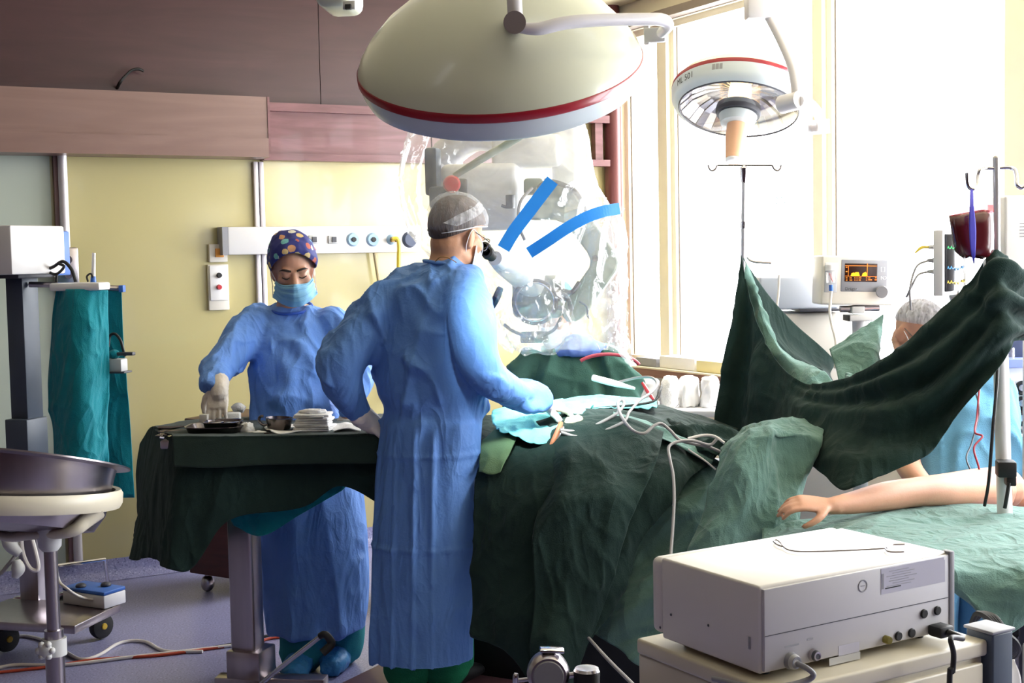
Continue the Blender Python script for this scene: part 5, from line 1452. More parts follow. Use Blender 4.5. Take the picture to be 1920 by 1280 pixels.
limb(body, [(P(1718, 752, 4.95), 0.055), (P(1700, 860, 4.85), 0.048), (P(1740, 920, 4.6), 0.034)])
limb(body, [(P(1862, 905, 4.78), 0.045), (P(1890, 935, 4.62), 0.045), (P(1935, 945, 4.55), 0.034)])
for lx in (1760, 1840):
    limb(body, [(P(lx, 1000, 4.9), 0.09), (P(lx, 1010, 4.5), 0.07), (Vector((P(lx, 1010, 4.5).x, P(lx, 1010, 4.5).y + 0.05, 0.07)), 0.05)])
hand_mb(body, P(1935, 946, 4.55), (1, -0.1, -0.1), (0, -0.2, -1), 1, (0.3, 0.4, 0.3))
skin_from(body, 0.0075, 'body', m_skin, ana, 3)
gw = MB()
gw.loft(rings_px([(1786, 706, 5.0, 0.10, 0.08), (1788, 716, 5.0, 0.16, 0.1), (1792, 745, 4.98, 0.2, 0.13), (1797, 810, 4.95, 0.195, 0.14), (1800, 900, 4.9, 0.18, 0.14), (1800, 1020, 4.9, 0.2, 0.17)], (1, 0.1, 0)), n=30)
limb(gw, [(P(1852, 740, 4.96), 0.085), (P(1870, 800, 4.93), 0.08), (P(1872, 870, 4.9), 0.078), (P(1868, 893, 4.86), 0.07)], n=20)
limb(gw, [(P(1724, 745, 4.96), 0.085), (P(1706, 820, 4.9), 0.075)], n=20)
for lx in (1760, 1840):
    tq = MB(); limb(tq, [(P(lx, 1000, 4.9), 0.105), (P(lx, 1010, 4.5), 0.088), (Vector((P(lx, 1010, 4.5).x, P(lx, 1010, 4.5).y + 0.05, 0.1)), 0.075)], n=18)
    skin_from(tq, 0.012, 'trouser_leg', m_scrubb, ana, 4, [(0.012, 9, VZ, 0.3, 't')], 5)
skin_from(gw, 0.010, 'scrub_top', m_scrubb, ana, 4, [(0.022, 7, (0.1, 0, 1), 0.25, 'r'), (0.008, 16, VZ, 0.3, 'r')], 41)
def qhair(az):
    b = -math.sin(az)
    return math.radians(86 + 28 * max(0, b) - 26 * max(0, -b))
shell('hair', hq, Rq, (0.0800, 0.100, 0.0935), qhair, m_hairg, ana, 1.0, n=50, rows=24)
def qnet(az):
    b = -math.sin(az)
    return math.radians(92 + 26 * max(0, b) - 30 * max(0, -b))
shell('hair_net', hq, Rq, (0.096, 0.118, 0.110), qnet, m_net2, ana, 1.0, n=110, rows=44, specs=[(0.005, 24, (0.3, 0, 1), 0.3, 'r'), (0.003, 60, None, 1, 'r')], seed=19, gather=0.08)
for sg in (-1, 1):
    MB().tube([LQ(sg * 0.083, 0.0, 0.012), LQ(sg * 0.078, 0.05, 0.006), LQ(sg * 0.066, 0.09, 0.0)], 0.0016, n=6).build('glasses_temple', m_instr, ana)
    MB().tube([LQ(sg * 0.012, 0.106, 0.005), LQ(sg * 0.03, 0.11, 0.016), LQ(sg * 0.056, 0.1, 0.012), LQ(sg * 0.064, 0.092, -0.006), LQ(sg * 0.05, 0.1, -0.022), LQ(sg * 0.026, 0.11, -0.022), LQ(sg * 0.012, 0.106, 0.005)], 0.0014, n=6).build('glasses_rim', m_instr, ana)
    MB().tube([LQ(sg * 0.08, -0.01, 0.005), LQ(sg * 0.078, 0.03, -0.01), LQ(sg * 0.07, 0.045, -0.03)], 0.0016, n=6).build('mask_strap', m_maskw, ana)
G = surf3([[LQ(*c) for c in r] for r in ([(-0.071, 0.03, -0.025), (0, 0.115, -0.01), (0.071, 0.03, -0.025)], [(-0.073, 0.03, -0.06), (0, 0.125, -0.06), (0.073, 0.03, -0.06)], [(-0.068, 0.035, -0.1), (0, 0.1, -0.122), (0.068, 0.035, -0.1)])], 16, 24)
mk4 = MB().grid(G).build('face_mask', m_maskw, ana, ang=60); mk4.modifiers.new('t', 'SOLIDIFY').thickness = 0.002
cst_ = thing('stool', 'grey stool under the person in light blue scrubs', 'stool', Vector((qb.x, qb.y + 0.05, 0)))
zs = P(1800, 1020, 4.9).z
MB().lathe([(0, 0), (0.19, 0), (0.2, -0.03), (0.19, -0.06), (0, -0.06)], Vector((qb.x, qb.y + 0.05, zs - 0.1)), n=32).build('seat', m_dkgrey, cst_)
MB().cyl(Vector((qb.x, qb.y + 0.05, zs - 0.15)), Vector((qb.x, qb.y + 0.05, 0.06)), 0.025).build('column', m_steel, cst_)
for k in range(5):
    a_ = k * 2 * math.pi / 5
    MB().tube([Vector((qb.x, qb.y + 0.05, 0.08)), Vector((qb.x + math.cos(a_) * 0.26, qb.y + 0.05 + math.sin(a_) * 0.26, 0.04))], 0.016, smooth=1).build('leg', m_steel, cst_)
# ------------------------------------------------------------------ surgical microscope under clear plastic
MD = 5.0
mbase = P(850, 900, 6.05)
mic = thing('surgical_microscope', 'surgical microscope with a grey angled arm wrapped in clear plastic and blue tape', 'microscope', Vector((mbase.x, mbase.y, 0)))
gx, gy = mbase.x, mbase.y
MB().cyl(Vector((gx, gy, 0.12)), Vector((gx, gy, 2.05)), 0.075, n=28).build('column', m_scopew, mic)
MB().box(Vector((gx, gy, 0.09)), (0.62, 0.5, 0.12), frame((0.3, 1, 0)), 0.02).build('base', m_scopew, mic)
top = Vector((gx, gy, 2.02))
MB().tube([top, top + Vector((0.15, -0.35, 0.05)), P(975, 275, 5.2)], [0.07, 0.065, 0.055], n=18, smooth=4).build('boom', m_scopew, mic)
# body block behind the drape
MB().box(P(905, 370, 5.15), (m(150, 5.1), 0.16, m(125, 5.1)), frame((0.15, 1, 0)), 0.03, 4).build('body_housing', m_scopew, mic)
MB().box(P(990, 285, 5.12), (m(130, 5.1), 0.14, m(60, 5.1)), frame((0.15, 1, 0)), 0.02, 3).build('upper_housing', m_scopew, mic)
MB().box(P(1066, 290, 5.15), (m(56, 5.1), 0.16, m(150, 5.1)), frame((0.2, 1, 0)), 0.03, 4).build('counterweight', m_scopew, mic)
MB().box(P(812, 322, 5.05), (m(26, 5.0), 0.06, m(90, 5.0)), frame((0.3, 1, 0)), 0.012).build('side_panel', m_bluegrey, mic)
MB().box(P(830, 370, 5.0), (m(46, 5.0), 0.07, m(40, 5.0)), frame((0.2, 1, 0)), 0.012).build('control_block', m_bluegrey, mic)
kc = P(847, 345, 4.93); kd_ = (CAM - kc).normalized()
MB().lathe([(0, 0.028), (0.026, 0.026), (0.032, 0.018), (0.033, 0.0), (0.028, -0.01), (0, -0.01)], kc, kd_, n=32).build('red_knob', m_red, mic)
MB().box(P(868, 352, 4.98), (m(16, 5), 0.05, m(34, 5)), None, 0.006).build('knob_bracket', m_dkgrey, mic)
MB().tube([P(852, 330, 4.93), P(900, 300, 4.9), P(960, 265, 4.9), P(990, 246, 4.9)], [0.012, 0.014, 0.014, 0.014], n=10).build('handle_bar', m_scope, mic)
# angled grey arm plate
pl = [(1004, 352), (1022, 338), (1048, 338), (1070, 352), (1128, 436), (1152, 470), (1160, 490), (1155, 508), (1096, 590), (1082, 602), (1066, 604), (1054, 594), (1052, 580), (1060, 565), (1104, 502), (1107, 488), (1100, 472), (1060, 420), (1040, 412), (992, 412), (986, 396)]
pa = [P(x, y, 4.93) for x, y in pl]
mbp = MB().prism(pa, Vector((0.015, 0.09, 0)))
o = mbp.build('angled_arm', m_scope, mic, ang=30)
bvl = o.modifiers.new('bevel', 'BEVEL'); bvl.width = 0.008; bvl.segments = 3; bvl.limit_method = 'ANGLE'
sc0 = P(1116, 484, 4.925)
MB().lathe([(0, 0.004), (0.006, 0.004), (0.011, 0.006), (0.012, 0)], sc0, (CAM - sc0).normalized(), n=16).build('arm_screw', m_instr, mic)
MB().box(P(1000, 350, 5.0), (m(36, 5), 0.1, m(30, 5)), None, 0.012).build('arm_hinge', m_scope, mic)
MB().tube([P(1008, 352, 4.9), P(1030, 340, 4.9), P(1068, 352, 4.9), P(1088, 372, 4.9), P(1098, 400, 4.9)], [0.008, 0.0095, 0.0095, 0.0095, 0.008], n=10).build('arm_hose', m_dkgrey, mic)
MB().tube([P(1020, 336, 4.92), P(1050, 342, 4.92), P(1080, 360, 4.92), P(1094, 388, 4.92)], 0.005, n=8).build('arm_hose', m_steel, mic)
MB().tube([P(998, 352, 4.88), P(978, 374, 4.86), P(972, 400, 4.86), P(976, 430, 4.86), P(984, 450, 4.86)], 0.006, n=8).build('cable_loop', m_cable, mic)
# binocular tube towards the surgeon
e0, e1 = P(912, 472, 4.58), P(934, 490, 4.68)
MB().lathe([(0.014, 0.0), (0.021, 0.004), (0.023, 0.018), (0.019, 0.022), (0.019, 0.05), (0.0, 0.05)], e0, (e1 - e0), n=24).build('eyepiece', m_black, mic)
e2 = P(906, 463, 4.62)
MB().lathe([(0.014, 0.0), (0.021, 0.004), (0.023, 0.018), (0.019, 0.022), (0.019, 0.05), (0.0, 0.05)], e2, (e1 - e0), n=24).build('eyepiece', m_black, mic)
MB().tube([P(928, 484, 4.68), P(948, 498, 4.8), P(985, 520, 4.92), P(1010, 545, 5.0)], [0.026, 0.04, 0.055, 0.06], n=18).build('binocular_tube', m_scopew, mic)
MB().box(P(1010, 556, 5.0), (m(95, 5), 0.14, m(80, 5)), frame((0.1, 1, 0)), 0.03, 4).build('optics_head', m_scope, mic)
# objective ring
oc = P(1003, 566, 4.88); od = (CAM - oc).normalized(); oa, ob_ = perp(od)
rg = [oc + (oa * math.cos(t) + ob_ * math.sin(t)) * m(40, 4.88) for t in np.linspace(0, 2 * math.pi, 49)]
MB().tube(rg, 0.0075, n=10, smooth=1).build('focus_ring', m_dkgrey, mic)
rg = [oc + od * 0.01 + (oa * math.cos(t) + ob_ * math.sin(t)) * m(36, 4.88) for t in np.linspace(0, 2 * math.pi, 49)]
MB().tube(rg, 0.004, n=8, smooth=1).build('ring_trim', m_chrome, mic)
MB().tube([P(945, 608, 4.86), P(965, 622, 4.86), P(1000, 632, 4.86), P(1036, 620, 4.86), P(1052, 596, 4.88)], 0.006, n=8).build('lower_handle', m_dkgrey, mic)
MB().lathe([(0.02, 0), (0.05, 0.0), (0.054, -0.03), (0.05, -0.04), (0.0, -0.04)], P(1002, 622, 4.95), (0, 0.1, 1), n=32).build('objective', m_black, mic)
for k, (a_, b_, c_) in enumerate((((1040, 545), (1062, 555), (1072, 580)), ((1046, 560), (1066, 562), (1070, 590)), ((1035, 575), (1056, 580), (1066, 600)), ((1044, 538), (1070, 548), (1086, 530)))):
    MB().tube([P(*a_, 4.9), P(*b_, 4.88), P(*c_, 4.9)], 0.009, n=8).build('cable_bundle', m_dkgrey if k % 2 else m_mid, mic)
MB().tube([P(1086, 565, 4.92), P(1100, 575, 4.92), P(1102, 592, 4.92), P(1108, 598, 4.92)], 0.004, n=8).build('thin_cable', m_bluegrey, mic)
MB().box(P(957, 378, 5.0), (m(14, 5), 0.03, m(26, 5)), frame((0.5, 1, 0)), 0.004).build('clamp_lever', m_navy, mic)
MB().tube([P(940, 385, 5.0), P(950, 388, 5.0), P(962, 386, 5.0)], 0.006, n=8).build('clamp_bolt', m_navy, mic)
MB().tube([P(938, 540, 4.8), P(930, 560, 4.82), P(920, 585, 4.85)], [0.012, 0.014, 0.006], n=8).build('adjuster', m_navy, mic)

# clear plastic drape hung over it all
bag = [(232, 792, 1092, 5.12, 0.20), (262, 772, 1100, 5.1, 0.22), (300, 760, 1108, 5.08, 0.24), (340, 757, 1112, 5.06, 0.26), (380, 756, 1128, 5.04, 0.27), (420, 768, 1160, 5.03, 0.28), (460, 790, 1166, 5.03, 0.28),
       (510, 850, 1166, 5.02, 0.27), (560, 910, 1166, 5.02, 0.26), (600, 930, 1166, 5.0, 0.25), (630, 940, 1168, 5.0, 0.24), (655, 955, 1180, 5.0, 0.22)]
rings = []
raw = cr1(np.array(bag, float), 110)
nb_ = 150
G = np.zeros((len(raw), nb_, 3))
for i, (y, x0, x1, d, hd) in enumerate(raw):
    for k in range(nb_):
        t = 2 * math.pi * k / nb_
        c_, s_ = math.cos(t), math.sin(t)
        c_ = math.copysign(abs(c_) ** 0.85, c_); s_ = math.copysign(abs(s_) ** 0.85, s_)
        G[i, k] = P((x0 + x1) / 2 + c_ * (x1 - x0) / 2, y, d + s_ * hd)
nn = np.stack([gnormals(np.concatenate([G, G[:, :1]], 1))], 0)[0][:, :nb_]
h = folds(G.reshape(-1, 3), [(0.035, 4.5, (0.2, 0, 1), 0.4, 's'), (0.020, 8, (0.4, 0.2, 1), 0.3, 't'), (0.008, 17, (-0.4, 0, 1), 0.3, 'c'), (0.004, 34, (0.5, 0, 1), 0.25, 'c')], 66).reshape(G.shape[:2])
G2 = G + nn * h[..., None]
MB().grid(G2, wrap=True).build('plastic_drape', m_plastic, mic, ang=180)
# loose sheet pulled out towards the right, and hanging tail
cloth('plastic_flap', [[(1066, 352, 4.75), (1110, 372, 4.76), (1150, 384, 4.78), (1168, 388, 4.8)], [(1058, 400, 4.74), (1100, 400, 4.74), (1140, 398, 4.76), (1166, 398, 4.8)], [(1056, 460, 4.74), (1100, 440, 4.74), (1130, 420, 4.78), (1150, 404, 4.8)]], m_plastic, mic, 40, 60, [(0.02, 14, (1, 0, 0.4), 0.4, 't'), (0.006, 40, None, 1, 'r')], 5, thick=0)
cloth('plastic_tail', [[(1120, 560, 4.8), (1150, 560, 4.82), (1172, 560, 4.85)], [(1125, 610, 4.8), (1156, 612, 4.8), (1176, 610, 4.84)], [(1135, 640, 4.82), (1162, 650, 4.8), (1184, 655, 4.84)], [(1172, 672, 4.84), (1180, 684, 4.82), (1192, 690, 4.84)]], m_plastic, mic, 50, 40, [(0.03, 14, (0.2, 0, 1), 0.3, 't'), (0.01, 40, None, 1, 'r')], 15, thick=0)
cloth('plastic_skirt', [[(925, 500, 4.72), (960, 510, 4.7), (1010, 505, 4.72), (1060, 500, 4.74)], [(932, 560, 4.7), (970, 560, 4.68), (1015, 560, 4.7), (1070, 560, 4.72)], [(930, 620, 4.72), (970, 640, 4.7), (1020, 640, 4.7), (1080, 620, 4.74)], [(940, 648, 4.74), (985, 660, 4.72), (1030, 664, 4.72), (1080, 640, 4.76)]], m_plastic, mic, 60, 60, [(0.03, 9, (0.2, 0, 1), 0.4, 't'), (0.014, 22, None, 1, 't'), (0.005, 50, None, 1, 'r')], 25, thick=0)
# blue tape strips on the plastic
def tape(pts, w, name):
    rows_ = [[], []]
    for x, y, d in pts: pass
    P3 = [P(*p) for p in pts]; L2 = cr1(np.array([list(p) for p in P3]), 30)
    tang = np.gradient(L2, axis=0); tang /= np.linalg.norm(tang, axis=1, keepdims=True)
    view = np.array(CAM) - L2; view /= np.linalg.norm(view, axis=1, keepdims=True)
    sd = np.cross(tang, view); sd /= np.linalg.norm(sd, axis=1, keepdims=True)
    G = np.stack([L2 - sd * w / 2, L2, L2 + sd * w / 2], 1)
    o = MB().grid(G).build(name, m_tape, mic, smooth=False)
    o.modifiers.new('t', 'SOLIDIFY').thickness = 0.0015
tape([(1036, 338, 4.70), (1010, 372, 4.70), (985, 405, 4.70), (962, 436, 4.70), (944, 466, 4.70)], m(25, 4.7), 'tape_strip')
tape([(1162, 391, 4.74), (1132, 396, 4.71), (1098, 408, 4.69), (1062, 428, 4.68), (1026, 452, 4.68), (992, 474, 4.69)], m(22, 4.7), 'tape_strip')
# ------------------------------------------------------------------ operating table, patient and drapes
otb = Pz(1180, 1330, 0)
ot = thing('operating_table', 'dark operating table hidden under green surgical drapes', 'operating table', Vector((P(1200, 900, 4.65).x, P(1200, 900, 4.65).y, 0)))
c = P(1180, 880, 4.7)
MB().box(Vector((c.x - 0.02, c.y + 0.05, 0.76)), (0.95, 0.46, 0.08), frame((0.1, 1, 0)), 0.02, 3).build('mattress', m_black, ot)
MB().box(Vector((c.x, c.y + 0.05, 0.4)), (0.3, 0.28, 0.66), frame((0.1, 1, 0)), 0.02).build('pedestal', m_dkgrey, ot)
MB().box(Vector((c.x - 0.05, c.y + 0.06, 0.14)), (1.0, 0.5, 0.26), frame((0.1, 1, 0)), 0.03).build('base', m_black, ot)  # oversized and black, stands in for the deep shadow under the table
# arm support at the right, under the sea green sheet
asup = thing('arm_table', 'low padded side table under the sea green sheet at right', 'side table', Vector((P(1800, 1000, 3.8).x, P(1800, 1000, 3.8).y, 0)))
c = (P(1500, 975, 4.0) + P(1940, 985, 3.6)) / 2
zt_ = P(1780, 985, 3.75).z
MB().box(Vector((P(1760, 985, 3.85).x, P(1760, 985, 3.85).y, zt_ - 0.11)), (0.7, 0.46, 0.05), frame((0.05, 1, 0)), 0.02).build('pad', m_black, asup)
for dx in (-0.25, 0.25):
    q = P(1780, 985, 3.9)
    MB().cyl(Vector((q.x + dx, q.y + 0.05, 0.0)), Vector((q.x + dx, q.y + 0.05, zt_ - 0.13)), 0.025).build('leg', m_dkgrey, asup)

dspec = [(0.030, 4, (0.15, 0, 1), 0.3, 't'), (0.014, 9, (0.3, 0, 1), 0.35, 't'), (0.006, 20, (-0.3, 0, 1), 0.5, 'r')]
rowsA = [[(905, 778, 5.0), (980, 772, 5.0), (1080, 752, 5.0), (1180, 752, 4.98), (1290, 772, 4.95), (1385, 800, 4.9)],
         [(902, 800, 4.75), (975, 798, 4.75), (1070, 768, 4.72), (1170, 764, 4.72), (1270, 784, 4.7), (1370, 822, 4.66)],
         [(898, 838, 4.5), (965, 818, 4.48), (1055, 790, 4.47), (1150, 790, 4.46), (1250, 818, 4.45), (1338, 858, 4.45)],
         [(892, 930, 4.3), (960, 920, 4.24), (1050, 900, 4.22), (1140, 900, 4.22), (1218, 905, 4.24), (1290, 900, 4.3)],
         [(888, 1060, 4.24), (960, 1060, 4.18), (1040, 1060, 4.15), (1110, 1050, 4.14), (1165, 1035, 4.15), (1212, 1000, 4.2)],
         [(886, 1150, 4.22), (955, 1160, 4.16), (1020, 1180, 4.12), (1080, 1170, 4.1), (1130, 1130, 4.12), (1178, 1080, 4.16)],
         [(886, 1192, 4.22), (950, 1218, 4.16), (1008, 1290, 4.1), (1062, 1290, 4.08), (1112, 1190, 4.1), (1156, 1120, 4.15)]]
def fadeA(v, u): return 0.25 + 0.9 * np.clip(v * 1.6, 0, 1)
o = cloth('surgical_drape', rowsA, m_drk, nu=110, nv=130, specs=dspec, seed=33, fade=fadeA)
tag(o, 'large dark green drape covering the operating table beside the surgeon', 'drape')
# a second dark layer in front, left of centre, with its own edge
o = cloth('surgical_drape', [[(1012, 815, 4.44), (1055, 786, 4.43), (1110, 778, 4.43), (1180, 782, 4.42), (1246, 806, 4.42)], [(1008, 880, 4.27), (1055, 860, 4.22), (1110, 870, 4.2), (1170, 880, 4.2), (1225, 880, 4.22)],
                            [(1004, 1000, 4.14), (1050, 1000, 4.1), (1100, 1000, 4.1), (1140, 990, 4.1), (1178, 980, 4.13)], [(1000, 1150, 4.08), (1045, 1160, 4.05), (1085, 1150, 4.06), (1118, 1120, 4.07), (1150, 1090, 4.1)],
                            [(996, 1290, 4.05), (1040, 1290, 4.02), (1072, 1285, 4.04), (1096, 1220, 4.06), (1118, 1180, 4.08)]], m_drk, nu=90, nv=70, specs=dspec, seed=52, fade=fadeA)
tag(o, 'front dark green drape layer falling from the operating field to the floor', 'drape')
# sea green sheet under the dark one
o = cloth('under_sheet', [[(1215, 845, 4.52), (1290, 852, 4.5), (1360, 862, 4.46), (1450, 880, 4.46)], [(1190, 930, 4.4), (1262, 930, 4.34), (1345, 935, 4.32), (1450, 940, 4.32)],
                         [(1160, 1020, 4.32), (1230, 1030, 4.27), (1330, 1030, 4.25), (1450, 1030, 4.25)], [(1130, 1120, 4.28), (1190, 1130, 4.22), (1300, 1140, 4.2), (1450, 1140, 4.2)],
                         [(1104, 1182, 4.26), (1160, 1216, 4.2), (1216, 1254, 4.16), (1420, 1290, 4.16)]], m_lgt, nu=100, nv=100,
          specs=[(0.026, 5, (1, 0, 0.55), 0.35, 't'), (0.018, 10, (1, 0, 0.7), 0.3, 't'), (0.008, 22, (1, 0, 0.5), 0.35, 't')], seed=71)
tag(o, 'crumpled sea green sheet hanging beneath the dark drapes', 'sheet')
# bundled sea green sheet making a hump
o = cloth('bundled_sheet', [[(1352, 842, 4.62), (1400, 800, 4.62), (1460, 788, 4.62), (1510, 792, 4.62), (1545, 815, 4.62)], [(1350, 838, 4.42), (1398, 796, 4.4), (1455, 782, 4.4), (1505, 788, 4.42), (1540, 806, 4.45)],
                           [(1346, 850, 4.26), (1392, 812, 4.22), (1450, 800, 4.2), (1500, 806, 4.24), (1538, 822, 4.3)], [(1330, 905, 4.18), (1378, 872, 4.14), (1440, 850, 4.16), (1490, 850, 4.22), (1530, 850, 4.28)],
                           [(1305, 985, 4.14), (1358, 965, 4.1), (1425, 945, 4.12), (1478, 925, 4.18), (1515, 905, 4.24)], [(1280, 1070, 4.1), (1340, 1060, 4.06), (1410, 1040, 4.08), (1465, 1010, 4.12), (1500, 980, 4.18)],
                           [(1262, 1130, 4.08), (1330, 1120, 4.04), (1400, 1110, 4.06), (1460, 1080, 4.1), (1500, 1050, 4.14)]], m_lgt, nu=90, nv=70,
          specs=[(0.024, 5, (0.45, 0, 1), 0.3, 't'), (0.014, 11, (0.4, 0, 1), 0.3, 't'), (0.005, 24, None, 1, 'r')], seed=88)
tag(o, 'sea green sheet bundled into a hump next to the dark drape screen', 'sheet')
# olive strip at the surgeon's hip
o = cloth('olive_cloth', [[(906, 826, 4.44), (935, 800, 4.46), (972, 806, 4.46)], [(900, 850, 4.36), (930, 836, 4.36), (966, 828, 4.38)], [(898, 884, 4.30), (920, 888, 4.28), (938, 884, 4.28)]], m_olive, nu=24, nv=24, specs=[(0.006, 14, None, 1, 't')], seed=3)
tag(o, 'small olive green cloth hanging at the edge of the operating field', 'cloth')
# bright field towels
o = cloth('field_towel', [[(925, 770, 4.75), (985, 760, 4.75), (1050, 752, 4.75), (1110, 748, 4.75)], [(922, 785, 4.58), (980, 778, 4.56), (1045, 770, 4.56), (1110, 760, 4.58)], [(930, 800, 4.44), (975, 805, 4.42), (1030, 800, 4.42), (1075, 786, 4.44)],
                         [(938, 806, 4.38), (968, 818, 4.36), (1000, 832, 4.34), (1036, 830, 4.36)]], m_aqua, nu=50, nv=70, specs=[(0.016, 9, (1, 0, -0.4), 0.4, 't'), (0.007, 22, None, 1, 't')], seed=44)
tag(o, 'bright aqua towel spread over the lit operating field', 'towel')
o = cloth('field_towel', [[(1040, 752, 4.9), (1110, 742, 4.9), (1180, 746, 4.9), (1230, 752, 4.9)], [(1040, 762, 4.72), (1110, 752, 4.72), (1180, 754, 4.72), (1232, 760, 4.72)], [(1060, 782, 4.56), (1110, 768, 4.58), (1165, 764, 4.6), (1215, 766, 4.62)]],
          m_aqua, nu=30, nv=60, specs=[(0.014, 10, (1, 0, -0.2), 0.4, 't'), (0.006, 26, None, 1, 't')], seed=47)
tag(o, 'second aqua towel behind the field, beneath the grey cables', 'towel')
# lit blue green fold running to the right
o = cloth('folded_edge', [[(1150, 772, 4.5), (1210, 790, 4.46), (1270, 815, 4.43), (1340, 852, 4.42)], [(1150, 782, 4.44), (1205, 804, 4.4), (1262, 832, 4.38), (1335, 868, 4.38)]], m_lgt, nu=14, nv=60, specs=[(0.008, 16, (1, 0, -0.4), 0.4, 't')], seed=6)
tag(o, 'pale green folded drape edge running diagonally under the cables', 'drape')
o = cloth('dark_fold', [[(1200, 792, 4.62), (1270, 790, 4.6), (1330, 792, 4.58), (1390, 812, 4.56)], [(1250, 812, 4.5), (1300, 812, 4.46), (1345, 815, 4.44), (1385, 830, 4.42)], [(1280, 850, 4.44), (1310, 850, 4.4), (1345, 850, 4.38), (1370, 850, 4.38)]], m_drk, nu=36, nv=50, specs=[(0.03, 9, (1, 0, -0.6), 0.4, 't'), (0.012, 20, None, 1, 't')], seed=26)
tag(o, 'rumpled dark green cloth between the drape edge and the green hump', 'drape')

# forceps clip and swab on the field
cl = thing('towel_clamp', 'tan strap with a steel clamp fixing the cables at the field edge', 'clamp', P(1040, 830, 4.36))
MB().tube([P(1052, 792, 4.37), P(1046, 808, 4.35), P(1038, 826, 4.34), P(1032, 838, 4.34)], [0.008, 0.009, 0.009, 0.006], n=8).build('strap', M('tan_strap', (190, 120, 84), rough=0.6), cl)
MB().tube([P(1056, 800, 4.36), P(1052, 812, 4.345), P(1044, 824, 4.34)], 0.005, n=8).build('clamp_jaw', m_chrome, cl)
MB().ball(P(1054, 806, 4.35), 0.009).build('clamp_joint', m_chrome, cl)
o = crumple('gauze_swab', P(1074, 790, 4.42), (0.034, 0.024, 0.022), M('cream_gauze', (232, 218, 170), rough=0.9), 12); tag(o, 'crumpled cream swab beside the towel clamp', 'gauze')
# instruments lying on the far side of the field
o = MB().tube([P(1112, 708, 4.9), P(1150, 718, 4.85), P(1190, 728, 4.8)], [0.012, 0.012, 0.005], n=10).build('suction_wand', m_paper); tag(o, 'white suction wand lying by the green gowned person', 'instrument')
o = MB().tube([P(1205, 718, 4.85), P(1216, 736, 4.8), P(1226, 750, 4.76)], [0.006, 0.008, 0.006], n=8).build('red_tube_handle', m_red); tag(o, 'short red handle on the cables behind the field', 'instrument')
rg = [P(1140 + 60 * math.cos(t), 690 - 26 * math.sin(t), 5.2) for t in np.linspace(0.25, 2.6, 24)]
o = MB().tube(rg, 0.007, n=8, smooth=1).build('red_white_tube', M('pink_red_tube', (226, 90, 110), rough=0.4)); tag(o, 'arched red and white tube in front of the green gown', 'tube')

def cable3(pts, r, mat, name, label, n=8):
    return tag(MB().tube([P(*p) for p in pts], r, n=n, smooth=8).build(name, mat), label, 'cable')
cable3([(1050, 806, 4.34), (1090, 808, 4.36), (1130, 790, 4.38), (1160, 772, 4.42), (1170, 756, 4.46), (1164, 750, 4.48), (1158, 758, 4.44), (1166, 782, 4.36), (1186, 806, 4.32), (1208, 812, 4.31), (1226, 798, 4.33), (1240, 794, 4.34), (1256, 806, 4.33), (1274, 824, 4.32), (1300, 832, 4.33), (1330, 838, 4.34), (1358, 850, 4.34)], 0.0052, m_cable, 'grey_cable', 'grey cable looping once over the dark drape to the hump')
cable3([(1052, 810, 4.33), (1080, 818, 4.33), (1110, 816, 4.34), (1150, 800, 4.36), (1172, 788, 4.38), (1180, 772, 4.42), (1200, 750, 4.5), (1222, 735, 4.6), (1232, 720, 4.68), (1222, 708, 4.74), (1195, 708, 4.8), (1160, 716, 4.86)], 0.0048, m_cable, 'grey_cable', 'thin grey cable arching up behind the field into a loop')
cable3([(1345, 822, 4.34), (1330, 834, 4.33), (1300, 826, 4.31), (1270, 828, 4.3), (1254, 838, 4.28), (1256, 860, 4.24), (1262, 890, 4.2), (1264, 930, 4.15), (1262, 980, 4.1), (1258, 1035, 4.04), (1256, 1070, 4.0)], 0.0052, m_cable, 'grey_cable', 'grey cable hanging down over the sea green sheet')
cable3([(1358, 830, 4.3), (1340, 818, 4.32), (1318, 816, 4.33), (1290, 822, 4.32)], 0.0048, m_cablew, 'white_cable', 'short pale cable arc over the rumpled dark cloth')
cable3([(1290, 842, 4.32), (1320, 862, 4.31), (1342, 880, 4.31)], 0.003, m_cablew, 'white_cable', 'thin white wire crossing the dark cloth near the hump')
cable3([(1104, 1196, 4.0), (1140, 1236, 3.6), (1180, 1276, 3.3), (1200, 1296, 3.2)], 0.005, m_cable, 'grey_cable', 'straight grey cable running from under the drapes to the cart')
cable3([(1080, 772, 4.6), (1130, 764, 4.6), (1180, 760, 4.62), (1225, 752, 4.66), (1236, 735, 4.7), (1240, 725, 4.74)], 0.0045, m_black, 'black_cable', 'black cable lying along the back of the aqua towel')

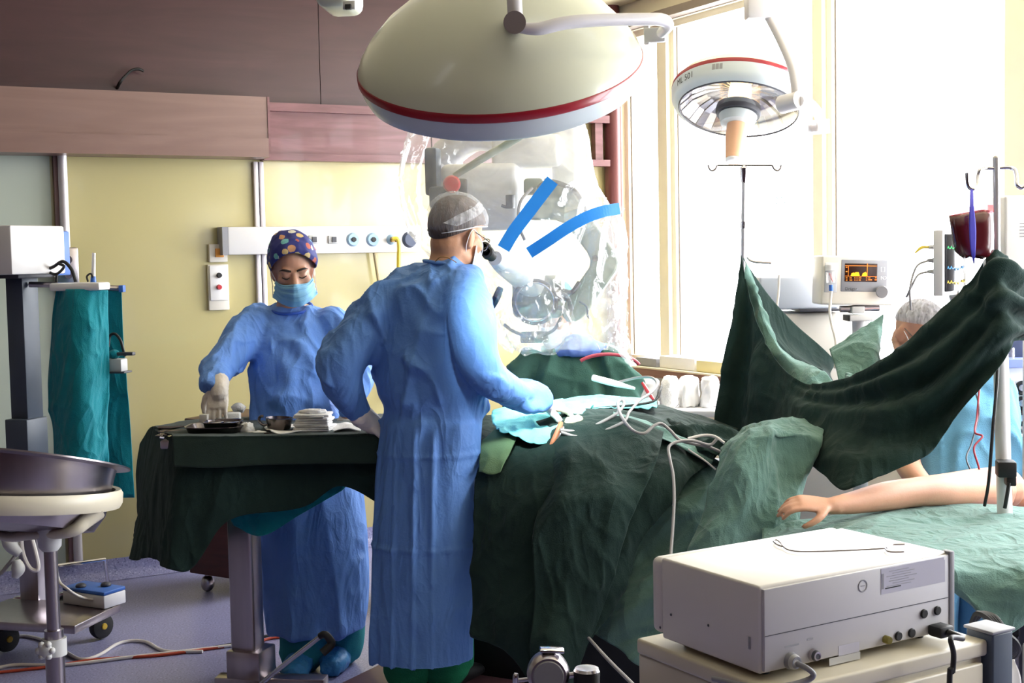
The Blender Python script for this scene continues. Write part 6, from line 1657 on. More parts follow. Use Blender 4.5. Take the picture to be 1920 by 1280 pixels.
# ------------------------------------------------------------------ drape screen between two drip stands
scr = [[(1390, 478, 5.02), (1376, 590, 5.0), (1354, 720, 4.98), (1338, 840, 4.95)],
       [(1403, 545, 4.98), (1402, 630, 4.95), (1396, 720, 4.92), (1392, 850, 4.88)],
       [(1440, 652, 4.82), (1440, 690, 4.8), (1440, 740, 4.76), (1440, 850, 4.72)],
       [(1500, 714, 4.62), (1500, 738, 4.58), (1502, 775, 4.5), (1514, 868, 4.36)],
       [(1572, 712, 4.42), (1570, 745, 4.38), (1570, 790, 4.3), (1576, 915, 4.08)],  # hem lowered here to stand in for the shadow beneath the screen
       [(1650, 676, 4.26), (1655, 722, 4.22), (1656, 785, 4.16), (1656, 892, 4.06)],
       [(1738, 605, 4.16), (1745, 672, 4.12), (1748, 745, 4.1), (1748, 838, 4.1)],
       [(1818, 526, 4.08), (1826, 592, 4.05), (1832, 655, 4.03), (1832, 738, 4.03)],
       [(1862, 470, 4.05), (1872, 525, 3.99), (1878, 590, 3.98), (1884, 668, 4.0)],
       [(1884, 478, 4.06), (1906, 540, 4.03), (1910, 595, 4.03), (1902, 640, 4.03)],
       [(1900, 500, 4.14), (1935, 556, 4.1), (1945, 600, 4.1), (1940, 640, 4.1)]]
rows = [[c_[i] for c_ in scr] for i in range(4)]
G = surf(rows, 80, 200)
gn = gnormals(G); gn *= np.sign((gn * (np.array(CAM) - G)).sum(2).mean())
vv = np.linspace(0, 1, 80)[:, None]; uu = np.linspace(0, 1, 200)[None, :]
fan = 0.020 * np.sin((vv * 6.5 + 0.8 * np.sin(uu * 5)) * 2 * np.pi * 0.5) * np.clip((uu - 0.25) * 3, 0, 1) * np.clip(vv * 5, 0, 1)
fan += 0.018 * np.abs(np.sin(vv * 9 + uu * 3)) * np.clip((uu - 0.3) * 3, 0, 1) * np.clip(vv * 5, 0, 1)
fan += 0.025 * np.sin(uu * 42 + vv * 2) * np.clip((0.4 - uu) * 4, 0, 1) * np.clip(vv * 2, 0, 1)
fan += folds(G.reshape(-1, 3), [(0.008, 14, None, 1, 't')], 14).reshape(G.shape[:2])
G = G + gn * fan[..., None]
o = cloth('drape_screen', G, m_drk, thick=0.003)
tag(o, 'large dark green drape screen slung between the two drip stands', 'drape')
o = cloth('screen_lining', [[(1394, 484, 5.04), (1410, 520, 5.02), (1436, 590, 4.95), (1490, 668, 4.8), (1560, 706, 4.6), (1600, 700, 4.5)], [(1396, 500, 5.02), (1412, 545, 4.99), (1442, 625, 4.88), (1498, 694, 4.7), (1562, 716, 4.52), (1605, 708, 4.45)],
                           [(1394, 520, 5.01), (1402, 585, 4.99), (1436, 672, 4.87), (1500, 722, 4.64), (1564, 730, 4.48), (1610, 712, 4.42)]], m_lgt, nu=30, nv=90, specs=[(0.022, 9, (0.6, 0, -1), 0.3, 't'), (0.01, 20, (0.6, 0, -1), 0.4, 't')], seed=9)  # turned-back drape layer; the paler cloth colour stands in for its backlight
tag(o, 'pale lit lining folded over the left end of the drape screen', 'drape')
o = cloth('rear_drape', [[(1396, 490, 5.1), (1440, 552, 5.12), (1490, 602, 5.15), (1540, 642, 5.2), (1570, 668, 5.22)], [(1404, 530, 5.08), (1446, 600, 5.08), (1495, 650, 5.1), (1540, 674, 5.15), (1570, 676, 5.2)], [(1418, 600, 5.04), (1450, 650, 5.02), (1500, 690, 5.0), (1540, 700, 5.04), (1562, 704, 5.1)], [(1430, 680, 5.02), (1460, 700, 5.0), (1505, 730, 4.98), (1540, 740, 5.0), (1566, 736, 5.04)]],
          m_drk, nu=50, nv=60, specs=[(0.02, 6, (1, 0, -0.9), 0.3, 't')], seed=18)
tag(o, 'dark green rear drape running from the left drip stand towards the monitor', 'drape')
o = cloth('teal_drape', [[(1556, 656, 5.05), (1600, 626, 5.05), (1640, 600, 5.05), (1657, 588, 5.05)], [(1562, 676, 4.98), (1605, 650, 4.98), (1640, 632, 4.98), (1654, 626, 5.0)], [(1570, 700, 4.9), (1605, 690, 4.9), (1635, 676, 4.9), (1650, 664, 4.95)], [(1580, 740, 4.85), (1610, 735, 4.85), (1640, 730, 4.85), (1655, 722, 4.9)]],
          m_lgt, nu=40, nv=40, specs=[(0.02, 7, (1, 0, 0.7), 0.35, 't'), (0.006, 20, None, 1, 't')], seed=23)
tag(o, 'flat teal green sheet pulled up to a corner below the small monitor', 'drape')

# drip stands
def base_star(t, x, y, r=0.28):
    for k in range(5):
        a_ = k * 2 * math.pi / 5 + 0.3
        MB().tube([Vector((x, y, 0.09)), Vector((x + math.cos(a_) * r * 0.6, y + math.sin(a_) * r * 0.6, 0.075)), Vector((x + math.cos(a_) * r, y + math.sin(a_) * r, 0.03))], 0.014, n=8).build('foot', m_steel, t)
t1 = P(1395, 470, 5.06)
ds = thing('drip_stand', 'thin chrome drip stand with two hooks in front of the window', 'drip stand', Vector((t1.x, t1.y, 0)))
MB().tube([P(1395, 322, 5.06), P(1394, 400, 5.06), P(1393, 480, 5.06), Vector((t1.x, t1.y, 0.1))], [0.009, 0.009, 0.009, 0.013], n=12, smooth=1).build('pole', m_pole, ds)
MB().lathe([(0.005, 0.03), (0.017, 0.02), (0.016, 0), (0.009, -0.05)], P(1395, 325, 5.06), n=16).build('head', m_chrome, ds)
MB().tube([P(1345, 310, 5.06), P(1395, 310, 5.06), P(1448, 310, 5.06)], 0.0038, n=8, smooth=1).build('cross_bar', m_instr, ds)
MB().tube([P(1345, 310, 5.06), P(1341, 317, 5.06), P(1335, 320, 5.06), P(1330, 316, 5.06), P(1328, 309, 5.06)], 0.0038, n=8).build('hook', m_instr, ds)
MB().tube([P(1448, 310, 5.06), P(1452, 317, 5.06), P(1458, 320, 5.06), P(1463, 316, 5.06), P(1465, 309, 5.06)], 0.0038, n=8).build('hook', m_instr, ds)
MB().cyl(P(1394, 416, 5.06), P(1394, 428, 5.06), 0.012).build('collar', m_chrome, ds)
MB().tube([P(1400, 482, 5.05), P(1412, 490, 5.05), P(1446, 493, 5.05)], 0.005, n=8).build('side_pin', m_steel, ds)
base_star(ds, t1.x, t1.y, 0.2)

t2 = P(1868, 480, 4.08)
ds2 = thing('drip_stand', 'thick drip stand at right, chrome above and white below, holding the blood bag', 'drip stand', Vector((t2.x, t2.y, 0)))
MB().cyl(P(1868, 297, 4.08), P(1869, 480, 4.08), m(6.5, 4.08), n=20).build('upper_pole', m_pole, ds2)
MB().ball(P(1868, 296, 4.08), (0.011, 0.011, 0.008)).build('top_cap', m_white2, ds2)
lowp = P(1884, 1000, 4.08)
MB().tube([P(1869, 478, 4.1), P(1876, 660, 4.1), P(1884, 960, 4.1), Vector((lowp.x, lowp.y, 0.1))], [0.012, 0.0225, 0.0225, 0.0225], n=20, smooth=1).build('lower_pole', m_white, ds2)
MB().tube([P(1866, 316, 4.08), P(1850, 315, 4.08), P(1838, 318, 4.07), P(1834, 330, 4.07), P(1833, 346, 4.06), P(1826, 354, 4.05), P(1818, 352, 4.05), P(1814, 342, 4.05), P(1813, 324, 4.05)], 0.006, n=10).build('hook', m_chrome, ds2)
MB().tube([P(1870, 315, 4.08), P(1890, 314, 4.08), P(1902, 318, 4.07), P(1906, 332, 4.06), P(1907, 346, 4.05), P(1914, 352, 4.05), P(1922, 348, 4.05)], 0.006, n=10).build('hook', m_chrome, ds2)
MB().box(P(1886, 878, 4.05), (m(34, 4.05), 0.06, m(30, 4.05)), frame((0.2, 1, 0)), 0.006).build('clamp', m_black, ds2)
MB().box(P(1894, 900, 4.05), (m(18, 4.05), 0.05, m(18, 4.05)), frame((0.2, 1, 0)), 0.004).build('clamp_screw', m_black, ds2)
base_star(ds2, lowp.x, lowp.y)
cable3([(1872, 640, 4.12), (1871, 670, 4.06), (1869, 720, 4.02), (1862, 800, 4.0), (1854, 900, 4.02), (1846, 948, 4.05)], 0.005, m_black, 'black_cable', 'black cable running down in front of the white drip stand pole')
cable3([(1892, 905, 4.02), (1888, 930, 4.02), (1884, 952, 4.03)], 0.006, m_black, 'black_cable', 'short black cable below the clamp of the right drip stand')

# blood bag with its blue strap
bbag = thing('blood_bag', 'dark red blood bag hanging from the right drip stand', 'blood bag', P(1822, 480, 4.04))
out = [(1779, 404), (1800, 400), (1822, 396), (1845, 392), (1862, 396), (1864, 440), (1863, 470), (1855, 480), (1842, 486), (1828, 484), (1818, 482), (1810, 486), (1800, 480), (1791, 472), (1786, 450), (1782, 425)]
cc = P(1822, 440, 4.045)
front = [P(x, y, 4.03) for x, y in out]
mbb = MB()
n_ = len(front); inner = [cc + (p - cc) * 0.8 + Vector((0, -0.018, 0)) for p in front]; inner2 = [cc + (p - cc) * 0.4 + Vector((0, -0.026, 0)) for p in front]
backi = [cc + (p - cc) * 0.8 + Vector((0, 0.026, 0)) for p in front]
allv = front + inner + inner2 + [cc + Vector((0, -0.028, 0))] + backi + [cc + Vector((0, 0.032, 0))]
fs = []
for i in range(n_):
    j = (i + 1) % n_
    fs += [(i, j, n_ + j, n_ + i), (n_ + i, n_ + j, 2 * n_ + j, 2 * n_ + i), (2 * n_ + i, 2 * n_ + j, 3 * n_), (j, i, 3 * n_ + 1 + i, 3 * n_ + 1 + j), (3 * n_ + 1 + j, 3 * n_ + 1 + i, 4 * n_ + 1)]
mbb.add(allv, fs); mbb.build('bag', m_blood, bbag, ang=70)
cloth('bag_top', [[(1784, 392, 4.03), (1822, 386, 4.03), (1862, 384, 4.03)], [(1779, 406, 4.03), (1822, 400, 4.02), (1864, 398, 4.03)]], M_clear('clear_pink_plastic', tint=(240, 150, 160), gloss=0.15, haze=0.35, hazecol=(220, 120, 130)), bbag, 12, 30, [(0.006, 40, None, 1, 't')], 3, thick=0)
cloth('strap', [[(1819, 356, 4.03), (1825, 356, 4.03)], [(1818, 385, 3.99), (1826, 385, 3.99)], [(1817, 430, 3.985), (1830, 430, 3.985)], [(1820, 470, 3.99), (1829, 470, 3.99)], [(1825, 494, 4.02), (1827, 494, 4.02)]], M('blue_violet_strap', (64, 60, 176), rough=0.6), bbag, 30, 6, thick=0.002)
for px in (1808, 1845):
    MB().tube([P(px, 482, 4.03), P(px + 1, 495, 4.03), P(px, 512, 4.03)], 0.004, n=8).build('port_tube', M_clear('clear_tube', gloss=0.2, haze=0.3) if 'clear_tube' not in MATS else MATS['clear_tube'], bbag)

# ------------------------------------------------------------------ patient's bare arm on the sea green sheet
pat = thing('person', 'bare arm and shoulder of the covered patient lying on the sea green sheet', 'person', P(1700, 950, 4.25))
body = MB()
limb(body, [(P(1862, 918, 4.40), 0.075), (P(1830, 916, 4.34), 0.066), (P(1780, 918, 4.27), 0.055), (P(1720, 922, 4.2), 0.047), (P(1660, 930, 4.13), 0.045), (P(1600, 942, 4.08), 0.035), (P(1560, 948, 4.05), 0.027)], n=20)
body.ball(P(1872, 915, 4.48), (0.09, 0.08, 0.075))
hand_mb(body, P(1556, 947, 4.05), (-0.9, -0.12, 0.12), (0.1, 0.4, -0.9), 1, (0.3, 0.45, 0.4), thumb=0.6, s=1.0)
skin_from(body, 0.0055, 'body', m_skin, pat, 4)
cable3([(1836, 730, 4.5), (1832, 780, 4.45), (1828, 810, 4.4), (1842, 818, 4.38), (1826, 840, 4.36), (1836, 880, 4.33), (1840, 935, 4.3)], 0.0035, M('crimson_lead', (150, 40, 60), rough=0.5), 'monitor_lead', 'crimson monitoring lead hanging down to the bare shoulder')
cable3([(1826, 725, 4.52), (1836, 770, 4.46), (1822, 830, 4.42), (1812, 860, 4.38), (1826, 900, 4.33), (1812, 938, 4.28)], 0.003, m_bluegrey, 'monitor_lead', 'grey blue monitoring lead beside the crimson lead')
# sheet over the side table with hanging corner
o = cloth('side_sheet', [[(1430, 985, 4.15), (1560, 962, 4.22), (1700, 952, 4.26), (1820, 948, 4.26), (1950, 955, 4.26)],
                        [(1430, 1010, 3.95), (1560, 985, 3.98), (1700, 972, 4.0), (1820, 970, 4.0), (1950, 972, 4.0)],
                        [(1470, 1030, 3.7), (1580, 1005, 3.72), (1700, 1000, 3.75), (1820, 1002, 3.75), (1950, 1004, 3.72)],
                        [(1520, 1050, 3.5), (1620, 1022, 3.52), (1720, 1024, 3.52), (1830, 1040, 3.5), (1960, 1045, 3.45)],
                        [(1560, 1075, 3.42), (1660, 1046, 3.42), (1755, 1056, 3.4), (1850, 1082, 3.38), (1970, 1085, 3.34)],
                        [(1640, 1110, 3.42), (1720, 1084, 3.4), (1790, 1100, 3.38), (1862, 1150, 3.36), (1970, 1130, 3.34)],
                        [(1720, 1120, 3.44), (1778, 1108, 3.42), (1828, 1142, 3.4), (1874, 1196, 3.37), (1965, 1150, 3.36)]], m_lgt, nu=110, nv=110,
          specs=[(0.012, 4, (1, 0.3, -0.3), 0.3, 't'), (0.010, 8, (1, 0.4, -0.3), 0.25, 't'), (0.004, 22, (1, 0.3, 0), 0.4, 't')], seed=61)
tag(o, 'wide sea green sheet over the side table with a hanging corner', 'sheet')
# ------------------------------------------------------------------ helpers for boxed devices
def facebox(px0, px1, py0, py1, d, depth, name, mat, parent, yaw=0.1, bev=0.006, pitch=0.0, up=(0, 0, 1)):
    R = frame((yaw, 1, pitch), up)
    c = P((px0 + px1) / 2, (py0 + py1) / 2, d) + R @ Vector((0, depth / 2, 0))
    return MB().box(c, (m(px1 - px0, d) * math.sqrt(1 + yaw * yaw * 0.5), depth, m(py1 - py0, d)), R, bev, 3).build(name, mat, parent)
def disc(px, py, d, r, h, name, mat, parent, axis=None, n=24, prof=None):
    c = P(px, py, d); ax = axis or (CAM - c).normalized()
    pr = prof or [(0, h), (r * 0.9, h), (r, h * 0.8), (r, 0), (0, 0)]
    return MB().lathe(pr, c, ax, n=n).build(name, mat, parent)
def quad_strip(pts, name, mat, parent, th=0.001):
    o = MB().prism([P(*p) for p in pts], Vector((0, th, 0))).build(name, mat, parent, smooth=False)
    return o

# ------------------------------------------------------------------ ventilator monitor
VD = 5.25
vm = thing('ventilator_monitor', 'grey ventilator monitor with amber waveforms on its screen', 'monitor', P(1608, 575, VD))
up_ = (0.035, 0, 1)
facebox(1540, 1676, 480, 572, VD + 0.004, 0.16, 'housing', m_white2, vm, 0.0, 0.008, up=up_)
facebox(1546, 1570, 492, 548, VD + 0.002, 0.01, 'sensor_recess', m_grey, vm, 0.0, 0.002, up=up_)
facebox(1577, 1664, 487, 547, VD + 0.001, 0.01, 'front_panel', m_mid, vm, 0.0, 0.003, up=up_)
scr_ = facebox(1584, 1645, 494, 528, VD - 0.001, 0.006, 'screen', m_screen, vm, 0.0, 0.001, up=up_)
sd = VD - 0.0035
def sbar(x0, x1, y0, y1, mat, dd=0.0):
    facebox(x0, x1, y0, y1, sd - dd, 0.0015, 'screen_graphic', mat, scr_, 0.0, 0, up=up_)
sbar(1585, 1644, 497.6, 498.8, m_amberd); sbar(1590.4, 1591.2, 498, 518, m_amberd); sbar(1625.5, 1626.8, 494, 518, m_amberd)
sbar(1585, 1644, 517.3, 518.2, m_amberd)
for wv in ([(1595, 517), (1597, 512), (1602, 510.5), (1602.6, 513), (1604, 510), (1610, 510), (1612, 517)], [(1616, 517), (1618, 512), (1623, 509.5), (1625, 512), (1625.3, 517)]):
    MB().prism([P(x, y, sd - 0.002) for x, y in wv], Vector((0, 0.001, 0))).build('waveform', m_amber, scr_, smooth=False)
for x0, y0, w in ((1586, 500, 3), (1586, 508, 3), (1586, 520, 3), (1586, 524, 3), (1593, 520, 4), (1593, 524, 5), (1602, 520, 2), (1602, 524, 2), (1606, 520, 2), (1606, 524, 2), (1610, 520, 5), (1610, 524, 4), (1624, 520, 2), (1624, 524, 2), (1628, 520, 4), (1628, 523.6, 7), (1641, 519.6, 2.4), (1640, 523.6, 4)):
    sbar(x0, x0 + w, y0, y0 + 1.8, m_amberd)
disc(1654, 547, VD - 0.002, m(11.5, VD), 0.022, 'dial', m_mid, vm, n=36)
for y in (505, 522):
    text_on('key_mark', '[ ]' if y == 505 else 'NX', 0.02, P(1651, y + 2, VD - 0.004), RGT, UPV, m_white, vm)
text_on('lettering', 'Dräger', 0.017, P(1584, 544, VD - 0.005), RGT, UPV, m_ink, vm)
facebox(1600, 1609, 541, 543, VD - 0.0005, 0.002, 'caption', m_inkg, vm, 0.0, 0)
MB().cyl(P(1557, 510, VD - 0.015), P(1557.5, 530, VD - 0.015), m(8.5, VD), n=20).build('water_trap', M_clear('trap_clear', gloss=0.2, haze=0.3), vm)
MB().cyl(P(1557, 497, VD - 0.015), P(1557, 507, VD - 0.015), m(9.5, VD), n=20).build('trap_cap', m_white, vm)
MB().tube([P(1555, 512, VD - 0.02), P(1558, 520, VD - 0.02), P(1562, 528, VD - 0.02)], 0.0025, n=6).build('trap_line', m_red, vm)
MB().cyl(P(1558, 534, VD - 0.015), P(1558.5, 545, VD - 0.015), m(4, VD), n=14).build('trap_plug', m_blue, vm)
MB().cyl(P(1575, 579, VD + 0.05), P(1648, 577, VD + 0.05), 0.014, n=14).build('support_rail', m_steel, vm)
facebox(1597, 1622, 574, 588, VD + 0.02, 0.07, 'rail_clamp', m_grey, vm, 0.0, 0.005)
facebox(1592, 1638, 590, 602, VD + 0.02, 0.09, 'gas_module', m_grey, vm, 0.0, 0.005)
facebox(1591, 1594.5, 591, 602, VD + 0.015, 0.09, 'module_end', m_black, vm, 0.0, 0.001)
_q = P(1612, 600, VD + 0.12)
MB().cyl(Vector((_q.x, _q.y, _q.z)), Vector((_q.x, _q.y, 0.1)), 0.03).build('support_column', m_grey, vm)
MB().box(Vector((_q.x, _q.y, 0.06)), (0.4, 0.36, 0.1), None, 0.02).build('base', m_grey, vm)
cable3([(1558.5, 546, VD - 0.02), (1557, 562, VD - 0.02), (1556, 585, VD - 0.03), (1560, 610, VD - 0.04), (1566, 632, VD - 0.06), (1568, 655, VD - 0.08), (1566, 690, VD - 0.1)], 0.006, m_cablew, 'sample_line', 'white gas sampling line hanging from the ventilator monitor')
cable3([(1461, 515, 5.3), (1460, 545, 5.3), (1457, 580, 5.28), (1460, 600, 5.26), (1462, 612, 5.25)], 0.005, m_cablew, 'white_line', 'white line hanging in front of the pale workstation housing')
# pale workstation behind
ws = thing('anaesthesia_workstation', 'large pale blue grey workstation housing standing behind the drape screen', 'workstation', Vector((P(1500, 600, 5.7).x, P(1500, 600, 5.7).y, 0)))
m_ws = M('workstation_blue_grey', (196, 202, 216), rough=0.4, var=0.02)
facebox(1425, 1572, 518, 580, 5.55, 0.4, 'upper_housing', m_ws, ws, 0.05, 0.01)
facebox(1470, 1600, 586, 1000, 5.6, 0.4, 'lower_housing', m_white2, ws, 0.05, 0.015)
facebox(1500, 1575, 579, 584, 5.53, 0.3, 'dark_gap', m_dkgrey, ws, 0.05, 0.001)  # dark grey strip between the two housings
_b = P(1535, 1000, 5.6)
MB().box(Vector((_b.x, _b.y + 0.2, 0.2)), (0.3, 0.36, 0.4), None, 0.02).build('plinth', m_grey, ws)

# ------------------------------------------------------------------ patient monitor seen from the side
pm = thing('patient_monitor', 'patient monitor seen edge-on with a dark screen behind the blood bag', 'monitor', P(1785, 555, 4.7))
PD = 4.7
Rm = frame((-0.8, 0.6, 0))            # screen faces right and towards us
pc_ = P(1790, 492, PD)
MB().box(pc_ + Rm @ Vector((0, 0.018, 0)), (0.24, 0.036, m(122, PD)), Rm, 0.006).build('housing', m_white, pm)
MB().box(pc_ + Rm @ Vector((0, -0.003, 0)), (0.21, 0.006, m(106, PD)), Rm, 0.002).build('screen', M('monitor_screen_black', (12, 12, 20), rough=0.15, emit=(20, 24, 40), estr=0.2), pm)
for k, (zz, c_) in enumerate(((0.05, (70, 220, 120)), (-0.02, (90, 160, 240)), (-0.07, (240, 210, 80)))):
    pts = [pc_ + Rm @ Vector((-0.095 + 0.19 * i / 30, -0.0075, zz + 0.008 * math.sin(i * 1.3) * (1 if i % 6 < 2 else 0.2))) for i in range(31)]
    MB().tube(pts, 0.0012, n=4, smooth=1).build('trace', M('trace_%d' % k, c_, emit=c_, estr=0.8), pm)
for y, c_ in ((462, m_grey), (487, m_mid), (508, m_grey)):
    MB().tube([P(1764, y, PD - 0.02), P(1752, y + 1, PD - 0.03), P(1740, y + 1, PD - 0.04)], [0.008, 0.009, 0.006], n=10).build('connector', c_, pm)
_q = P(1796, 575, 5.32)
MB().tube([P(1788, 548, PD + 0.04), P(1790, 560, PD + 0.1), P(1794, 570, 5.2), _q], 0.018, n=12).build('support_arm', m_grey, pm)
MB().cyl(_q + Vector((0, 0, 0.03)), Vector((_q.x, _q.y, 0.0)), 0.02).build('pole', m_grey, pm)
MB().tube([P(1742, 488, PD - 0.04), P(1722, 496, PD - 0.05), P(1712, 515, PD - 0.05), P(1706, 545, PD - 0.05), P(1708, 580, PD)], 0.004, n=8).build('lead', m_cable, pm)
MB().tube([P(1742, 509, PD - 0.04), P(1722, 515, PD - 0.05), P(1710, 535, PD - 0.05), P(1700, 556, PD)], 0.004, n=8).build('lead', m_cable, pm)
MB().tube([P(1742, 463, PD - 0.04), P(1728, 464, PD - 0.05), P(1716, 474, PD - 0.05)], [0.004, 0.006, 0.003], n=8).build('lead', m_yellow, pm)

# ------------------------------------------------------------------ white cabinet at the right edge
wb = thing('wall_unit', 'bright white unit with a printed notice at the right edge of the photo', 'cabinet', P(1910, 605, 4.62))
facebox(1884, 1990, 366, 602, 4.6, 0.18, 'housing', m_white, wb, 0.0, 0.01)
nt_ = facebox(1909, 1960, 388, 448, 4.594, 0.004, 'notice', m_paper, wb, 0.0, 0.0005)
for k in range(9):
    facebox(1912, 1955 - (k * 7) % 12, 394 + k * 6, 395.6 + k * 6, 4.5925, 0.001, 'print_line', m_inkg, nt_, 0.0, 0)
_q = P(1935, 600, 4.7)
MB().cyl(_q, Vector((_q.x, _q.y, 0)), 0.03).build('stand', m_grey, wb)
MB().ball(P(1899, 490, 4.02), 0.003).build('tag_yellow', m_yellow, wb)

# ------------------------------------------------------------------ anaesthesia machine with displays
am = thing('anaesthesia_machine', 'white gas machine with red digits and black dials behind the right drip stand', 'machine', Vector((P(1900, 780, 5.3).x, P(1900, 780, 5.3).y, 0)))
AMD = 5.2
facebox(1838, 2010, 688, 795, AMD, 0.3, 'dial_panel', m_white, am, 0.03, 0.006)
facebox(1830, 2010, 600, 684, AMD + 0.02, 0.3, 'upper_cabinet', m_navy, am, 0.03, 0.006)
facebox(1830, 2010, 672, 689, AMD - 0.05, 0.4, 'shelf', M('shelf_blue', (120, 134, 200), rough=0.3), am, 0.03, 0.004)
facebox(1832, 2010, 797, 1010, AMD + 0.05, 0.3, 'lower_cabinet', m_navy, am, 0.03, 0.006)
_b = P(1920, 1010, AMD + 0.1)
MB().box(Vector((_b.x, _b.y + 0.15, 0.2)), (0.35, 0.3, 0.4), None, 0.02).build('plinth', m_dkgrey, am)
for y, t_ in ((716, '10'), (745, '22'), (773, '')):
    w_ = facebox(1886, 1898, y - 5, y + 5, AMD - 0.004, 0.006, 'display', m_screen if t_ else m_black, am, 0.03, 0.001)
    if t_: text_on('digits', t_, 0.021, P(1886.5, y + 3.6, AMD - 0.0055), RGT, UPV, m_led, w_)
    disc(1917, y + 11, AMD - 0.001, 0.028, 0.02, 'dial', m_black, am, n=28)
    disc(1917, y + 11, AMD - 0.021, 0.013, 0.006, 'dial_cap', m_chrome, am, n=20)
    MB().tube([P(1911, y + 1, AMD - 0.003), P(1917, y - 1, AMD - 0.003), P(1923, y + 1, AMD - 0.003)], 0.0015, n=6).build('scale_mark', m_ink, am)
disc(1860, 736, AMD - 0.001, 0.036, 0.02, 'pressure_gauge', m_black, am, n=32)
disc(1860, 736, AMD - 0.021, 0.018, 0.006, 'gauge_cap', m_mid, am, n=20)
MB().cyl(P(1893, 652, AMD - 0.03), P(1893, 672, AMD - 0.03), 0.02).build('vial', m_lens, am)
for k in range(3):
    MB().tube([P(1897, 812 + k * 8, AMD - 0.03), P(1905, 806 + k * 8, AMD - 0.05), P(1925, 806 + k * 8, AMD - 0.06)], 0.014, n=10).build('corrugated_hose', m_mid, am)
jar = thing('suction_jar', 'clear suction jar with a white lid at the right photo edge', 'jar', P(1938, 905, 5.02))
MB().lathe([(0, 0), (0.05, 0), (0.055, 0.02), (0.055, 0.16), (0.05, 0.17)], P(1938, 915, 5.02), n=32).build('vessel', M_clear('jar_clear', tint=(210, 230, 210), gloss=0.2, haze=0.3, hazecol=(170, 200, 160)), jar)
MB().lathe([(0, 0.2), (0.055, 0.2), (0.062, 0.19), (0.062, 0.16), (0.05, 0.155)], P(1938, 915, 5.02), n=32).build('lid', m_white, jar)
_q = P(1938, 915, 5.02)
MB().box(Vector((_q.x + 0.06, _q.y + 0.02, _q.z - 0.012)), (0.3, 0.2, 0.02), None, 0.003).build('bracket_shelf', m_grey, jar)
MB().cyl(Vector((_q.x + 0.14, _q.y + 0.04, 0)), Vector((_q.x + 0.14, _q.y + 0.04, _q.z - 0.02)), 0.02).build('stand', m_grey, jar)

# ------------------------------------------------------------------ white supplies by the window
tbx = P(1255, 770, 6.3)
wt = thing('supply_table', 'white side table by the window behind the operating field', 'table', Vector((tbx.x, tbx.y, 0)))
zt2 = P(1255, 768, 6.3).z
MB().box(Vector((tbx.x, tbx.y + 0.05, zt2)), (0.75, 0.4, 0.03), frame((0.3, 1, 0)), 0.006).build('top', m_white, wt)
for dx in (-0.3, 0.3):
    for dy in (-0.12, 0.16):
        MB().cyl(Vector((tbx.x + dx, tbx.y + 0.05 + dy - dx * 0.3, 0)), Vector((tbx.x + dx, tbx.y + 0.05 + dy - dx * 0.3, zt2 - 0.01)), 0.018).build('leg', m_white, wt)
sup = [(1150, 1186, 730, 766, 'low white carton at the left end of the supply table'), (1190, 1232, 712, 766, 'tall white pack second from the left on the supply table'),
       (1236, 1268, 706, 766, 'white bottle-like pack in the middle of the supply table'), (1272, 1306, 709, 766, 'white pack right of the middle on the supply table'), (1310, 1345, 708, 766, 'white pack at the right end of the supply table')]
for k, (x0, x1, y0, y1, lb) in enumerate(sup):
    d_ = 6.22 + 0.02 * (k % 2); R = frame((0.3, 1, 0)); w_, h_ = m(x1 - x0, d_), m(y1 - y0, d_)
    mb = MB().loft([(P((x0 + x1) / 2, y1, d_) + R @ Vector((0, 0.06, h_ * t)), R @ Vector((w_ * 0.52 * q, 0, 0)), R @ Vector((0, 0.065 * q2, 0)))
                    for t, q, q2 in ((0, 0.93, 0.9), (0.04, 1.0, 1.0), (0.3, 1.02, 1.05), (0.6, 1.0, 1.0), (0.85, 0.97, 0.8), (0.96, 0.9, 0.45), (1.0, 0.82, 0.2))], n=28)
    o = skin_from(mb, 0.012, 'supply_pack', [m_paper, m_white, m_gauze][k % 3], None, 2, [(0.016, 14, (0.1, 0, 1), 0.3, 't'), (0.008, 30, None, 1, 't')], 20 + k)
    tag(o, lb, 'pack', 'white packs by the window')

# ------------------------------------------------------------------ electrosurgical unit on its cart, near right
A0 = P(1425, 1100, 2.25)
ew = Vector((0.857, 0.515, 0)).normalized(); ed = Vector((-ew.y, ew.x, 0))
EW, EDp, EH = 0.462, 0.30, 0.152
Re = Matrix((ew, ed, Vector((0, 0, 1)))).transposed()
def E(w, d, h): return A0 + ew * w + ed * d + Vector((0, 0, h))
esu = thing('electrosurgical_unit', 'warm white electrosurgical unit with rear sockets on the near cart', 'medical device', E(EW / 2, EDp / 2, -EH))
MB().box(E(EW / 2, EDp / 2 - 0.012, -EH / 2), (EW, EDp - 0.03, EH), Re, 0.005, 3).build('housing', m_box, esu)
MB().box(E(EW / 2, EDp - 0.012, -EH / 2 + 0.002), (EW + 0.004, 0.034, EH - 0.008), Re, 0.014, 4).build('front_bezel', m_box, esu)
rear = MB().box(E(EW / 2 + 0.001, -0.0005, -EH / 2), (EW - 0.008, 0.008, EH - 0.01), Re, 0.002).build('rear_panel', m_boxr, esu)
MB().box(E(EW / 2, -0.0047, -EH * 0.56), (EW - 0.012, 0.001, 0.0012), Re).build('panel_seam', m_dkgrey, rear)
MB().box(E(EW + 0.003, 0.004, -EH / 2), (0.014, 0.022, EH + 0.002), Re, 0.003).build('side_trim', m_mid, esu)
def onrear(px, py, off=0.005):
    r = ray(px, py); o_ = A0 - ed * off
    t = (o_ - CAM).dot(ed) / r.dot(ed)
    q = CAM + r * t - A0
    return q.dot(ew), q.z
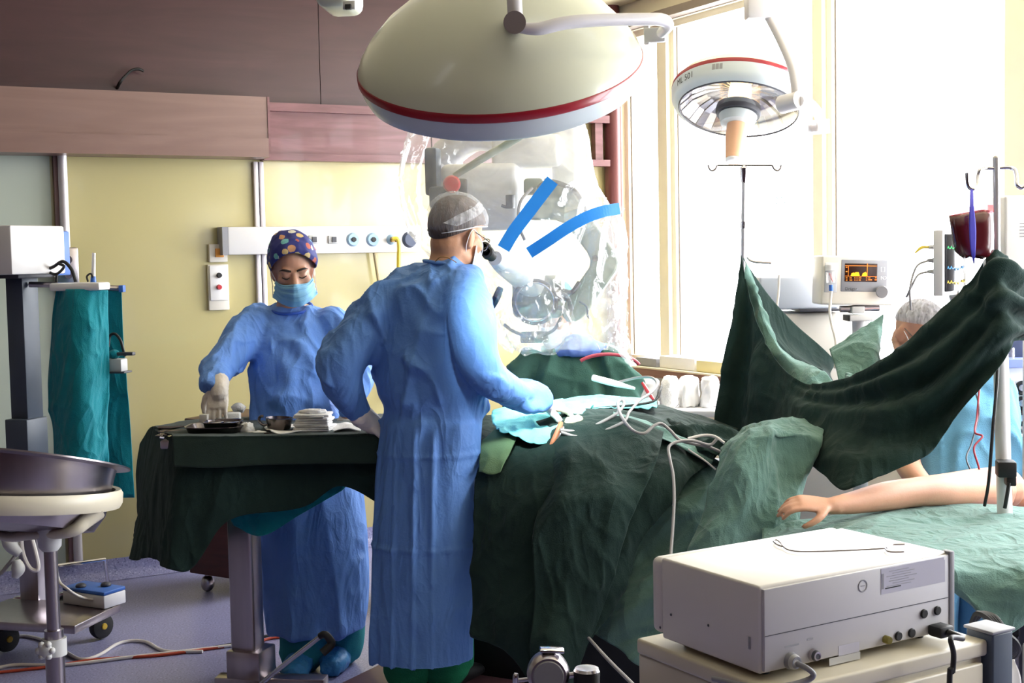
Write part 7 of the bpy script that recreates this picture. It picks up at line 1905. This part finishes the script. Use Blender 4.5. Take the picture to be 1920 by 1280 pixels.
def rsock(px, py, r, h, mat, name, ring=None):
    w, z = onrear(px, py)
    MB().lathe([(0, h), (r * 0.85, h), (r, h * 0.7), (r, 0)], E(w, -0.0045, z), -ed, n=24).build(name, mat, rear)
    if ring: MB().lathe([(r * 0.5, h + 0.0005), (r * 0.8, h + 0.001), (r * 1.15, 0.002), (r * 1.15, 0)], E(w, -0.0045, z), -ed, n=24).build('socket_ring', ring, rear)
for px, py in ((1732, 1150), (1757, 1144), (1684, 1192), (1709, 1186)):
    rsock(px, py, 0.0085, 0.004, m_black, 'socket')
rsock(1660, 1198, 0.0075, 0.012, M('brass_terminal', (140, 130, 70), rough=0.35, metal=0.9), 'terminal')
rsock(1524, 1227, 0.0095, 0.012, m_dkgrey, 'socket', m_steel)
rsock(1482, 1238, 0.013, 0.016, m_grey, 'cable_gland', m_mid)
w0, z0 = onrear(1650, 1065); w1, z1 = onrear(1774, 1122)
def rlabel(px0, py0, px1, py1, mat, name, th=0.0006):
    wa, za = onrear(px0, py0); wb_, zb_ = onrear(px1, py1)
    return MB().box(E((wa + wb_) / 2, -0.0046, (za + zb_) / 2), (abs(wb_ - wa), th, abs(za - zb_)), Re).build(name, mat, rear)
rl = rlabel(1652, 1072, 1772, 1090, M('label_lilac', (186, 184, 198), rough=0.5), 'type_label')
wa, za = onrear(1652, 1082); wb2, zb2 = onrear(1770, 1075)
MB().box(E((wa + wb2) / 2, -0.0047, za - 0.006), (abs(wb2 - wa), 0.0008, 0.042), Re).build('type_label', MATS['label_lilac'], rear)
for k in range(7):
    MB().box(E(wa + 0.045 + (k % 2) * 0.012, -0.0053, za + 0.008 - k * 0.0045), (0.05 + (k * 13 % 4) * 0.006, 0.0003, 0.0012), Re).build('label_print', m_inkg, rear)
MB().box(E(wa + 0.004, -0.0053, za - 0.008), (0.005, 0.0003, 0.028), Re).build('label_print', m_mid, rear)
MB().box(E(wa + 0.03, -0.0053, za - 0.022), (0.04, 0.0003, 0.002), Re).build('label_print', m_ink, rear)
w_, z_ = onrear(1618, 1098)
MB().lathe([(0.009, 0.0004), (0.0095, 0.001), (0.011, 0.001), (0.0115, 0.0004)], E(w_, -0.0045, z_), -ed, n=24).build('earth_mark', m_inkg, rear)
MB().box(E(w_, -0.005, z_), (0.010, 0.0004, 0.0016), Re).build('earth_mark', m_inkg, rear)
w_, z_ = onrear(1485, 1210)
MB().box(E(w_, -0.0048, z_), (0.032, 0.0004, 0.003), Re).build('caption', m_inkg, rear)
w_, z_ = onrear(1519, 1198)
MB().box(E(w_, -0.0048, z_), (0.014, 0.0004, 0.003), Re).build('caption', m_inkg, rear)
w_, z_ = onrear(1592, 1216)
MB().box(E(w_, -0.0048, z_), (0.05, 0.0004, 0.018), Re).build('serial_label', MATS['label_lilac'], rear)
MB().box(E(w_ - 0.01, -0.0046, z_ - 0.016), (0.075, 0.0004, 0.013), Re).build('serial_label', m_grey, rear)
w_, z_ = onrear(1752, 1178)
MB().box(E(w_, -0.02, z_), (0.036, 0.034, 0.022), Re, 0.006).build('mains_plug', m_black, rear)
p0 = E(w_, -0.036, z_)
tag(MB().tube([p0, p0 + Vector((0.02, -0.02, -0.006)), P(1783, 1196, 2.36), P(1788, 1225, 2.36), P(1786, 1260, 2.36), P(1780, 1300, 2.36), Vector((P(1780, 1300, 2.36).x, P(1780, 1300, 2.36).y, 0.3))], [0.007, 0.0055, 0.005, 0.005, 0.005, 0.005, 0.005], n=10).build('mains_cable', m_black), 'black mains cable hanging from the rear of the white unit', 'cable')
w_, z_ = onrear(1484, 1240)
p0 = E(w_, -0.02, z_)
tag(MB().tube([p0, p0 + Vector((0.012, -0.02, -0.002)), p0 + Vector((0.022, -0.022, -0.012)), p0 + Vector((0.012, -0.02, -0.022)), p0 + Vector((-0.03, -0.03, -0.028)), p0 + Vector((-0.09, -0.02, -0.03)), p0 + Vector((-0.14, 0.03, -0.032))], 0.005, n=10).build('signal_cable', m_mid), 'grey cable curling from the left rear socket of the white unit', 'cable')
# screws on the side wall
for px, py in ((1258, 1152), (1238, 1176), (1328, 1172)):
    r = ray(px, py); t = (A0 - ew * 0.001 - CAM).dot(ew) / r.dot(ew); q = CAM + r * t
    MB().lathe([(0, 0.0015), (0.002, 0.001), (0.0025, 0)], q, -ew, n=12).build('side_screw', m_dkgrey, esu)
r = ray(1405, 1205); t = (A0 - ew * 0.0012 - CAM).dot(ew) / r.dot(ew); q = CAM + r * t
MB().box(q, (0.001, 0.005, 0.022), Re, 0.0004).build('side_scuff', m_mid, esu)
for wx in (0.04, EW - 0.04):
    for dx in (0.04, EDp - 0.06):
        MB().cyl(E(wx, dx, -EH - 0.012), E(wx, dx, -EH), 0.012, n=14).build('rubber_foot', m_black, esu)
# hook instrument on top
zt3 = A0.z
ins = thing('wire_instrument', 'bent wire instrument lying on top of the white unit', 'instrument', Pz(1560, 1030, zt3))
loop = [Pz(x, y, zt3 + 0.004) for x, y in ((1466, 1024), (1456, 1020), (1450, 1014), (1456, 1012), (1464, 1018), (1468, 1024), (1480, 1031), (1510, 1034), (1580, 1032), (1660, 1028))]
MB().tube(loop, 0.0014, n=8).build('wire', m_instr, ins)
MB().tube([Pz(1660, 1028, zt3 + 0.005), Pz(1668, 1034, zt3 + 0.005), Pz(1694, 1034, zt3 + 0.005), Pz(1697, 1030, zt3 + 0.005)], 0.002, n=8).build('clip_end', m_steel, ins)
MB().tube([Pz(1662, 1027, zt3 + 0.005), Pz(1672, 1021, zt3 + 0.005), Pz(1696, 1020, zt3 + 0.005)], 0.002, n=8).build('clip_end', m_steel, ins)
# cart
zc_ = A0.z - EH - 0.012
cart = thing('equipment_cart', 'cream metal equipment cart under the white unit at the bottom right', 'cart', Vector((E(EW / 2, EDp / 2, 0).x, E(EW / 2, EDp / 2, 0).y, 0)))
def CB(w0, w1, d0, d1, z0, z1, name, mat, bev=0.004, parent=cart):
    return MB().box(E((w0 + w1) / 2, (d0 + d1) / 2, 0) * 1 + Vector((0, 0, (z0 + z1) / 2 - A0.z)), (w1 - w0, d1 - d0, z1 - z0), Re, bev, 3).build(name, mat, parent)
CW0, CW1, CD0, CD1 = -0.015, EW + 0.05, -0.05, EDp + 0.035
CB(CW0, CW1, CD0, CD1, zc_ - 0.03, zc_, 'top_shelf', m_cart, 0.006)
CB(CW0 + 0.005, CW1 - 0.005, CD0 + 0.01, CD1, 0.14, zc_ - 0.031, 'cabinet_body', m_cart, 0.004)
for k in range(3):
    z1_ = zc_ - 0.04 - k * 0.17
    dr = CB(CW0 + 0.015, CW1 - 0.015, CD0 - 0.002, CD0 + 0.012, z1_ - 0.155, z1_, 'drawer', m_cart, 0.004)
    q = E((CW0 + CW1) / 2 + 0.16, CD0 - 0.004, 0); q.z = z1_ - 0.03
    MB().lathe([(0, 0.012), (0.008, 0.012), (0.006, 0)], q, -ed, n=16).build('knob', M('ivory_knob', (214, 206, 160), rough=0.4) if 'ivory_knob' not in MATS else MATS['ivory_knob'], dr)
CB(CW1 - 0.002, CW1 + 0.055, CD0 - 0.012, CD0 + 0.05, 0.1, zc_ + 0.012, 'corner_post', m_bluegrey, 0.004)
CB(CW1 - 0.006, CW1 + 0.058, CD0 - 0.015, CD0 + 0.053, zc_ + 0.012, zc_ + 0.018, 'post_cap', m_mid, 0.002)
for w_ in (CW0 + 0.05, CW1 - 0.05):
    for d_ in (CD0 + 0.05, CD1 - 0.05):
        q = E(w_, d_, 0); q.z = 0.06
        MB().lathe([(0, 0.018), (0.05, 0.018), (0.058, 0.01), (0.058, -0.01), (0.05, -0.018), (0, -0.018)], q, ew, n=24).build('castor', m_black, cart)
        MB().cyl(Vector((q.x, q.y, 0.08)), Vector((q.x, q.y, 0.145)), 0.014).build('castor_stem', m_steel, cart)

# coiled black cables and box to the right of the cart
cc_ = thing('cable_coil', 'thick black cable coil hanging beneath the green sheet corner', 'cable coil', P(1880, 1230, 2.75))
for k in range(4):
    o_ = k * 5
    MB().tube([P(1822 + o_, 1168 - o_, 2.8), P(1832 + o_, 1150, 2.78), P(1852 + o_, 1158, 2.76), P(1872 + o_, 1180 + o_ * 0.5, 2.75), P(1900 - o_, 1198, 2.75), P(1910 - o_ * 0.6, 1216, 2.76), P(1902 - o_, 1230 - o_ * 0.4, 2.78), P(1886, 1226 - o_ * 0.4, 2.8), P(1850, 1200 - o_, 2.84), P(1826 + o_, 1185 - o_, 2.84)], 0.006, n=8).build('cable_turn', m_black, cc_)
_q = P(1850, 1165, 2.85)
MB().box(Vector((_q.x + 0.02, _q.y + 0.04, 0.36)), (0.05, 0.05, 0.72), None, 0.005).build('cable_post', m_dkgrey, cc_)
bb = thing('equipment_box', 'blue fronted equipment box at the lower right photo edge', 'box', Vector((P(1960, 1230, 3.1).x, P(1960, 1230, 3.1).y, 0)))
_q = P(1960, 1200, 3.1)
MB().box(Vector((_q.x + 0.11, _q.y + 0.1, 0.3)), (0.18, 0.2, 0.56), None, 0.01).build('housing', m_grey, bb)
MB().box(Vector((_q.x + 0.11, _q.y - 0.004, 0.5)), (0.17, 0.012, 0.12), None, 0.004).build('blue_front', m_blue, bb)
MB().box(Vector((_q.x + 0.11, _q.y - 0.004, 0.32)), (0.17, 0.012, 0.2), None, 0.004).build('navy_front', m_navy, bb)
bgl = cloth('plastic_bag', [[(1890, 1236, 2.72), (1902, 1236, 2.72)], [(1892, 1262, 2.7), (1908, 1262, 2.72)], [(1894, 1300, 2.7), (1912, 1300, 2.72)]], m_paper, None, 30, 12, [(0.012, 22, VZ, 0.4, 't')], 4)
tag(bgl, 'crumpled white bag strip hanging beside the grey cart post', 'bag')

# ------------------------------------------------------------------ metal clamp head at the bottom edge
CDp = 2.6
ch = thing('clamp_stand', 'chrome clamp head with a black knob at the bottom edge of the photo', 'stand', Vector((P(1028, 1290, CDp).x, P(1028, 1290, CDp).y, 0)))
kc = P(1028, 1262, CDp)
MB().lathe([(0, 0.03), (0.034, 0.03), (0.040, 0.02), (0.042, 0.0), (0.040, -0.03), (0, -0.03)], kc, Vector((0, -1, 0.1)), n=40).build('clamp_body', m_steel, ch)
MB().lathe([(0, 0.033), (0.028, 0.033), (0.03, 0.03)], kc, Vector((0, -1, 0.1)), n=36).build('clamp_face', m_mid, ch)
MB().box(P(1028, 1225, CDp), (m(22, CDp), 0.03, m(18, CDp)), None, 0.003).build('lever_neck', m_black, ch)
MB().box(P(1035, 1217.5, CDp), (m(46, CDp), 0.035, m(6, CDp)), frame((0, 1, 0), (0.05, 0, 1)), 0.003).build('lever_top', m_chrome, ch)
MB().cyl(P(1066, 1266, CDp), P(1080, 1264, CDp), 0.006).build('knob_stem', m_steel, ch)
kk = P(1100, 1300, CDp)
MB().lathe([(0.0, 0.048), (0.024, 0.047), (0.026, 0.042), (0.025, 0.0), (0, 0)], kk, (0.02, 0, 1), n=32).build('side_knob', m_black, ch)
MB().lathe([(0.0, 0.052), (0.023, 0.051), (0.026, 0.046), (0.02, 0.046)], kk, (0.02, 0, 1), n=32).build('knob_cap', m_chrome, ch)
MB().tube([P(967, 1285, CDp), P(967, 1268, CDp), P(968, 1262, CDp)], [0.0055, 0.006, 0.004], n=12).build('pin', m_chrome, ch)
MB().cyl(P(970, 1275, CDp), P(1000, 1272, CDp), 0.004).build('pin_arm', m_steel, ch)
MB().cyl(Vector((kc.x, kc.y + 0.005, kc.z - 0.03)), Vector((kc.x, kc.y + 0.005, 0.05)), 0.018).build('post', m_steel, ch)
for k in range(4):
    a_ = k * math.pi / 2 + 0.5
    MB().tube([Vector((kc.x, kc.y, 0.07)), Vector((kc.x + math.cos(a_) * 0.22, kc.y + math.sin(a_) * 0.22, 0.03))], 0.014, smooth=1).build('foot', m_steel, ch)
